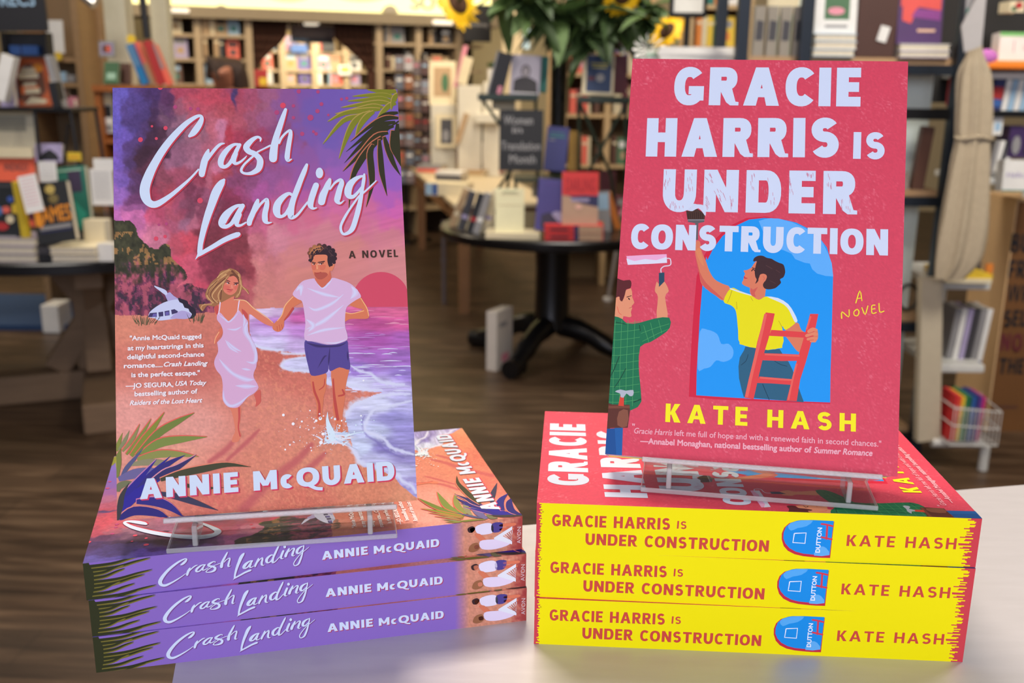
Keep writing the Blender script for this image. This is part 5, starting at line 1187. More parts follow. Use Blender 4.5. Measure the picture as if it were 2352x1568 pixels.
# middle opening: lit shelves 1.3 m behind the curtain line
OFF = 1.25
m0, m1 = onw(575, 120, OFF)[0], onw(865, 120, OFF)[0]; rowsM = [onw(700, 122, OFF)[1] + .02, onw(700, 160, OFF)[1], onw(700, 194, OFF)[1], onw(700, 236, OFF)[1]]
case('recess_bookcase', 'brightly lit cream shelves seen between the parted curtains', m0, m1, .28, rowsM + [.7, .3], [m0 + .03, onw(648, 120, OFF)[0], onw(722, 120, OFF)[0], onw(795, 120, OFF)[0], m1 - .03], zt, back=mat('cream_recess_back', (214, 190, 140), .8), y0=OFF)
BR_ = ['cream', 'cream', 'tan', 'cream', 'white', 'pink', 'pale blue', 'tan', 'lilac', 'coral', 'white', 'purple']
for i, z in enumerate(rowsM[:3]):
    for j, (p0, p1) in enumerate(((600, 645), (652, 719), (726, 792), (799, 845))):
        fill_row(onw(p0, 120, OFF)[0], onw(p1, 120, OFF)[0], z, .26, 'lit shelves between curtains', ('top', 'middle', 'lower')[i], BR_, .13, .175, .6, seed=70 + i * 4 + j, y0=OFF + .02)
b = MB(); b.box(((m0 + m1) / 2, .75, zt + .02), (m1 - m0 + .5, 1.4, .04), TIMD); wobj(b, 'trim_2', kind='structure')
area('recess_lamp', MW @ Vector(((m0 + m1) / 2, .75, zt - .06)), MW @ Vector(((m0 + m1) / 2, OFF, 1.2)), .7, 20, (1.0, .86, .62), .3)
# curtains: swept to the sides
def curtain(label, pts, inner, seed):
    """hanging pleated cloth in wall space; pts = list of (z, s_outer, s_inner)"""
    b = MB(); mt = mat('dark_brown_velvet', (66, 34, 18), .9, noise=(30, .25)); n = 46; rows = []
    for z, sa, sb in pts:
        row = []
        for k in range(n + 1):
            f = k / n; row.append((sa + (sb - sa) * f, .06 + .028 * math.sin(f * 46 + seed) * (.5 + .5 * min(1, abs(sb - sa) / .3)), z))
        rows.append(row)
    for i in range(len(rows) - 1):
        for k in range(n): b.face([rows[i][k], rows[i][k + 1], rows[i + 1][k + 1], rows[i + 1][k]], mt)
    o = b.build('curtain', smooth=True); sm = o.modifiers.new('thick', 'SOLIDIFY'); sm.thickness = .006; o.matrix_world = MW
    return tag(o, label, 'curtain')
q = lambda px, py: onw(px, py)
curtain('dark brown curtain swept left of the lit recess', [(q(590, 48)[1], q(580, 48)[0], q(662, 48)[0]), (q(590, 80)[1], q(580, 80)[0], q(660, 80)[0]), (q(590, 100)[1], q(580, 100)[0], q(645, 100)[0]), (q(590, 120)[1], q(580, 120)[0], q(622, 120)[0]), (q(590, 140)[1], q(580, 140)[0], q(602, 140)[0]), (q(590, 155)[1], q(580, 155)[0], q(593, 155)[0]), (.3, q(580, 155)[0], q(600, 155)[0])], 1, 1)
curtain('dark brown curtain swept right of the lit recess', [(q(850, 55)[1], q(862, 55)[0], q(770, 55)[0]), (q(850, 90)[1], q(862, 90)[0], q(772, 90)[0]), (q(850, 108)[1], q(862, 108)[0], q(795, 108)[0]), (q(850, 128)[1], q(862, 128)[0], q(820, 128)[0]), (q(850, 148)[1], q(862, 148)[0], q(840, 148)[0]), (q(850, 165)[1], q(862, 165)[0], q(850, 165)[0]), (.3, q(862, 165)[0], q(845, 165)[0])], 1, 2)
# grey hanging board, its lamp and the small blue notice
def wbox(name, label, cat, x0, y0, x1, y1, off, t, mt, extra=None, bevel=.006):
    s0, z0 = onw(x0, y1, off); s1, z1 = onw(x1, y0, off); b = MB(); w, h = s1 - s0, z1 - z0
    b.box((0, t / 2, h / 2), (w, t, h), mt, bevel=bevel)
    if extra: decorate(b, extra, w, h, -.001)
    o = b.build(name); o.matrix_world = MW @ Matrix.Translation(((s0 + s1) / 2, off, z0)); return tag(o, label, cat)
wbox('hanging_board', 'grey ribbed board hung in the curtained opening', 'board', 669, 61, 770, 84, .35, .05, mat('grey_ribbed_board', (128, 112, 106), .7), [('r', .08, .3, .92, .42, (104, 92, 88)), ('r', .08, .62, .92, .74, (112, 98, 92))])
wbox('notice_board', 'narrow dark notice under the grey board', 'sign', 669, 84, 768, 97, .37, .02, cm('charcoal'), [('t', 'Section', .03, .2, .35, .55, 'pale blue')])
wbox('blue_notice', 'blue card hung on the lit shelves', 'sign', 668, 102, 706, 120, 1.215, .01, cm('blue'), None, .001)
wbox('black_notice', 'small black card hung right of the blue one', 'sign', 740, 92, 768, 118, 1.215, .01, cm('black'), None, .001)
wbox('spot_lamp', 'small white spot lamp above the grey board', 'lamp', 701, 45, 734, 57, .1, .12, mat('white_lamp_housing', (236, 226, 210), .4, emit=((255, 240, 215), .8)), None, .02)
wbox('red_display_box', 'red box with a yellow label at the foot of the left curtain', 'box', 583, 160, 614, 200, .02, .15, cm('red'), [('r', .4, .1, .95, .55, 'yellow')])
wbox('price_card', 'yellow and white price card low in the curtained opening', 'sign', 778, 150, 806, 172, 1.215, .01, cm('white'), [('r', .15, .3, .85, .8, 'yellow')], .001)
wbox('cabinet_lamp', 'white bar lamp under the soffit, right of the curtains', 'lamp', 995, 47, 1040, 56, -.12, .1, mat('white_lamp_housing', (236, 226, 210), .4), None, .015)
wbox('cabinet_lamp', 'white bar lamp under the soffit at the far left', 'lamp', 385, 20, 435, 28, -.12, .1, mat('white_lamp_housing', (236, 226, 210), .4), None, .015)
wbox('black_poster', 'black poster with faint lettering on the right rear bay', 'sign', 1065, 12, 1128, 95, -.25, .015, cm('black'), [('t', 'Gardening', .12, .42, .75, .10, 'grey'), ('r', .05, .49, .95, .51, 'charcoal')], .001)

# ------------------------------------------------------------------ bookcases on the far left
def free_case(label, px0, px1, Y, d, rowsz, zt, nposts=2, yaw=0, wood=None):
    wood = wood or mat('honey_timber', (158, 126, 88), .6, noise=(5, .18, (1, 1, 10)))
    x0, x1 = P3(px0, 200, Y).x, P3(px1, 200, Y).x; w = x1 - x0
    t = thing('freestanding_bookcase', label, 'bookcase', ((x0 + x1) / 2, Y, 0), R(yaw))
    for k in range(nposts): b = MB(); b.box((-w / 2 + w * k / (nposts - 1), d / 2, zt / 2), (.035, d, zt), wood); b.build('upright', t)
    for z in rowsz: b = MB(); b.box((0, d / 2, z - .012), (w - .035, d - .02, .024), wood); b.build('shelf', t)
    b = MB(); b.box((0, d + .008, zt / 2), (w, .014, zt), mat('tan_back_board', (132, 112, 84), .8, noise=(6, .15))); b.build('back_panel', t)
    return t
zr = lambda py, Y, px=150: P3(px, py, Y).z
YB = 5.6
free_case('tall tan bookcase at the far left with white sheets on its shelf', 60, 186, YB, .30, [zr(132, YB), zr(190, YB), zr(245, YB), .7, .35], zr(-60, YB))
free_case('narrow honey timber bookcase beside the pale pillar', 186, 240, YB + .25, .26, [zr(60, YB, 210), zr(125, YB, 210), zr(185, YB, 210), zr(240, YB, 210), zr(300, YB, 210), .5], zr(-60, YB), 3)
for i, (py, n_) in enumerate(((125, 'upper'), (185, 'second'), (240, 'third'), (300, 'fourth'))):
    a_, c_ = P3(190, py, YB + .25), P3(236, py, YB + .25)
    fill_row(a_.x, c_.x, zr(py, YB, 210), .2, 'narrow honey bookcase', n_, ['pink', 'cream', 'red', 'tan', 'coral', 'grey', 'orange'], .13, .19, .1, M=Matrix.Translation((0, YB + .27, 0)), seed=120 + i, dens=.8)
px_book('tall white sheet propped on the tan bookcase', 110, 46, 148, 122, Y=YB - .02, t=.01, col='white', lean=3, parts=False, name='paper_sheet', cat='paper')
for (x, y, lab) in ((133, 129, 'round yellow sticker tag on the tan bookcase shelf edge'), (301, 90, 'round yellow tag beside the blue slanted book')):
    p = P3(x, y, YB - .04 if x < 200 else 5.0); b = MB(); b.prism([(.022 * math.cos(t), .022 * math.sin(t)) for t in np.linspace(0, 2 * math.pi, 16, endpoint=False)], 0, .004, cm('yellow')); o = tag(b.build('shelf_tag'), lab, 'tag'); o.location = p
for i, (x0, x1, y0, y1, c) in enumerate(((140, 152, 165, 188, 'pale blue'), (153, 172, 172, 188, 'grey'), (142, 158, 205, 240, 'brown'), (160, 178, 222, 242, 'pink'))):
    px_book('%s book on the tan bookcase, %s shelf' % (c, 'second' if i < 2 else 'third'), x0, y0, x1, y1, Y=YB + .02, t=.03, col=c, lean=2, parts=False)
# pillars
PIL = mat('pale_grey_pillar_paint', (204, 198, 172), .7)
for (x0, x1, Y, zb_, lab) in ((240, 290, 5.3, zr(85, 5.3, 265), 'wider pale square pillar behind the timber cabinet'), (346, 384, 5.5, zr(80, 5.5, 365), 'narrower pale square pillar right of the black cable')):
    a_, c_ = P3(x0, 60, Y), P3(x1, 60, Y); b = MB(); w = c_.x - a_.x; b.box(((a_.x + c_.x) / 2, Y + w / 2, 1.6), (w, w, 3.2), PIL, bevel=.004); tag(b.build('pillar'), lab, 'pillar')
a_ = P3(318, 0, 5.2); b = MB(); b.tube([(a_.x, 5.2, 3.15), (a_.x + .01, 5.2, 1.9), (a_.x + .03, 5.2, zr(88, 5.2, 320))], .018, cm('black')); tag(b.build('cable'), 'thick black cable dropping between the two pale pillars', 'cable')
a_ = P3(205, 8, 5.0); b = MB(); b.tube([(a_.x - .03, 5.0, a_.z + .05), (a_.x + .03, 5.0, a_.z)], .032, mat('chrome_lamp', (210, 206, 200), .25, .7)); b.tube([(a_.x, 5.0, a_.z + .04), (a_.x, 5.0, 3.18)], .006, cm('grey')); tag(b.build('spot_lamp'), 'chrome spot lamp hanging over the narrow honey bookcase', 'lamp')
# timber cabinet with slanted books on top
YC = 5.0; zc = zr(196, YC, 320); x0, x1 = P3(222, 200, YC).x, P3(420, 200, YC).x
t = thing('display_cabinet', 'orange brown timber cabinet with slanted books on top', 'cabinet', ((x0 + x1) / 2, YC - .05, 0))
OW = mat('orange_timber', (158, 92, 42), .5, noise=(5, .2, (12, 1, 1))); w = x1 - x0
b = MB(); b.box((0, .2, zc - .015), (w, .42, .03), OW); b.build('top', t)
for s in (-1, 1): b = MB(); b.box((s * (w / 2 - .015), .2, (zc - .03) / 2), (.03, .38, zc - .031), OW); b.build('side_panel', t)
for z in (zc - .27, .55, .1): b = MB(); b.box((0, .2, z), (w - .062, .36, .02), OW); b.build('shelf', t)
b = MB(); b.box((0, .385, (zc - .03) / 2), (w - .062, .01, zc - .06), OW); b.build('back_panel', t)
SLANT = [('blue slanted book beneath the left pillar', 300, 192, 338 - 285, 0, 'blue'), ]
def slant(label, pxb, pyb, pxt, pyt, Y, t, col, d=.05, dec=None, z=None):
    """a leaning book seen spine on, from its foot to its head"""
    a_ = P3(pxb, pyb, Y); c_ = P3(pxt, pyt, Y)
    if z is not None: a_.z = z
    v = c_ - a_; h = math.hypot(v.x, v.z); tilt = math.degrees(math.atan2(v.x, v.z))
    o = thing('hardcover_book', label, 'book'); b = MB(); b.box((-t / 2 + .001, d / 2, h / 2), (.002, d, h), cm(col)); b.box((t / 2 - .001, d / 2, h / 2), (.002, d, h), cm(col)); b.box((0, .001, h / 2), (t - .004, .002, h), cm(col))
    if dec: decorate(b, dec, t, h, -.0004)
    b.build('cover', o); b = MB(); b.box((0, d / 2 + .002, h / 2), (t - .005, d - .006, h - .006), PG); b.build('page_block', o)
    off = abs(math.sin(R(tilt))) * t / 2
    return orient(o, Vector((a_.x, Y, a_.z + off)), tilt=tilt)
slant('blue slanted book on the timber cabinet, two shades of blue', 333, 190, 296, 104, 4.95, .034, 'blue', dec=[('r', 0, .0, 1, .42, (30, 118, 172)), ('r', 0, .45, 1, 1, (84, 130, 168))], z=zc)
slant('peach slanted book right of the blue one', 352, 190, 312, 98, 4.98, .02, 'coral', dec=[('r', 0, 0, 1, .5, 'tan')], z=zc)
slant('red slanted book on the timber cabinet', 371, 190, 336, 96, 4.95, .034, 'red', z=zc)
slant('peach thin slanted book right of the red one', 388, 190, 350, 104, 4.97, .02, 'coral', dec=[('r', 0, .4, 1, 1, 'grey')], z=zc)
px_book('green book lying back on the left of the timber cabinet', 238, 142, 272, 192, Y=4.98, t=.02, col='green', lean=18, decor=[('r', .2, .2, .8, .5, 'mint')])
px_book('brown book right of the green one on the timber cabinet', 276, 145, 300, 192, Y=5.05, t=.02, col='brown', lean=12)
px_book('grey framed picture with an orange print above the green book', 228, 94, 264, 130, Y=5.08, t=.012, col='grey', lean=6, name='framed_picture', cat='picture', parts=False, decor=[('r', .12, .15, .88, .85, 'lilac'), ('r', .22, .25, .78, .75, 'brown'), ('o', .6, .5, .14, .2, 'coral')])
px_book('cream packet inside the timber cabinet', 236, 212, 258, 238, Y=5.0, t=.03, col='cream', lean=0, parts=False, name='packet', cat='box')
px_book('black and white boxed set inside the timber cabinet', 236, 240, 262, 305, Y=5.0, t=.05, col='white', lean=0, decor=[('r', .1, .55, .95, .97, 'black'), ('r', .1, .05, .9, .3, 'grey')])

# ------------------------------------------------------------------ somebody browsing at the back
def person():
    Y = 6.9; hd = P3(522, 160, Y); top = P3(520, 120, Y).z
    H = 1.62; x = hd.x
    t = thing('person', 'dark haired person in a dark top looking down, behind the purple book', 'person', (x, Y, 0))
    def skin(name, verts, edges, rad, mt, lv=2):
        me = bpy.data.meshes.new(name); me.from_pydata(verts, edges, []); me.materials.append(mt); o = bpy.data.objects.new(name, me); COL.objects.link(o)
        o.modifiers.new('skin', 'SKIN'); sv = me.skin_vertices[0].data
        for i, r in enumerate(rad): sv[i].radius = (r, r) if not isinstance(r, tuple) else r
        sv[0].use_root = True; s = o.modifiers.new('sub', 'SUBSURF'); s.levels = s.render_levels = lv; o.parent = t; return o
    zh = top - .11
    k = (top - .0) / 1.62
    V = [(0, 0, .90 * k), (0, .01, 1.10 * k), (0, .02, 1.30 * k), (0, .0, 1.38 * k), (-.02, -.03, 1.46 * k), (-.03, -.06, 1.53 * k),
         (-.17, .01, 1.30 * k), (-.23, -.02, 1.06 * k), (-.16, -.22, .98 * k), (.17, .01, 1.30 * k), (.22, -.02, 1.06 * k), (.12, -.24, .98 * k),
         (-.09, 0, .82 * k), (-.10, .0, .46 * k), (-.10, .02, .08), (-.11, -.10, .03), (.09, 0, .82 * k), (.10, .0, .46 * k), (.10, .03, .08), (.11, -.09, .03)]
    E = [(0, 1), (1, 2), (2, 3), (3, 4), (4, 5), (2, 6), (6, 7), (7, 8), (2, 9), (9, 10), (10, 11), (0, 12), (12, 13), (13, 14), (14, 15), (0, 16), (16, 17), (17, 18), (18, 19)]
    Rr = [.13, .115, .13, .05, .075, .085, .055, .042, .028, .055, .042, .028, .085, .058, .04, .035, .085, .058, .04, .035]
    skin('body', V, E, Rr, mat('warm_skin', (150, 96, 74), .6))
    skin('top', [(0, 0, .86 * k), (0, .01, 1.10 * k), (0, .02, 1.29 * k), (-.17, .01, 1.29 * k), (-.22, -.01, 1.10 * k), (.17, .01, 1.29 * k), (.22, -.01, 1.10 * k)], [(0, 1), (1, 2), (2, 3), (3, 4), (2, 5), (5, 6)], [.175, .155, .155, .08, .062, .08, .062], mat('dark_wool_top', (44, 34, 34), .9))
    skin('trousers', [(0, 0, .90 * k), (-.09, 0, .80 * k), (-.10, 0, .46 * k), (-.10, .02, .12), (.09, 0, .80 * k), (.10, 0, .46 * k), (.10, .03, .12)], [(0, 1), (1, 2), (2, 3), (0, 4), (4, 5), (5, 6)], [.145, .10, .072, .06, .10, .072, .06], mat('dark_denim', (30, 34, 46), .9))
    hm = mat('dark_brown_hair', (46, 26, 18), .6, noise=(60, .3, (8, 8, 1)))
    skin('hair', [(-.02, -.03, top - .065), (.03, .03, top - .10), (.06, .05, top - .20), (.07, .05, top - .33), (-.09, -.05, top - .10), (-.11, -.06, top - .18)], [(0, 1), (1, 2), (2, 3), (0, 4), (4, 5)], [.085, .095, .085, .06, .04, .025], hm)
    b = MB()
    for sx in (-.035, .035): b.box((-.03 + sx, -.152, 1.545 * k), (.022, .012, .01), cm('black'))
    b.build('eyes', t)
    return t
person()

# ================================================================== left round table with trestle foot
BLK = mat('black_table_lacquer', (16, 15, 17), .28, spec=.4); OLDW = mat('weathered_oak', (122, 98, 74), .75, noise=(7, .25, (1, 1, 8)))
ZL = .69
fr = PZ(120, 606, ZL); CL = Vector((fr.x - .18, fr.y + .72, 0)); RL = .745
t = thing('round_table', 'black round table top on crossed weathered oak trestle, at the left', 'table', (CL.x, CL.y, 0))
b = MB(); b.lathe([(RL - .02, ZL - .045), (RL, ZL - .038), (RL, ZL - .006), (RL - .006, ZL)], (0, 0, 0), BLK, 72); b.build('tabletop', t, smooth=True)
for yw in (22, 112):
    M = Matrix.Rotation(R(yw), 3, 'Z')
    b = MB(); b.box(M @ Vector((0, 0, .06)), (1.12, .13, .12), OLDW, rot=M, bevel=.012); b.build('floor_beam', t)
    b = MB(); b.box(M @ Vector((0, 0, ZL - .095)), (1.0, .10, .09), OLDW, rot=M, bevel=.008); b.build('top_beam', t)
    for s in (-1, 1):
        b = MB(); a = math.atan2(.50, .74) * s; b.box(M @ Vector((0, 0, .375)), (.10, .085 + .01 * s, .60), OLDW, rot=M @ Matrix.Rotation(a, 3, 'Y'), bevel=.008); b.build('brace', t)
b = MB(); b.box((0, 0, .37), (.13, .13, .50), OLDW, bevel=.008); b.build('post', t)

# goods on it
LV = (150, 140, 152)
b0, zt0 = pile(lambda i: 'lilac grey edged book, %s of the pile under the yellow spined book' % ('bottom', 'middle', 'topmost')[i], 18, 602, ZL, .20, .15, [.028, .028, .028], [LV, (158, 150, 160), LV], group='lilac grey pile on the left table', edge=True)
px_book('black book with bright fruit colours and a broad yellow spine', -26, 418, 46, 552, Y=b0.y + .02, t=.03, col=(24, 30, 32), lean=8, spine='yellow', decor=[('o', .75, .70, .10, .05, (60, 90, 170)), ('o', .60, .52, .14, .06, 'coral'), ('r', .80, .46, .97, .62, 'yellow'), ('o', .30, .50, .2, .09, (70, 110, 160)), ('o', .72, .36, .13, .07, 'cream'), ('o', .45, .24, .22, .07, 'red'), ('r', .2, .05, .9, .08, 'grey'), ('r', .1, .9, .9, .94, 'charcoal')])
p = P3(56, 553, b0.y); b = MB(); h_ = P3(50, 418, b0.y).z - p.z
b.box((0, .02, h_ / 2), (.022, .03, h_), cm((206, 178, 40)), bevel=.002); o = tag(b.build('paperback_book'), 'yellow spined paperback beside the fruit coloured black book', 'book'); orient(o, Vector((p.x, p.y, p.z)), tilt=-4)
px_book('orange red book with black lettering behind the white cards', -28, 362, 84, 520, Y=3.95, t=.03, col=(226, 96, 66), lean=10, decor=[('t', 'INDIGO', .38, .80, .48, .10, 'charcoal'), ('p', [(.2, .30), (.95, .35), (.98, .62), (.2, .66)], 'coral'), ('r', .7, .1, .95, .3, 'maroon')])
b1, zt1 = pile(lambda i: 'black covered book, %s of the dark pair by the white books' % ('lower', 'upper')[i], 98, 600, ZL, .13, .14, [.026, .024], ['black', 'charcoal'], group='dark pair on the left table')
b2, zt2 = pile(lambda i: 'white edged book, %s of the pair under the black and orange book' % ('lower', 'upper')[i], 172, 602, ZL, .155, .15, [.027, .025], ['grey', 'cream'], yaw=4, group='white pair on the left table', edge=True)
px_book('black book with tall orange lettering and an orange rule, tilted', 88, 420, 176, 556, Y=b2.y + .01, t=.035, col=(30, 32, 34), lean=10, tilt=-9, decor=[('r', .03, .30, .17, 1.0, (236, 152, 40)), ('o', .55, .88, .13, .075, (190, 168, 92)), ('o', .60, .72, .13, .075, (120, 106, 60)), ('t', 'JAMES', .14, .34, .84, .26, (232, 146, 38)), ('r', .12, .22, .95, .29, 'grey'), ('r', .12, .18, .95, .20, 'navy')])
px_book('teal green book with a purple panel, tilted behind the orange lettered one', 142, 384, 212, 530, Y=3.72, t=.03, col=(34, 108, 92), lean=10, tilt=-6, decor=[('p', [(.1, .1), (.6, .02), (.9, .25), (.5, .5), (.2, .6)], (46, 150, 126)), ('r', .42, .60, .85, .95, (58, 46, 72)), ('r', .1, .93, .9, .955, 'mint')])
px_book('cream block of paper standing right of the teal book', 196, 505, 244, 574, Y=3.52, t=.06, col='cream', lean=2, name='paper_block', parts=False, cat='paper')
px_book('cream book lying front up at the right end of the left table', 226, 560, 262, 600, z=ZL, t=.06, col='white', lean=2, parts=False)
WP = mat('white_card_sign', (238, 236, 230), .7, noise=(200, .05, (1, 1, 4)))
def card(label, x0, y0, x1, y1, Y, lean=8, tilt=0, decor=None, col='white', t=.003, name='card_sign', cat='sign', yaw=0, stem=None):
    base = P3((x0 + x1) / 2, y1, Y); w = (P3(x1, y1, Y) - P3(x0, y1, Y)).length; h = P3((x0 + x1) / 2, y0, Y).z - base.z
    b = MB(); b.box((0, t / 2, h / 2), (w, t, h), cm(col) if col != 'white' else WP); decorate(b, decor, w, h, -.0006)
    if stem is None: o = tag(b.build(name), label, cat); return orient(o, base, yaw, lean, tilt)
    o = thing(name, label, cat); b.build('card', o); s_ = MB(); s_.tube([(0, t + .003, .02), (0, t + .003, -(base.z - stem) + .001)], .002, mat('thin_wire', (120, 118, 116), .4, .6)); s_.build('wire_stem', o)
    return orient(o, base, yaw, 0, 0)
LINES = lambda n, c='grey': [('r', .12, .92 - .8 * k / n - .012, .88, .92 - .8 * k / n, c) for k in range(n)]
card('front white staff card with fine typed lines, clipped to the orange lettered book', 60, 401, 102, 487, 3.345, tilt=-12, decor=LINES(9, 'pink'))
card('rear white staff card clipped above the orange lettered book', 92, 371, 132, 418, 3.62, tilt=-8, decor=LINES(6), stem=ZL)
card('large white typed sheet right of the teal book', 213, 388, 264, 471, 3.6, tilt=-5, decor=LINES(12), stem=ZL)
card('white sheet curling above the large typed sheet', 216, 364, 262, 392, 3.8, tilt=30, decor=LINES(3), stem=ZL)
card('small yellow card behind the teal book', 156, 350, 187, 369, 3.9, lean=2, col='yellow', decor=[('r', .15, .35, .85, .5, 'orange')], stem=ZL)
card('big pale panel card with a grey band under the black rack', -40, 258, 82, 338, 4.05, lean=4, col=(206, 198, 172), t=.008, decor=[('r', .1, .45, .85, .9, (150, 146, 128))])
px_book('cream slab of paper under the pale panel card', -40, 338, 76, 362, Y=3.98, t=.1, col='cream', lean=0, parts=False, name='paper_block', cat='paper')
px_book('mauve and black book with an arched shape, behind the white cards', 80, 330, 142, 372, Y=4.0, t=.03, col='lilac', lean=14, decor=[('p', [(.15, .1), (.3, .5), (.55, .7), (.8, .45), (.95, .1)], 'black')], name='paperback_book')
# black tiered rack on the table
ZS = P3(90, 247, 4.02).z; xl, xr = P3(-80, 247, 4.02).x, P3(176, 247, 4.02).x
t = thing('display_rack', 'black metal tiered rack on the left table, under the orange book', 'rack', ((xl + xr) / 2, 4.1, 0)); w = xr - xl
IRON = mat('black_iron', (18, 18, 20), .4, .3)
b = MB(); b.box((0, 0, ZS - .008), (w, .26, .016), IRON, bevel=.002); b.build('shelf', t)
for sx, sy in ((-.5, -.12), (-.5, .12), (.5, -.12), (.5, .12), (.17, -.12)):
    b = MB(); b.tube([(w * sx * .96, sy, ZS - .016), (w * sx * .96 + (.035 if sx == .5 else 0), sy, ZL + .001)], .007, IRON); b.build('leg', t)
b = MB(); b.tube([(w * .45, -.12, ZS - .06), (w * .38, -.12, ZS - .20), (w * .36, -.12, ZL + .001)], .005, IRON); b.build('brace', t)
px_book('orange brown book with white brush lettering and a gold seal', 30, 129, 120, 245, z=ZS, t=.035, col=(196, 96, 52), lean=7, tilt=-4, decor=[('p', [(.14, .2), (.2, .6), (.4, .84), (.6, .86), (.85, .7), (.9, .3), (.7, .12), (.3, .1)], (110, 70, 50)), ('o', .74, .76, .13, .09, (222, 140, 40)), ('t', 'All the', .32, .68, .36, .12, 'white'), ('t', 'Colors', .22, .57, .52, .12, 'white'), ('r', .25, .28, .7, .44, (226, 110, 50)), ('t', 'of the', .30, .42, .44, .12, 'white'), ('t', 'Dark', .30, .28, .44, .14, 'white'), ('p', [(.3, .05), (.85, .05), (.9, .12), (.5, .2)], 'cream')][:4] + [('p', [(.3, .05), (.85, .05), (.9, .12), (.5, .2)], 'cream'), ('r', .24, .56, .72, .66, 'cream'), ('r', .30, .68, .68, .76, 'cream'), ('r', .26, .26, .72, .42, (226, 110, 50)), ('r', .34, .40, .66, .48, 'cream'), ('r', .36, .26, .74, .36, 'cream')])
slant('white slanted book at the far left of the black rack', -6, 215, 18, 132, 4.0, .05, 'white', z=ZS + .02)
slant('grey slanted book right of the orange brown book', 138, 240, 108, 128, 4.0, .022, 'grey', z=ZS)
slant('black slanted book leaning beside the grey one', 130, 243, 118, 190, 3.98, .03, 'black', z=ZS)
px_book('grey book with red lines behind the orange brown book', 2, 168, 34, 245, z=ZS, t=.03, col='lilac', lean=2, decor=[('r', .6, .1, .7, .9, 'maroon')])
px_book('small pink trinket box on the right end of the black rack', 140, 228, 170, 245, z=ZS, t=.04, col='pink', lean=0, parts=False, name='trinket_box', cat='box')
card('black chalkboard with chalk capitals hung above the black rack', -60, -40, 110, 72, 4.0, lean=0, tilt=-1, col='black', t=.012, decor=[('t', 'RECS', .42, .52, .45, .30, 'pale blue')], name='chalkboard')
t = thing('book_box', 'black box with blue books inside below the chalkboard', 'box', P3(58, 132, 4.06)); w_ = P3(106, 130, 4.06).x - P3(8, 130, 4.06).x; h_ = P3(58, 72, 4.06).z - P3(58, 130, 4.06).z
b = MB(); b.box((0, .06, h_ / 2), (w_, .01, h_), cm('black')); b.box((-w_ / 2, .03, h_ / 2), (.01, .06, h_), cm('black')); b.box((w_ / 2, .03, h_ / 2), (.01, .06, h_), cm('black')); b.box((0, .03, .005), (w_, .06, .01), cm('black')); b.build('casing', t)
b = MB(); b.box((-w_ * .05, .03, h_ * .25), (w_ * .66, .04, h_ * .46), cm('blue')); b.box((-w_ * .1, .008, h_ * .25), (.004, .002, h_ * .46), cm('navy')); b.build('blue_books', t)
# blue mat, white crate seen through the trestle, low wooden platform
t0, t1 = PZ(-10, 745, .03), PZ(270, 677, .03); b = MB(); b.box(((t0.x + .2), (t0.y + t1.y) / 2, .015), (2.2, t1.y - t0.y, .028), mat('blue_woven_mat', (40, 66, 104), .9, noise=(90, .2))); tag(b.build('floor_mat'), 'blue woven mat on the floor beyond the left table', 'mat')
p = PZ(118, 765, 0); b = MB(); b.box((p.x, p.y + .08, .075), (.09, .16, .15), cm('white'), bevel=.006); tag(b.build('small_crate'), 'small white box on the floor behind the trestle', 'box')

# ================================================================== long pale table in the middle distance
ZM = .65; nc = PZ(1042, 468, ZM); fc = PZ(922, 366, ZM)
e1 = (fc - nc); e1.z = 0; len1 = 2.5; e1.normalize(); e2 = Vector((e1.y, -e1.x, 0)); yawt = math.degrees(math.atan2(e1.x, e1.y))
W2 = .62; ctr = nc + e1 * len1 / 2 + e2 * W2 / 2
t = thing('display_table', 'long pale topped wooden table between the two display books', 'table', (ctr.x, ctr.y, 0), -R(yawt))
TT = mat('cream_table_laminate', (206, 190, 158), .45); TW = mat('walnut_apron', (130, 92, 58), .6, noise=(6, .2, (1, 8, 1)))
b = MB(); b.box((0, 0, ZM - .012), (W2, len1, .024), TT, bevel=.003); b.build('tabletop', t)
b = MB(); b.box((0, 0, ZM - .075), (W2 - .06, len1 - .06, .10), TW); b.build('apron', t)
for sx, sy in ((-1, -1), (1, -1), (-1, 1), (1, 1)):
    b = MB(); b.box((sx * (W2 / 2 - .07), sy * (len1 / 2 - .07), (ZM - .125) / 2), (.055, .055, ZM - .126), TW, taper=1.15); b.build('leg', t)
def tp(f, g, z=ZM): return nc + e1 * (len1 * f) + e2 * (W2 * g) + Vector((0, 0, z - nc.z))
p = PZ(1020, 696, 0); b = MB(); b.tube([(p.x, p.y, .0), (p.x, p.y, ZM - .14)], .014, mat('grey_steel_tube', (150, 146, 156), .3, .8)); b.tube([(p.x, p.y, .25), (p.x, p.y, .28)], .018, mat('grey_steel_tube', (150, 146, 156), .3, .8)); tag(b.build('support_tube'), 'grey steel tube standing at the pale table corner', 'post')
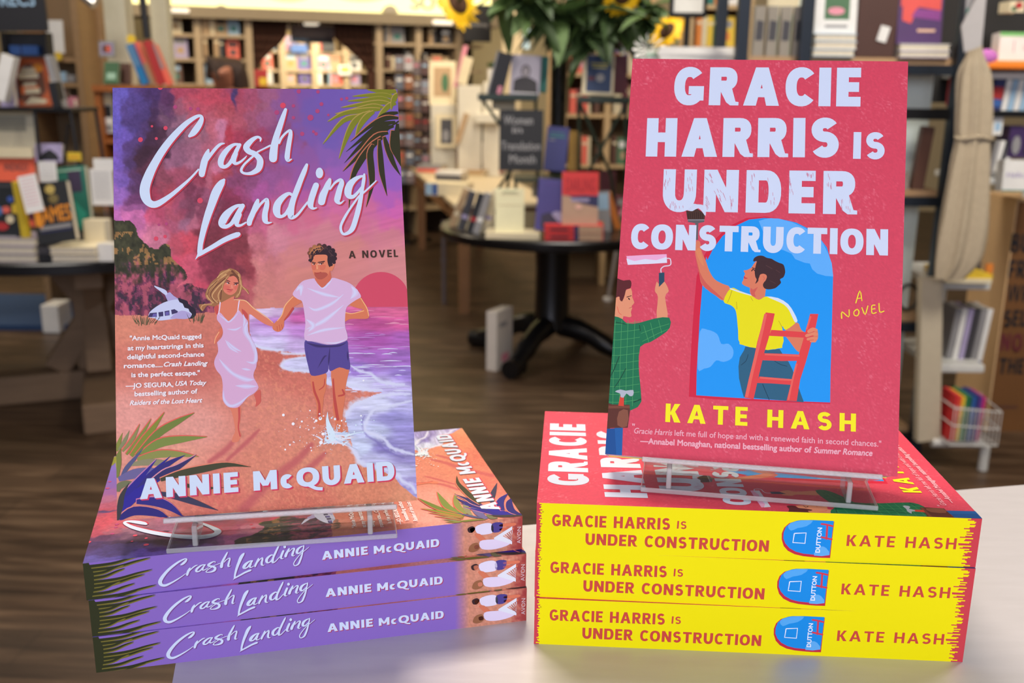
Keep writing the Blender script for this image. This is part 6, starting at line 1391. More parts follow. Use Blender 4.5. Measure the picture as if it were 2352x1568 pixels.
# its goods
zt_ = lambda px, py: PZ(px, py, ZM)
def onm(label, x0, y0, x1, y1, **k): return px_book(label, x0, y0, x1, y1, z=k.pop('z', ZM), **k)
onm('pink and orange book at the front of the pale table', 1058, 328, 1098, 392, t=.03, col=(232, 112, 104), lean=14, decor=[('o', .5, .3, .4, .18, (240, 160, 110)), ('o', .4, .7, .3, .12, (240, 150, 160)), ('r', 0, 0, .05, 1, 'purple')])
onm('white book with a blue drop, left of the chalk sign', 1106, 322, 1145, 388, t=.03, col='white', lean=12, decor=[('o', .58, .32, .3, .22, (60, 130, 186)), ('p', [(.3, .42), (.58, .82), (.86, .42)], (60, 130, 186)), ('r', .3, .28, .9, .33, 'pale blue')])
for i, (xb, yb, xt, c) in enumerate(((968, 366, 982, 'grey'), (984, 366, 996, 'tan'), (996, 372, 1012, 'yellow'), (1014, 386, 1034, 'charcoal'), (1026, 392, 1046, 'pink'), (1040, 394, 1058, 'lilac'))):
    q0 = zt_(xb, yb); slant('%s book leaning in the row left of the pink and orange one' % c, xb, yb, xt, yb - 62, q0.y, .035, c, z=ZM)
for i, (px, py, c, n_) in enumerate(((985, 404, ['cream', 'coral', 'grey'], 'far'), (1030, 420, ['grey', 'charcoal', 'white'], 'middle'), (1082, 408, ['cream', 'tan'], 'right'), (1120, 404, ['white', 'coral', 'cream'], 'front right'))):
    pile(lambda k, n_=n_, c=c: '%s book, %s in the %s pile on the pale table' % (c[k], ('bottom', 'second', 'third')[k], n_), px, py, ZM, .19, .14, [.026] * len(c), c, yaw=-18, group='%s pile on the pale table' % n_)
p = zt_(1030, 452)
lying('pale blue and white boxed set on the near corner of the pale table', Vector((p.x - .02, p.y + .05, ZM)), .26, .16, .075, 'cream', yaw=-16, decor=[('r', 0, .05, .16, .95, 'pale blue'), ('r', .17, .05, .30, .95, 'blue')])
PLN = mat('white_plinth_paint', (214, 208, 190), .6)
def plinth(label, x0, y0, x1, y1, Y, d=.25, mt=None, name='display_plinth', cat='plinth'):
    a_, c_ = P3(x0, y1, Y), P3(x1, y0, Y); b = MB(); b.box(((a_.x + c_.x) / 2, Y + d / 2, (a_.z + c_.z) / 2), (c_.x - a_.x, d, c_.z - a_.z), mt or PLN, bevel=.004); return tag(b.build(name), label, cat)
yp = 7.35
a_ = P3(1052, 330, yp); b = MB(); c_ = P3(1106, 196, yp); b.box(((a_.x + c_.x) / 2, yp + .12, (ZM + c_.z) / 2), (c_.x - a_.x, .24, c_.z - ZM - .002), PLN, bevel=.004); tag(b.build('display_plinth'), 'tall white plinth on the pale table behind the pink and orange book', 'plinth')
zpl = c_.z
slant('cream thick book leaning on top of the tall white plinth', 1060, 195, 1076, 134, yp + .02, .07, 'cream', z=zpl)
slant('pink tipped book leaning left of the cream one on the plinth', 1046, 190, 1070, 106, yp + .06, .03, 'pink', z=zpl - .02)
px_book('pale framed print standing left of the tall plinth', 986, 140, 1046, 240, Y=yp + .25, t=.03, col='cream', lean=8, name='framed_picture', cat='picture', decor=[('r', .16, .18, .84, .86, 'tan'), ('o', .6, .5, .14, .22, 'green')])
yq = yp + .22; a_ = P3(990, 330, yq); c_ = P3(1046, 240, yq); b = MB(); b.box(((a_.x + c_.x) / 2, yq + .12, (ZM + c_.z) / 2), (c_.x - a_.x, .24, c_.z - ZM - .002), PLN, bevel=.004); tag(b.build('display_plinth'), 'lower cream plinth under the pale framed print', 'plinth')
px_book('cream book with a dark vase picture on the pale table', 1000, 262, 1048, 338, Y=yq - .06, t=.02, col='cream', lean=6, decor=[('r', .25, .1, .8, .85, 'charcoal'), ('o', .5, .35, .16, .18, 'grey')])
slant('tan slanted book left of the white shelf block', 1050, 330, 1072, 262, yp - .05, .035, 'tan')
plinth('small white shelf block right of the tall plinth', 1092, 262, 1146, 282, yp - .1, .2)
plinth('white folded card under the green tray', 1098, 234, 1140, 262, yp + .05, .05, name='folded_card', cat='card')
plinth('dark book block behind the blue drop book', 1086, 284, 1144, 326, yp + .1, .1, cm('charcoal'), name='boxed_set', cat='box')
b = MB(); a_ = P3(1109, 330, yp); c_ = P3(1148, 188, yp); b.box(((a_.x + c_.x) / 2, yp + .12, (ZM + c_.z) / 2), (c_.x - a_.x, .22, c_.z - ZM - .002), PLN, bevel=.004); tag(b.build('display_plinth'), 'narrower white plinth right of the tall one, a plant on it', 'plinth'); b = MB(); pc = Vector(((a_.x + c_.x) / 2, yp + .1, c_.z + .09)); rg = random.Random(4)
for k in range(26):
    a = rg.uniform(0, 6.28); e = rg.uniform(.1, .9); d_ = Vector((math.cos(a) * e, math.sin(a) * e, .4)).normalized(); n_ = d_.cross(Vector((0, 0, 1))).normalized() * .012; q0 = pc + d_ * .015; q1 = pc + d_ * .06
    b.face([q0, (q0 + q1) / 2 + n_, q1, (q0 + q1) / 2 - n_], mat('small_plant_leaf', (52, 84, 40), .6))
b.tube([pc - Vector((0, 0, .09)), pc], [.03, .035], cm('white')); tag(b.build('potted_plant'), 'small green plant in a white pot beside the tall plinth', 'plant')
# spinner racks of cards, left of the plinth
def spinner(label, px, pyt, Y, w, nrow, seed):
    top = P3(px, pyt, Y); t = thing('card_spinner', label, 'rack', (top.x, Y, 0)); rg = random.Random(seed)
    b = MB(); b.tube([(0, 0, .02), (0, 0, top.z)], .012, IRON); b.lathe([(.07, 0), (.07, .02), (.02, .03)], (0, 0, 0), IRON, 24); b.build('pole', t)
    for r_ in range(nrow):
        z = top.z - .03 - (r_ + 1) * .15
        for sx in (-1, 1):
            b = MB(); c = rg.choice([(150, 142, 150), (120, 108, 110), (180, 176, 178), (96, 70, 66), (140, 90, 60), (90, 96, 110)])
            b.box((sx * w / 4, -.07, z + .06), (w / 2 - .008, .05, .115), cm(c)); b.face([(sx * w / 4 - w * .15, -.0965, z + .07), (sx * w / 4 + w * .15, -.0965, z + .07), (sx * w / 4 + w * .15, -.0965, z + .09), (sx * w / 4 - w * .15, -.0965, z + .09)], cm(rg.choice(['white', 'pale blue', 'pink', 'red']))); b.build('card_pocket', t)
        b = MB(); b.tube([(-w / 2, -.1, z), (w / 2, -.1, z)], .004, IRON); b.tube([(-w / 2, -.1, z), (-w / 2, 0, z)], .004, IRON); b.tube([(w / 2, -.1, z), (w / 2, 0, z)], .004, IRON); b.build('wire_row', t)
    return t
spinner('wire card spinner with grey pockets behind the pale table', 930, 110, 8.35, .15, 7, 3)
spinner('darker wire card spinner right of the grey pocketed one', 968, 122, 8.5, .14, 7, 8)
# white boxed book lying on the floor, upright
p = PZ(1128, 852, 0); h_ = P3(1128, 716, p.y).z
o = thing('slipcase', 'white slipcased book standing alone on the wood floor', 'book', (p.x, p.y, 0), R(-28)); b = MB(); b.box((0, .08, h_ / 2), (.055, .16, h_), mat('white_slipcase_board', (206, 198, 188), .6, noise=(14, .08)), bevel=.003); b.build('case', o)
b = MB(); b.face([(.028, .03, h_ * .72), (.028, .1, h_ * .72), (.028, .1, h_ * .80), (.028, .03, h_ * .80)], cm('grey')); b.face([(.028, .05, h_ * .12), (.028, .12, h_ * .12), (.028, .12, h_ * .26), (.028, .05, h_ * .26)], cm('pink')); b.build('printed_label', o)

# ================================================================== black pedestal table
ZB = .656; fb = PZ(1283, 557, ZB); RB = .545; CB = Vector((fb.x + .0, fb.y + RB, 0))
t = thing('pedestal_table', 'black round pedestal table with books, between the two display books', 'table', (CB.x, CB.y, 0), R(8))
b = MB(); b.lathe([(RB - .03, ZB - .05), (RB - .004, ZB - .044), (RB, ZB - .03), (RB, ZB - .008), (RB - .008, ZB)], (0, 0, 0), BLK, 72); b.build('tabletop', t, smooth=True)
b = MB(); b.lathe([(.10, .16), (.085, .20), (.082, .45), (.09, ZB - .10), (.17, ZB - .052)], (0, 0, 0), BLK, 36); b.build('column', t, smooth=True)
for k in range(4):
    a = R(45 + 90 * k + 10); d_ = Vector((math.cos(a), math.sin(a), 0)); b = MB()
    pts = [d_ * .05 + Vector((0, 0, .17)), d_ * .18 + Vector((0, 0, .15)), d_ * .32 + Vector((0, 0, .085)), d_ * .41 + Vector((0, 0, .05))]
    b.tube([tuple(q0) for q0 in catmull([list(x) for x in pts], 4)], [.055] * 4 + [.048] * 4 + [.04] * 4 + [.036], BLK, 10); b.tube([d_ * .35 + Vector((0, 0, .045)), d_ * .45 + Vector((0, 0, .045))], .044, BLK, 14); b.build('foot', t, smooth=True)
def onb(label, x0, y0, x1, y1, **k): return px_book(label, x0, y0, x1, y1, z=k.pop('z', ZB), **k)
# lying cream book with the cream one on it
p = PZ(1172, 549, ZB); lying('cream paperback lying flat at the front of the black table', Vector((p.x + .01, p.y, ZB)), .235, .15, .026, 'cream', yaw=-2, page=True)
px_book('cream book with faint type standing on the flat cream one', 1137, 434, 1203, 536, Y=p.y + .03, t=.025, col=(226, 220, 178), lean=10, decor=[('r', .25, .90, .75, .92, 'green'), ('r', .15, .86, .85, .875, 'tan'), ('r', .1, .62, .9, .63, 'tan')])
b3, zt3 = pile(lambda i: 'red, navy and tan spined book, %s of the pair at the table edge' % ('lower', 'upper')[i], 1318, 552, ZB, .255, .16, [.032, .032], [(214, 52, 50)], yaw=-1, group='red and tan pair on the black table', decor=[('r', .50, .02, .58, .98, 'navy'), ('r', .58, .02, .98, .98, (196, 160, 128)), ('r', .1, .3, .4, .6, 'maroon')])
px_book('red, navy and tan book standing on the red and tan pair', 1290, 396, 1373, 516, Y=b3.y + .03, t=.03, col=(194, 160, 132), lean=9, decor=[('p', [(0, .56), (.2, .54), (.45, .42), (.7, .38), (1, .34), (1, .58), (0, .58)], (44, 44, 88)), ('p', [(0, .56), (.3, .545), (.6, .56), (1, .55), (1, 1), (0, 1)], (224, 58, 56)), ('t', 'DARLING', .1, .63, .80, .24, (178, 26, 38)), ('r', .25, .44, .75, .50, 'lilac'), ('o', .46, .34, .09, .05, (240, 190, 170))])
px_book('purple book with a grey disc left of the red, navy and tan one', 1228, 412, 1290, 530, Y=b3.y + .06, t=.03, col=(74, 66, 134), lean=9, tilt=4, decor=[('o', .78, .28, .22, .11, (160, 158, 190)), ('p', [(.2, .05), (.2, .3), (.5, .36), (.95, .14), (.95, .02)], (52, 46, 70)), ('r', .25, .88, .8, .90, 'purple')])
for i, (xb, yb, xt, yt, c, d2) in enumerate(((1037, 524, 1072, 436, 'tan', .0), (1058, 532, 1086, 442, 'charcoal', .0), (1078, 538, 1106, 446, 'black', 0), (1092, 540, 1122, 446, 'grey', 0), (1112, 536, 1140, 440, 'cream', 0))):
    slant('%s book leaning in the spine row at the left rim of the black table' % c, xb, yb, xt, yt, PZ(xb, yb, ZB).y + .01, (.03, .035, .03, .03, .035)[i], c, z=ZB, d=.08, dec=[('r', .1, .3, .9, .4, ('cream', 'lilac', 'red', 'white', 'lilac')[i])])
px_book('small cream card box between the cream and purple books', 1222, 422, 1244, 452, Y=4.75, t=.03, col='cream', lean=4, name='card_box', cat='box', parts=False)
px_book('silver grey book right of the red, navy and tan one', 1374, 440, 1404, 545, Y=4.55, t=.03, col='grey', lean=8, tilt=-4, decor=[('r', .1, .6, .9, .95, 'pale blue'), ('o', .3, .3, .2, .08, 'tan')])
slant('tan spined book leaning right of the silver grey one', 1420, 545, 1396, 446, 4.6, .03, 'orange', z=ZB)
px_book('dark maroon book at the right of the black table', 1376, 392, 1412, 496, Y=5.05, t=.04, col='maroon', lean=4)
# dark green wire plant racks
GI = mat('dark_green_enamel', (30, 44, 32), .4, .2)
YR = 4.75
def wire_rack(label, px0, px1, py, legs, Y=YR):
    a_, c_ = P3(px0, py, Y), P3(px1, py, Y); z = (a_.z + c_.z) / 2; cx = (a_.x + c_.x) / 2; w = c_.x - a_.x
    t = thing('wire_rack', label, 'rack', (cx, Y, z), group='dark green wire racks on the black table')
    b = MB(); b.box((0, .08, -.008), (w, .20, .014), GI, bevel=.003); b.box((0, -.022, .006), (w, .006, .02), GI); b.build('tray', t)
    for (x0, y0, x1, y1) in legs:
        q0, q1 = P3(x0, y0, Y), P3(x1, y1, Y); b = MB(); b.tube([q0 - Vector((cx, Y, z)), q1 - Vector((cx, Y, z))], .008, GI); b.build('leg', t)
    return z
zr1 = wire_rack('dark green wire rack tray left of the tall vase', 1098, 1236, 224, [(1108, 228, 1180, 332), (1230, 228, 1236, 456), (1180, 332, 1160, 470), (1236, 300, 1120, 470)])
zr2 = wire_rack('dark green wire rack tray right of the tall vase', 1328, 1446, 230, [(1330, 232, 1330, 458), (1332, 236, 1404, 404), (1440, 236, 1346, 404), (1436, 236, 1440, 460), (1404, 404, 1410, 462), (1346, 404, 1340, 462)])
RKB = dict(Y=YR + .02)
px_book('book with a black and white portrait photograph on the left green rack', 1170, 126, 1238, 218, t=.03, col='lilac', lean=12, tilt=3, **RKB, decor=[('r', .0, .0, 1, 1, (168, 162, 176)), ('p', [(.1, .05), (.95, .05), (.9, .35), (.65, .45), (.35, .45), (.12, .36)], (44, 40, 44)), ('o', .5, .60, .16, .16, (70, 64, 68)), ('o', .5, .58, .11, .12, (150, 142, 148)), ('r', .1, .04, .9, .06, 'white')])
slant('black slanted book left of the portrait book', 1135, 220, 1160, 126, YR + .02, .075, 'black', z=zr1, dec=[('r', .0, .0, .12, 1, 'grey'), ('r', .62, .06, .86, .24, 'pink')])
px_book('dark teal book behind the portrait book', 1216, 128, 1256, 210, Y=YR + .09, t=.03, col='teal', lean=10, tilt=3, decor=[('r', 0, 0, .2, 1, 'tan')])
px_book('deep blue book with yellow lettering in a cream frame, on the right green rack', 1336, 124, 1408, 218, t=.03, col='cream', lean=10, tilt=2, **RKB, decor=[('r', .12, .07, .92, .97, (36, 58, 96)), ('r', .25, .74, .8, .78, (170, 160, 70)), ('r', .3, .66, .76, .70, (170, 160, 70)), ('o', .56, .42, .14, .1, 'grey'), ('o', .28, .40, .12, .05, 'maroon')])
px_book('maroon book behind the deep blue one', 1408, 126, 1440, 214, Y=YR + .07, t=.03, col='maroon', lean=8)
px_book('orange and lilac book standing behind the vase leaves', 1376, 70, 1424, 128, Y=YR + .35, t=.03, col='orange', lean=4, decor=[('r', .35, .2, .6, .6, 'purple'), ('r', .6, .1, 1, .9, 'lilac')])
# chalk sign
card('black chalk sign about women writers, on the black table', 1146, 252, 1246, 392, 4.62, lean=4, col=(14, 14, 16), t=.012, name='chalkboard', decor=[('t', 'Women', .10, .76, .66, .14, 'grey'), ('t', 'in', .30, .62, .22, .10, 'grey'), ('t', 'Translation', .04, .34, .90, .14, 'grey'), ('t', 'Month', .24, .12, .60, .14, 'grey')])
px_book('navy book with pale lettering right of the chalk sign', 1248, 291, 1298, 392, Y=4.66, t=.04, col=(40, 42, 100), lean=10, tilt=5, decor=[('r', .15, .84, .8, .86, 'teal'), ('r', .12, .76, .85, .79, 'teal'), ('r', .12, .68, .4, .70, 'grey')])
px_book('mustard book just right of the navy one', 1304, 300, 1326, 392, Y=4.78, t=.03, col=(150, 112, 30), lean=4, tilt=2)
px_book('open fan of cream booklets under the left green tray', 1130, 230, 1184, 252, Y=4.86, t=.05, col='cream', lean=0, name='booklet_bundle', cat='booklets', parts=False, decor=[('r', x / 10, .0, x / 10 + .02, 1, 'tan') for x in range(1, 10, 2)])
# shelf of the black table's lower riser
b = MB(); a_, c_ = P3(1180, 404, 4.8), P3(1330, 404, 4.8); b.box(((a_.x + c_.x) / 2, 4.72, a_.z), (c_.x - a_.x, .3, .014), GI); b.tube([(a_.x + .01, 4.6, a_.z), (a_.x + .01, 4.6, ZB)], .008, GI); b.tube([(c_.x - .01, 4.6, a_.z), (c_.x - .01, 4.6, ZB)], .008, GI); b.tube([(a_.x + .01, 4.84, a_.z), (a_.x + .01, 4.84, ZB)], .008, GI); b.tube([(c_.x - .01, 4.84, a_.z), (c_.x - .01, 4.84, ZB)], .008, GI)
tag(b.build('low_riser'), 'low green riser under the chalk sign', 'riser')

# ------------------------------------------------------------------ tall vase and sunflowers
VX = P3(1281, 300, 4.95); zv1 = P3(1281, 96, 4.95).z
b = MB(); b.lathe([(.062, ZB + .001), (.062, ZB + .012), (.04, ZB + .02), (.038, (ZB + zv1) / 2), (.042, zv1 - .03), (.05, zv1), (.044, zv1 - .002), (.036, zv1 - .05)], (VX.x, VX.y, 0), mat('black_glass_vase', (14, 16, 16), .15, spec=.6), 28)
o = b.build('tall_vase', smooth=True); tag(o, 'tall narrow black vase in the middle of the black table', 'vase')
LEAF = mat('sunflower_leaf', (46, 66, 30), .6, noise=(14, .3)); LEAF2 = mat('sunflower_leaf_light', (74, 98, 48), .6, noise=(14, .25)); STEM = mat('green_stem', (70, 92, 42), .6); PET = mat('sunflower_petal', (252, 192, 14), .55, noise=(30, .18)); PETO = mat('orange_petal', (206, 108, 14), .55, noise=(30, .18)); DISC = mat('sunflower_disc', (70, 42, 18), .9, noise=(120, .4))
def leafblade(b, base, d_, L, W, mt, droop, roll=0.0):
    d_ = d_.normalized(); side = d_.cross(Vector((0, 0, 1))).normalized(); side = Matrix.Rotation(roll, 3, d_) @ side; n = 7; L_, R_, C_ = [], [], []
    for i in range(n + 1):
        f = i / n; c = base + d_ * (L * f) + Vector((0, 0, -droop * L * f * f)); w = W * math.sin(math.pi * min(1, .06 + f * .94)) ** .8 * (1 - .35 * f)
        up_ = Vector((0, 0, .18 * w)); C_.append(c); L_.append(c + side * w / 2 + up_); R_.append(c - side * w / 2 + up_)
    for i in range(n): b.face([L_[i], C_[i], C_[i + 1], L_[i + 1]], mt); b.face([C_[i], R_[i], R_[i + 1], C_[i + 1]], mt)
def sunflower(label, px, py, Y, r, face, petals=PET, leaves=6, seed=0, z2=None):
    rg = random.Random(seed); c = P3(px, py, Y); f = Vector(face).normalized(); t = thing('sunflower', label, 'flower', c, group='sunflowers in the tall vase')
    u = f.cross(Vector((0, 0, 1))).normalized(); v = u.cross(f)
    b = MB()
    for ring, (n_, l) in enumerate(((17, 1.0), (15, .82))):
        for k in range(n_):
            a = 2 * math.pi * (k + .5 * ring) / n_ + rg.uniform(-.08, .08); d_ = u * math.cos(a) + v * math.sin(a); s_ = (u * -math.sin(a) + v * math.cos(a)) * r * .13; l2 = r * l * rg.uniform(.85, 1.1)
            p0, p1, p2 = d_ * r * .36, d_ * (r * .36 + l2 * .4) + f * r * .12, d_ * (r * .36 + l2 * .66) + f * r * rg.uniform(-.1, .15)
            b.face([p0 - s_ * .5, p1 - s_, p2, p1 + s_, p0 + s_ * .5], petals)
    b.build('petals', t)
    b = MB(); M = Matrix((u, v, f)).transposed().to_4x4(); bm = bmesh.new(); bmesh.ops.create_uvsphere(bm, u_segments=16, v_segments=8, radius=r * .42)
    for vv in bm.verts: vv.co.z *= .35
    b.bm(bm, M, DISC); b.build('disc', t, smooth=True)
    top = VX.copy(); top.z = zv1; b = MB(); e = top - c; m1 = e * .45 - f * r * 1.2 + Vector((0, 0, .06))
    path = [(0, 0, 0), tuple(-f * r * .7), tuple(m1), tuple(e), tuple(e + Vector((0, 0, -.12)))]; path = catmull(path, 5); b.tube([tuple(x) for x in path], .008, STEM, 7); b.build('stem', t)
    for k in range(leaves):
        i = int(rg.uniform(.25, .85) * (len(path) - 6)) + 2; base = Vector(path[i]); a = rg.uniform(0, 6.28); d_ = Vector((math.cos(a), math.sin(a) * .7, rg.uniform(-.25, .35)))
        b = MB(); leafblade(b, base, d_, rg.uniform(.13, .21), rg.uniform(.08, .13), rg.choice([LEAF, LEAF, LEAF2]), rg.uniform(.2, .9), rg.uniform(-.6, .6)); b.build('leaf', t, smooth=True)
    return t
sunflower('yellow sunflower hanging at the left edge of the bouquet', 1052, 6, 4.72, .125, (-.5, .55, -.3), leaves=5, seed=1)
sunflower('yellow sunflower near the top middle of the bouquet', 1430, -8, 4.70, .095, (.1, -.8, -.5), leaves=9, seed=2)
sunflower('yellow sunflower drooping low at the right of the bouquet', 1532, 70, 4.66, .095, (.5, .45, -.4), leaves=4, seed=3)
sunflower('orange tinged sunflower under the drooping right one', 1500, 92, 4.85, .06, (-.2, -.5, -.8), PETO, leaves=4, seed=4)
sunflower('small orange sunflower deep among the leaves', 1462, 62, 4.95, .04, (0, -.9, -.3), PETO, leaves=8, seed=5)
sunflower('sunflower hidden high behind the leaves above the vase', 1300, -60, 4.9, .09, (0, -.9, .2), leaves=10, seed=6)
def leafy(label, px, py, Y, n, sp, seed):
    rg = random.Random(seed); c = P3(px, py, Y); t = thing('leafy_branch', label, 'branch', c, group='leafy branches of the bouquet'); top = VX.copy(); top.z = zv1; e = top - c
    b = MB(); path = catmull([(0, 0, .1), (0, 0, 0), tuple(e * .5 + Vector((0, 0, .05))), tuple(e), tuple(e + Vector((0, 0, -.1)))], 4); b.tube([tuple(x) for x in path], .006, STEM, 6); b.build('stem', t)
    for k in range(n):
        base = Vector((rg.uniform(-sp, sp), rg.uniform(-.08, .08), rg.uniform(-.06, .09))); a = rg.uniform(0, 6.28)
        b = MB(); leafblade(b, base * .4, Vector((math.cos(a), -.3 + math.sin(a) * .5, rg.uniform(-.8, .3))), rg.uniform(.13, .22), rg.uniform(.07, .12), rg.choice([LEAF, LEAF, LEAF2]), rg.uniform(.1, .6), rg.uniform(-.8, .8)); b.build('leaf', t, smooth=True)
for i, (px, py, n_, lab) in enumerate(((1215, 20, 12, 'leafy branch over the portrait book'), (1275, 40, 14, 'leafy branch right above the vase mouth'), (1335, 55, 16, 'leafy branch hanging right of the vase'), (1385, 35, 16, 'leafy branch below the middle sunflower'), (1440, 50, 16, 'leafy branch beside the small orange sunflower'), (1485, 25, 14, 'leafy branch left of the framed sign'), (1170, -10, 9, 'leafy branch reaching left towards the hanging sunflower'), (1350, 90, 8, 'lowest leafy branch above the deep blue book'), (1395, -20, 14, 'highest leafy branch in the bouquet'))):
    leafy(lab, px, py, 4.78 + .04 * (i % 3), n_, .12, 30 + i)

# ================================================================== shelves behind the bouquet
YS = 6.6; ST = mat('light_ash_shelving', (190, 160, 116), .6, noise=(5, .12, (1, 1, 10)))
def shelf_block(label, px0, px1, Y, rows, bay, seed, cols, ztop, posts=3, h=(.15, .2), dens=1):
    x0, x1 = P3(px0, 200, Y).x, P3(px1, 200, Y).x; w = x1 - x0; t = thing('ash_bookcase', label, 'bookcase', ((x0 + x1) / 2, Y, 0))
    ps = [-w / 2 + w * k / (posts - 1) for k in range(posts)]
    for s in ps: b = MB(); b.box((s, .14, ztop / 2), (.04, .28, ztop), ST); b.build('upright', t)
    for z in rows: b = MB(); b.box((0, .145, z - .0125), (w, .26, .025), ST); b.build('shelf', t)
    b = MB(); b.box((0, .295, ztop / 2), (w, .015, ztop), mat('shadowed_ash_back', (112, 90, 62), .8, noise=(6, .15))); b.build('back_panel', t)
    ordn = ('top', 'second', 'third', 'fourth', 'fifth')
    for i, z in enumerate(rows):
        for j in range(posts - 1):
            fill_row((x0 + x1) / 2 + ps[j] + .03, (x0 + x1) / 2 + ps[j + 1] - .03, z, .2, bay + (', left half' if j == 0 else ', right half'), ordn[i], cols, h[0], h[1], .2, M=Matrix.Translation((0, Y + .02, 0)), seed=seed + i * 5 + j, dens=dens)
rz = [P3(1400, y, YS).z for y in (64, 168, 262, 378)]
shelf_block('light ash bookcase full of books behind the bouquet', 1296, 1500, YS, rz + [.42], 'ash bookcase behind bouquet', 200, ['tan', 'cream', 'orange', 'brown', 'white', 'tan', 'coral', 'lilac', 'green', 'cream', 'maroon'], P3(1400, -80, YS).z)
rz = [P3(1640, y, 5.9).z for y in (10, 106, 205)]
shelf_block('light ash bookcase behind the framed sign', 1578, 1712, 5.9, rz + [.6], 'ash bookcase behind framed sign', 260, ['green', 'white', 'teal', 'blue', 'yellow', 'cream', 'orange'], P3(1640, -80, 5.9).z, 2)
# pale columns and wall pieces behind the chalk sign
plinth('pale cream column behind the portrait book', 1150, -60, 1200, 470, 8.0, .3, WALL, name='pillar', cat='pillar')
plinth('narrow tan post right of the vase', 1252, -60, 1272, 470, 7.2, .1, ST, name='timber_post', cat='post')
plinth('glowing white window strip behind the bouquet leaves', 1201, 62, 1217, 112, 11.05, .02, mat('daylit_glass_strip', (200, 222, 224), .3, emit=((205, 225, 228), .7)), name='window_1', cat='window')
# framed sign on a black pole
YF = 4.2; a_, c_ = P3(1536, 40, YF), P3(1622, 40, YF); w = c_.x - a_.x; zb_ = P3(1578, 41, YF).z; hh = .24
t = thing('sign_stand', 'black framed white sign with a green wreath on a pole, top of view', 'sign', ((a_.x + c_.x) / 2, YF, 0))
b = MB(); b.box((0, 0, zb_ + hh / 2), (w, .02, hh), IRON, bevel=.008); b.build('frame', t)
b = MB(); b.box((0, -.0115, zb_ + hh / 2 + .002), (w - .034, .002, hh - .036), mat('white_sign_sheet', (228, 226, 218), .5)); ct = zb_ + .135
for k in range(26):
    an = 2 * math.pi * k / 26; b.tube([(.045 * math.cos(an), -.0135, ct + .045 * math.sin(an)), (.060 * math.cos(an + .2), -.0135, ct + .06 * math.sin(an + .2))], .003, cm((96, 130, 70)), 5)
b.build('sheet', t)
b = MB(); b.tube([(.0, 0, .02), (.0, 0, zb_)], .012, IRON); b.build('pole', t); b = MB(); b.lathe([(.15, 0), (.15, .012), (.02, .02)], (0, 0, 0), IRON, 24); b.build('base', t)
# low white display with papers, its top just over the red book
YW = 3.6; zw = P3(1560, 140, YW).z; x0, x1 = P3(1478, 150, YW).x, P3(1700, 150, YW).x
t = thing('display_cube', 'white display cube behind the coral red book', 'stand', ((x0 + x1) / 2, YW + .2, 0)); b = MB(); b.box((0, 0, zw / 2), (x1 - x0 - .02, .4, zw), PLN, bevel=.006); b.build('body', t)
pile(lambda i: 'white sheet bundle, %s in the pile over the coral red book' % ('bottom', 'second', 'third')[i], 1600, 139, zw, .26, .2, [.016, .014, .014], ['white', 'white', 'white'], group='white bundles on the display cube', name='paper_bundle')
pile(lambda i: 'small white booklet, %s at the left of the display cube' % ('lower', 'upper')[i], 1520, 139, zw, .10, .16, [.012, .010], ['white', 'mint'], group='small white booklets on the display cube', name='booklet')
b = MB(); p = P3(1490, 112, YW + .02); rg = random.Random(8)
for k in range(12):
    an = 2 * math.pi * k / 12; b.face([(p.x, p.y, p.z), (p.x + .05 * math.cos(an) - .008, p.y - .02, p.z + .045 * math.sin(an)), (p.x + .06 * math.cos(an + .12), p.y - .03, p.z + .055 * math.sin(an + .12)), (p.x + .05 * math.cos(an + .25), p.y - .02, p.z + .045 * math.sin(an + .25))], cm('white'))
b.tube([(p.x, p.y + .004, zw + .001), (p.x, p.y + .002, p.z)], .006, STEM); tag(b.build('paper_flower'), 'white paper flower at the left of the display cube', 'flower')

# ================================================================== steel and timber shelf unit on the right
YU = 3.4; STEEL = mat('blue_black_steel', (34, 42, 52), .4, .4); BRD = mat('pale_timber_board', (176, 140, 100), .55, noise=(5, .15, (1, 10, 1))); GPN = mat('grey_green_panel', (214, 226, 218), .7)
XU0, XU1, XU2 = P3(1706, 60, YU).x, P3(1852, 60, YU).x, P3(2216, 60, YU).x
t = thing('shelf_unit', 'tall steel and timber shelf unit behind the coral red book', 'shelf unit', (0, YU, 0))
for x in (XU0, XU1, XU2):
    for y in (0, .36): b = MB(); b.box((x, y, .95), (.038, .038, 1.9), STEEL, bevel=.002); b.build('post', t)
zU = [P3(2030, 132, YU).z, P3(2120, 437, YU).z, P3(2105, 727, YU).z, .12]
for i, z in enumerate(zU):
    b = MB(); b.box(((XU0 + XU2) / 2, .18, z - .011), (XU2 - XU0 - .04, .32, .022), BRD); b.build('shelf', t)
    b = MB(); b.box(((XU0 + XU2) / 2, .004, z - .038), (XU2 - XU0 - .04, .03, .032), STEEL); b.build('rail', t)
for z in (P3(2130, 262, YU).z, P3(2105, 1005, YU).z): b = MB(); b.box(((XU0 + XU2) / 2, .0, z), (XU2 - XU0 - .04, .03, .036), IRON); b.build('rail', t)
b = MB(); b.box(((XU1 + XU2) / 2, .15, (zU[0] - .03) / 2), (XU2 - XU1 - .045, .012, zU[0] - .03), GPN); b.box(((XU1 + XU2) / 2, .385, 1.6), (XU2 - XU1, .012, .7), GPN); b.build('back_panel', t)
z = zU[0]
def onu(label, x0, y0, x1, zz=None, dy=.02, **k):
    Y = YU + dy; p0 = P3((x0 + x1) / 2, 130, Y); base = Vector((p0.x, Y, (zz or z) + .0005)); w = P3(x1, 130, Y).x - P3(x0, 130, Y).x; h = P3((x0 + x1) / 2, y0, Y).z - base.z
    return standing(label, base, w, h, k.pop('t', .03), k.pop('col'), **k)
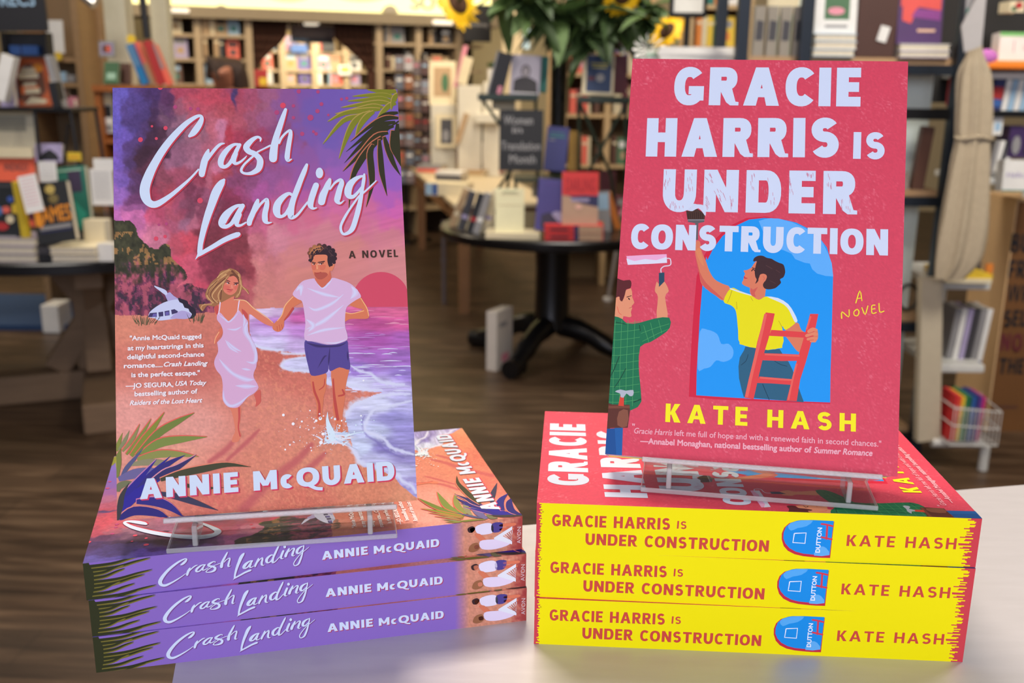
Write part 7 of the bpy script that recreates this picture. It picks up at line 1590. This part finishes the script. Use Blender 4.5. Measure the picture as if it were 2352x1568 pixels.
def pileu(px, ts, cols, fn, w=.14, g=None, d=.19, **k):
    x = P3(px, 130, YU).x; zz = z + .0005
    for i, th in enumerate(ts): lying(fn(i), Vector((x + random.uniform(-.003, .003), YU + .0, zz)), w, d, th, cols[i % len(cols)], random.uniform(-1, 1), g, **k); zz += th + .0003
    return zz
zs_ = pileu(1916, [.024, .024, .024], ['pale blue', 'white', 'pale blue'], lambda i: 'pale blue edged book, %s of the pile by the brown box' % ('bottom', 'middle', 'topmost')[i], w=.138, g='pale blue pile on the shelf unit', edge=True)
standing('white book with a green garden photo on the pale blue pile', Vector((P3(1926, 60, YU).x, YU + .03, zs_)), .138, .21, .02, 'white', lean=6, decor=[('r', .22, .22, .82, .95, 'green'), ('o', .5, .35, .2, .06, 'pink'), ('r', .25, .1, .78, .14, 'grey')])
zs2 = pileu(2124, [.022, .022], ['lilac', 'white'], lambda i: 'grey white edged book, %s of the pair under the purple book' % ('lower', 'upper')[i], w=.165, g='grey white pair on the shelf unit', edge=True)
standing('purple book with coral shapes and gold lettering on the shelf unit', Vector((P3(2122, 60, YU).x, YU + .03, zs2)), .148, .215, .03, (70, 36, 92), lean=6, decor=[('p', [(.1, .35), (.3, .3), (.45, .55), (.95, .5), (.95, 1), (.5, 1), (.1, .8)], (214, 74, 66)), ('p', [(.3, .4), (.95, .35), (.95, .5), (.4, .52)], (130, 50, 130)), ('r', .45, .18, .85, .22, (222, 180, 150)), ('p', [(.05, .55), (.2, .6), (.18, .9), (.05, .85)], (214, 74, 66))])
t = thing('brown_box', 'dark brown box with a white hang tag on the shelf unit', 'box', (P3(2018, 100, YU).x, YU + .03, z + .0005)); b = MB(); b.box((0, .06, .11), (.13, .12, .22), mat('dark_brown_board', (72, 42, 32), .6, noise=(12, .15)), bevel=.003); b.build('body', t)
b = MB(); b.box((.022, -.004, .075), (.032, .002, .05), cm('white'), rot=Matrix.Rotation(R(14), 3, 'Y')); b.build('hang_tag', t)
for i in range(4):
    x = P3(1738 + 30 * i, 120, YU + .04).x; b = MB(); b.box((x, YU + .04, z + .0795), (.034, .03, .158), mat('clear_grey_sleeve', (150, 142, 128), .25, noise=(30, .1))); b.face([(x - .012, YU + .0245, z + .05), (x + .012, YU + .0245, z + .05), (x + .014, YU + .0245, z + .11), (x - .010, YU + .0245, z + .115)], cm('charcoal'))
    tag(b.build('sleeved_item'), '%s of the four clear sleeved packs behind the coral red book' % ('leftmost', 'second', 'third', 'rightmost')[i], 'packet', 'clear sleeved packs')
standing('grey green book right of the sleeved packs', Vector((P3(1825, 60, YU + .12).x, YU + .14, z + .0005)), .085, .14, .03, 'mint', lean=3, parts=False)
plinth('cream board behind the sleeved packs', 1760, -40, 1840, 60, YU + .3, .01, cm('cream'), name='mount_board', cat='board')
# small red bottle, brown books on the second shelf, round loop, glass jar
b = MB(); p = P3(2182, 245, YU + .04); b.lathe([(.014, 0), (.015, .004), (.015, .085), (.008, .10)], (p.x, p.y, P3(2180, 252, YU).z + .012), cm('red'), 20); b.lathe([(.008, .1), (.011, .105), (.011, .14), (.006, .145)], (p.x, p.y, P3(2180, 252, YU).z + .012), cm('cream'), 20); tag(b.build('pump_bottle', smooth=True), 'small red bottle with a cream cap beside the steel post', 'bottle')
z = zU[1]
onu('brown leaning book at the right of the second shelf', 2128, 290, 2156, zz=z, col='brown', lean=4, tilt=6)
onu('grey brown folded cloth book on the second shelf', 2060, 392, 2122, zz=z, col=(128, 112, 104), lean=24)
b = MB(); p = P3(2085, 690, YU + .03); b.tube([(p.x + .035 * math.cos(a), p.y, p.z + .012 + .045 * math.sin(a)) for a in np.linspace(0, 2 * math.pi, 22)], .006, IRON); tag(b.build('iron_ring'), 'black iron ring leaning behind the coral red book', 'ring')
b = MB(); p = P3(2130, 655, YU + .2); b.lathe([(.02, 0), (.024, .01), (.024, .06), (.014, .075), (.014, .085)], (p.x, p.y, zU[2] + .1 - .0995), mat('frosted_jar_glass', (214, 210, 190), .3), 20); tag(b.build('glass_jar', smooth=True), 'small frosted jar on the third shelf of the steel unit', 'jar')

# ------------------------------------------------------------------ hanging linen bundle
LIN = mat('beige_linen', (170, 155, 130), .9, noise=(60, .12))
def drape():
    Y = 3.22; prof = [(96, 2238, 15), (125, 2240, 18), (170, 2240, 32), (230, 2240, 36), (300, 2238, 36), (322, 2236, 34), (380, 2230, 40), (460, 2222, 46), (540, 2212, 50), (600, 2200, 46), (640, 2180, 30)]
    b = MB(); n = 60; rings = []
    for py, px, hw in prof:
        c = P3(px, py, Y); r = hw / 2275 * Y; ring = []
        for k in range(n):
            a = 2 * math.pi * k / n; w_ = 1 + .16 * math.sin(7 * a + py * .004) * (py > 150) + .07 * math.sin(13 * a + 1 + py * .01)
            ring.append((c.x + r * w_ * math.cos(a), c.y + .55 * r * w_ * math.sin(a), c.z))
        rings.append(ring)
    rings = list(np.array(catmull(np.array(rings).reshape(len(rings), -1), 4)).reshape(-1, n, 3))
    for i in range(len(rings) - 1):
        for k in range(n): b.face([tuple(rings[i][k]), tuple(rings[i][(k + 1) % n]), tuple(rings[i + 1][(k + 1) % n]), tuple(rings[i + 1][k])], LIN)
    b.face([tuple(x) for x in rings[0]], LIN); b.face([tuple(x) for x in rings[-1][::-1]], LIN)
    o = thing('linen_drape', 'beige linen cloth tied and hanging beside the steel shelf unit', 'cloth', (0, 0, 0)); b.build('cloth', o, smooth=True)
    c = P3(2237, 316, Y); b = MB(); b.tube([(c.x + .056 * math.cos(a), c.y + .033 * math.sin(a), c.z + .004 * math.sin(3 * a)) for a in np.linspace(0, 2 * math.pi, 24)], .006, LIN, 8); b.build('tie', o)
    c0 = P3(2238, 97, Y); b = MB(); b.tube([(c0.x, Y, c0.z - .03), (c0.x, Y, c0.z + .1), (c0.x + .02, Y, 3.19)], .004, IRON); b.build('hanging_cord', o)
drape()
b = MB(); q = [P3(2118, 640, 3.3), P3(2166, 640, 3.3), P3(2160, 1010, 3.3), P3(2108, 1016, 3.3)]; b.prism([(p.x, p.z) for p in q], 3.3, 3.34, mat('cream_cart_panel', (186, 174, 150), .7)); tag(b.build('side_panel_board'), 'cream board standing under the linen cloth', 'board')
# ------------------------------------------------------------------ white display cart with basket
CW = mat('white_cart_enamel', (206, 206, 200), .35); YK = 3.42
t = thing('display_cart', 'white metal cart with shelves and a wire basket at the right', 'cart', (0, YK, 0))
def zc_(px, py): return P3(px, py, YK)
shelf_px = [(2150, 2276, 655), (2150, 2262, 846), (2150, 2262, 1000)]
for (xa, xb, py) in shelf_px[:2]:
    a_, c_ = zc_(xa, py), zc_(xb, py); b = MB(); b.box(((a_.x + c_.x) / 2, .2, a_.z), (c_.x - a_.x, .40, .03), CW, bevel=.006); b.build('shelf', t)
tc_ = t; t = thing('gift_rack', 'tall white gift rack rising behind the kraft display', 'rack', (0, YK, 0))
for x in (zc_(2275, 700).x, zc_(2450, 700).x): b = MB(); b.tube([(x, .39, .0), (x, .39, 1.75)], .014, CW); b.build('upright', t)
for (xa, xb, py) in ((2255, 2460, 172), (2262, 2460, 262), (2262, 2460, 420)):
    a_, c_ = zc_(xa, py), zc_(xb, py); b = MB(); b.box(((a_.x + c_.x) / 2, .25, a_.z), (c_.x - a_.x, .34, .022), CW if py != 262 else IRON, bevel=.003); b.build('shelf', t)
t = tc_; p = PZ(2256, 1078, 0); xk0, xk1 = P3(2136, 1050, p.y).x, p.x; yk = p.y - YK
b = MB(); b.tube([(xk0, yk, .10), (xk1 - .02, yk, .10), (xk1, yk, .085), (xk1, yk, .0)], .017, CW, 12); b.build('foot_rail', t)
for x in (zc_(2166, 700).x, zc_(2262, 700).x): b = MB(); b.tube([(x, .39, .0), (x, .39, zc_(2166, 600).z)], .014, CW); b.build('upright', t)
# basket
bx0, bx1 = P3(2166, 960, 3.3).x, P3(2272, 960, 3.3).x; bz0, bz1 = P3(2200, 1004, 3.3).z, P3(2200, 915, 3.3).z; y0_, y1_ = 3.22 - YK, 3.38 - YK
b = MB()
for k in range(13):
    x = bx0 + (bx1 - bx0) * k / 12; b.tube([(x, y0_, bz0), (x, y0_, bz1 - .02 * k / 12)], .0018, CW, 5); b.tube([(x, y1_, bz0), (x, y1_, bz1)], .0018, CW, 5)
for zz_ in (bz0, (bz0 + bz1) / 2, bz1 - .01): b.tube([(bx0, y0_, zz_), (bx1, y0_, zz_ - (.012 if zz_ > bz0 else 0)), (bx1, y1_, zz_), (bx0, y1_, zz_), (bx0, y0_, zz_)], .0025, CW, 6)
for k in range(5): y = y0_ + (y1_ - y0_) * k / 4; b.tube([(bx0, y, bz0), (bx1, y, bz0)], .0018, CW, 5)
b.build('wire_basket', t)
RBW = [('red', (200, 40, 44)), ('orange red', (222, 84, 50)), ('yellow', (226, 190, 50)), ('green', (40, 120, 70)), ('dark green', (30, 84, 60)), ('blue', (40, 90, 160)), ('navy', (40, 48, 110)), ('violet', (96, 50, 130)), ('magenta', (190, 40, 110))]
for i, (n_, c) in enumerate(RBW):
    x = P3(2174, 960, 3.3).x + i * .0118; b = MB(); hh = .165 - .003 * (i % 3); b.box((0, .06, hh / 2), (.0108, .11, hh), cm(c)); o = tag(b.build('notebook'), '%s notebook in the rainbow row inside the wire basket' % n_, 'notebook', 'rainbow notebooks in the basket'); orient(o, Vector((x, 3.245, bz0 + .004)), tilt=2)
def onk(label, x0, y0, x1, y1, dy=.08, **k): return px_book(label, x0, y0, x1, y1, Y=YK + dy, **k)
for i, (x, c) in enumerate(((2176, 'grey'), (2190, 'white'), (2204, 'lilac'), (2219, 'charcoal'), (2233, 'grey'), (2247, 'white'))):
    onk('%s file standing on the lower cart shelf, foot in blue, %s from left' % (c, ('first', 'second', 'third', 'fourth', 'fifth', 'sixth')[i]), x - 6, 708, x + 6, 838, col=c, lean=0, tilt=5, t=.12, name='magazine_file', cat='file', parts=False, decor=[('r', 0, 0, 1, .07, 'blue')])
pile(lambda i: 'cream tray, %s of the stack on the upper cart shelf' % ('lower', 'upper')[i], 2225, 650, zc_(2200, 655).z + .0155, .16, .2, [.016, .014], ['cream', 'yellow'], group='cream trays on the cart', name='tray')
onk('orange card at the end of the upper cart shelf', 2262, 606, 2278, 646, col='orange', lean=3, t=.01, parts=False, name='card_sign', cat='sign')
for i, x in enumerate((2196, 2212, 2228, 2244)): onk('slim grey file over the cream trays, %s of four' % ('leftmost', 'second', 'third', 'rightmost')[i], x - 6, 580, x + 6, 632, dy=.2, col=('grey', 'white', 'pale blue', 'charcoal')[i], lean=0, t=.1, name='magazine_file', cat='file', parts=False)
for i, (x, c) in enumerate(((2284, 'navy'), (2305, 'white'), (2319, 'pale blue'), (2333, 'white'), (2347, 'pale blue'))):
    onk('%s book on the black cart shelf, %s from left' % (c, ('first', 'second', 'third', 'fourth', 'fifth')[i]), x - (12 if i == 0 else 6), 176, x + (12 if i == 0 else 6), 254, dy=.1, col=c, lean=0, tilt=5, t=.11, parts=False, decor=[('r', 0, .35, 1, .7, 'red'), ('r', 0, .12, 1, .34, 'blue')] if i == 0 else None)
for i, (x, c) in enumerate(((2270, 'grey'), (2281, 'white'), (2292, 'charcoal'), (2302, 'white'))):
    onk('%s upright folder above the white card box, %s of four' % (c, ('leftmost', 'second', 'third', 'rightmost')[i]), x - 5, 322, x + 5, 412, dy=.12, col=c, lean=0, tilt=8, t=.1, name='folder', cat='folder', parts=False, decor=[('r', 0, 0, 1, .08, 'teal')])
onk('purple gift box with a silver window, far right', 2312, 290, 2372, 362, dy=.12, col=(58, 34, 84), lean=0, t=.1, name='gift_box', cat='box', parts=False, decor=[('o', .3, .4, .16, .3, 'grey'), ('r', .62, .1, .72, .8, 'black')])
onk('white boxed card set with faint script on the cart', 2300, 368, 2400, 440, dy=.02, col='white', lean=3, t=.05, name='card_box', cat='box', parts=False, decor=[('t', 'Hello', .08, .45, .4, .16, 'lilac'), ('r', 0, 0, 1, .05, 'teal')])
onk('small white tube with a blue label on the black cart shelf', 2278, 262, 2300, 310, dy=.1, col='white', lean=0, t=.04, name='tube', cat='tube', parts=False, decor=[('r', .2, .2, .8, .6, 'pale blue')])
b = MB(); a_, c_ = zc_(2262, 158), zc_(2420, 140); b.box(((a_.x + c_.x) / 2, YK + .1, (a_.z + c_.z) / 2), (c_.x - a_.x, .2, c_.z - a_.z), mat('bright_orange_board', (246, 132, 32), .5), bevel=.01); tag(b.build('orange_tray'), 'bright orange tray on the top cart shelf', 'tray')
onk('white greeting card box with green trim on the orange tray', 2292, 74, 2400, 140, dy=.12, col='white', lean=4, t=.06, name='card_box', cat='box', parts=False, decor=[('r', 0, .86, 1, 1, (120, 190, 110)), ('r', .3, .3, .32, .7, 'pink'), ('r', .5, .4, .9, .43, 'pink'), ('r', .5, .5, .9, .53, 'pink')])
b = MB(); p = zc_(2272, 138); bm = bmesh.new(); bmesh.ops.create_uvsphere(bm, u_segments=18, v_segments=10, radius=.035); b.bm(bm, Matrix.Translation((p.x, YK + .02, p.z + .01)) @ Matrix.Diagonal((1, .8, .75, 1)), mat('orchid_plush', (196, 112, 186), .8, noise=(60, .15))); tag(b.build('plush_ball', smooth=True), 'orchid pink plush ball at the left end of the orange tray', 'toy')
b = MB(); b.box((zc_(2352, 60).x, YK + .34, zc_(2300, 60).z), (.6, .02, .5), mat('dark_backing_board', (40, 38, 36), .8)); tag(b.build('backing_board'), 'dark board behind the greeting card box', 'board')
onk('patterned red and cream tin high at the far right', 2318, 2, 2352, 28, dy=.1, col='cream', lean=0, t=.08, name='gift_tin', cat='tin', parts=False, decor=[('o', .6, .6, .25, .3, 'red'), ('o', .3, .3, .2, .2, 'green')])
card('hanging strip of red and teal picture cards beside the steel post', 2216, -40, 2250, 50, 3.15, lean=0, tilt=-3, col='grey', decor=[('r', .5, .1, .95, .45, 'red'), ('r', .05, .1, .45, .35, 'teal'), ('r', .5, .5, .95, .95, 'maroon')], name='card_strip', cat='cards')
b = MB(); q = [P3(2215, 60, 3.1), P3(2262, -30, 3.1), P3(2275, -30, 3.1), P3(2262, 105, 3.1), P3(2222, 120, 3.1)]; b.prism([(p.x, p.z) for p in q], 3.12, 3.125, mat('clear_hanging_film', (170, 166, 164), .3)); tag(b.build('film_sleeve'), 'grey film sleeve hanging over the linen cloth', 'sleeve')
# ------------------------------------------------------------------ kraft display stand
KR = mat('shaded_kraft_board', (112, 72, 32), .7, noise=(16, .12)); KRL = mat('kraft_board_edge', (214, 176, 128), .7)  # carton colour lowered to hold the shade of its turned-away front
p = PZ(2266, 990, 0); YQ = p.y; zt_k = P3(2296, 462, YQ).z; xk = p.x; wk = .50
t = thing('kraft_display', 'brown kraft display stand with black stencil capitals at the right edge', 'display', (xk + wk / 2, YQ, 0))
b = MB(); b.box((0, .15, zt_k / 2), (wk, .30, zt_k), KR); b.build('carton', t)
b = MB(); b.box((-wk / 2 - .004, .15, zt_k / 2), (.006, .302, zt_k), KRL); b.build('side_edge', t, ); b = MB(); b.box((0, .148, zt_k + .004), (wk + .01, .31, .008), KRL); b.build('top_edge', t)
art = MB(); INK = cm('black'); RNK = cm('maroon')
for s_, yt_, yb_, ink in (('BUY', 536, 578, INK), ('FRESH', 597, 637, INK), ('WHAT', 654, 692, INK), ('SELLS', 711, 749, INK), ('NOT', 765, 805, RNK), ('THE', 822, 858, INK)):
    xs = {536: 2319, 597: 2314, 654: 2311, 711: 2302, 765: 2296, 822: 2292}[yt_]
    a_, c_ = P3(xs, yb_, YQ), P3(xs, yt_, YQ); h_ = c_.z - a_.z; x = a_.x - (xk + wk / 2); gx = .66
    for ch in s_:
        adv, polys = GL(ch, .24, .8)
        if x + adv * h_ * gx > wk / 2 - .01: break
        for k, P in enumerate(polys): art.face([(x + q[0] * h_ * gx, -.0012 - .0002 * k, a_.z + q[1] * h_) for q in P], ink)
        x += (adv + .14) * h_ * gx
art.build('printed_lettering', t); art = MB(); a_ = P3(2284, 934, YQ); art.face([(a_.x - xk - wk / 2, -.001, a_.z - .006), (a_.x - xk - wk / 2 + .09, -.001, a_.z - .006), (a_.x - xk - wk / 2 + .09, -.001, a_.z + .006), (a_.x - xk - wk / 2, -.001, a_.z + .006)], cm('brown'))
art.build('printed_rule', t)
# slanted chrome leg just left of the coral red book
p = PZ(1396, 690, 0); c_ = P3(1418, 566, p.y); b = MB(); b.tube([(p.x, p.y, .0), (c_.x, p.y, c_.z), (c_.x + .05, p.y, c_.z + .35)], .012, mat('pale_tube_steel', (190, 184, 180), .35, .5)); b.tube([(p.x, p.y, .0), (p.x, p.y, .02)], .03, cm('white')); tag(b.build('rack_leg'), 'slanted pale steel leg on the floor left of the coral red book', 'leg')
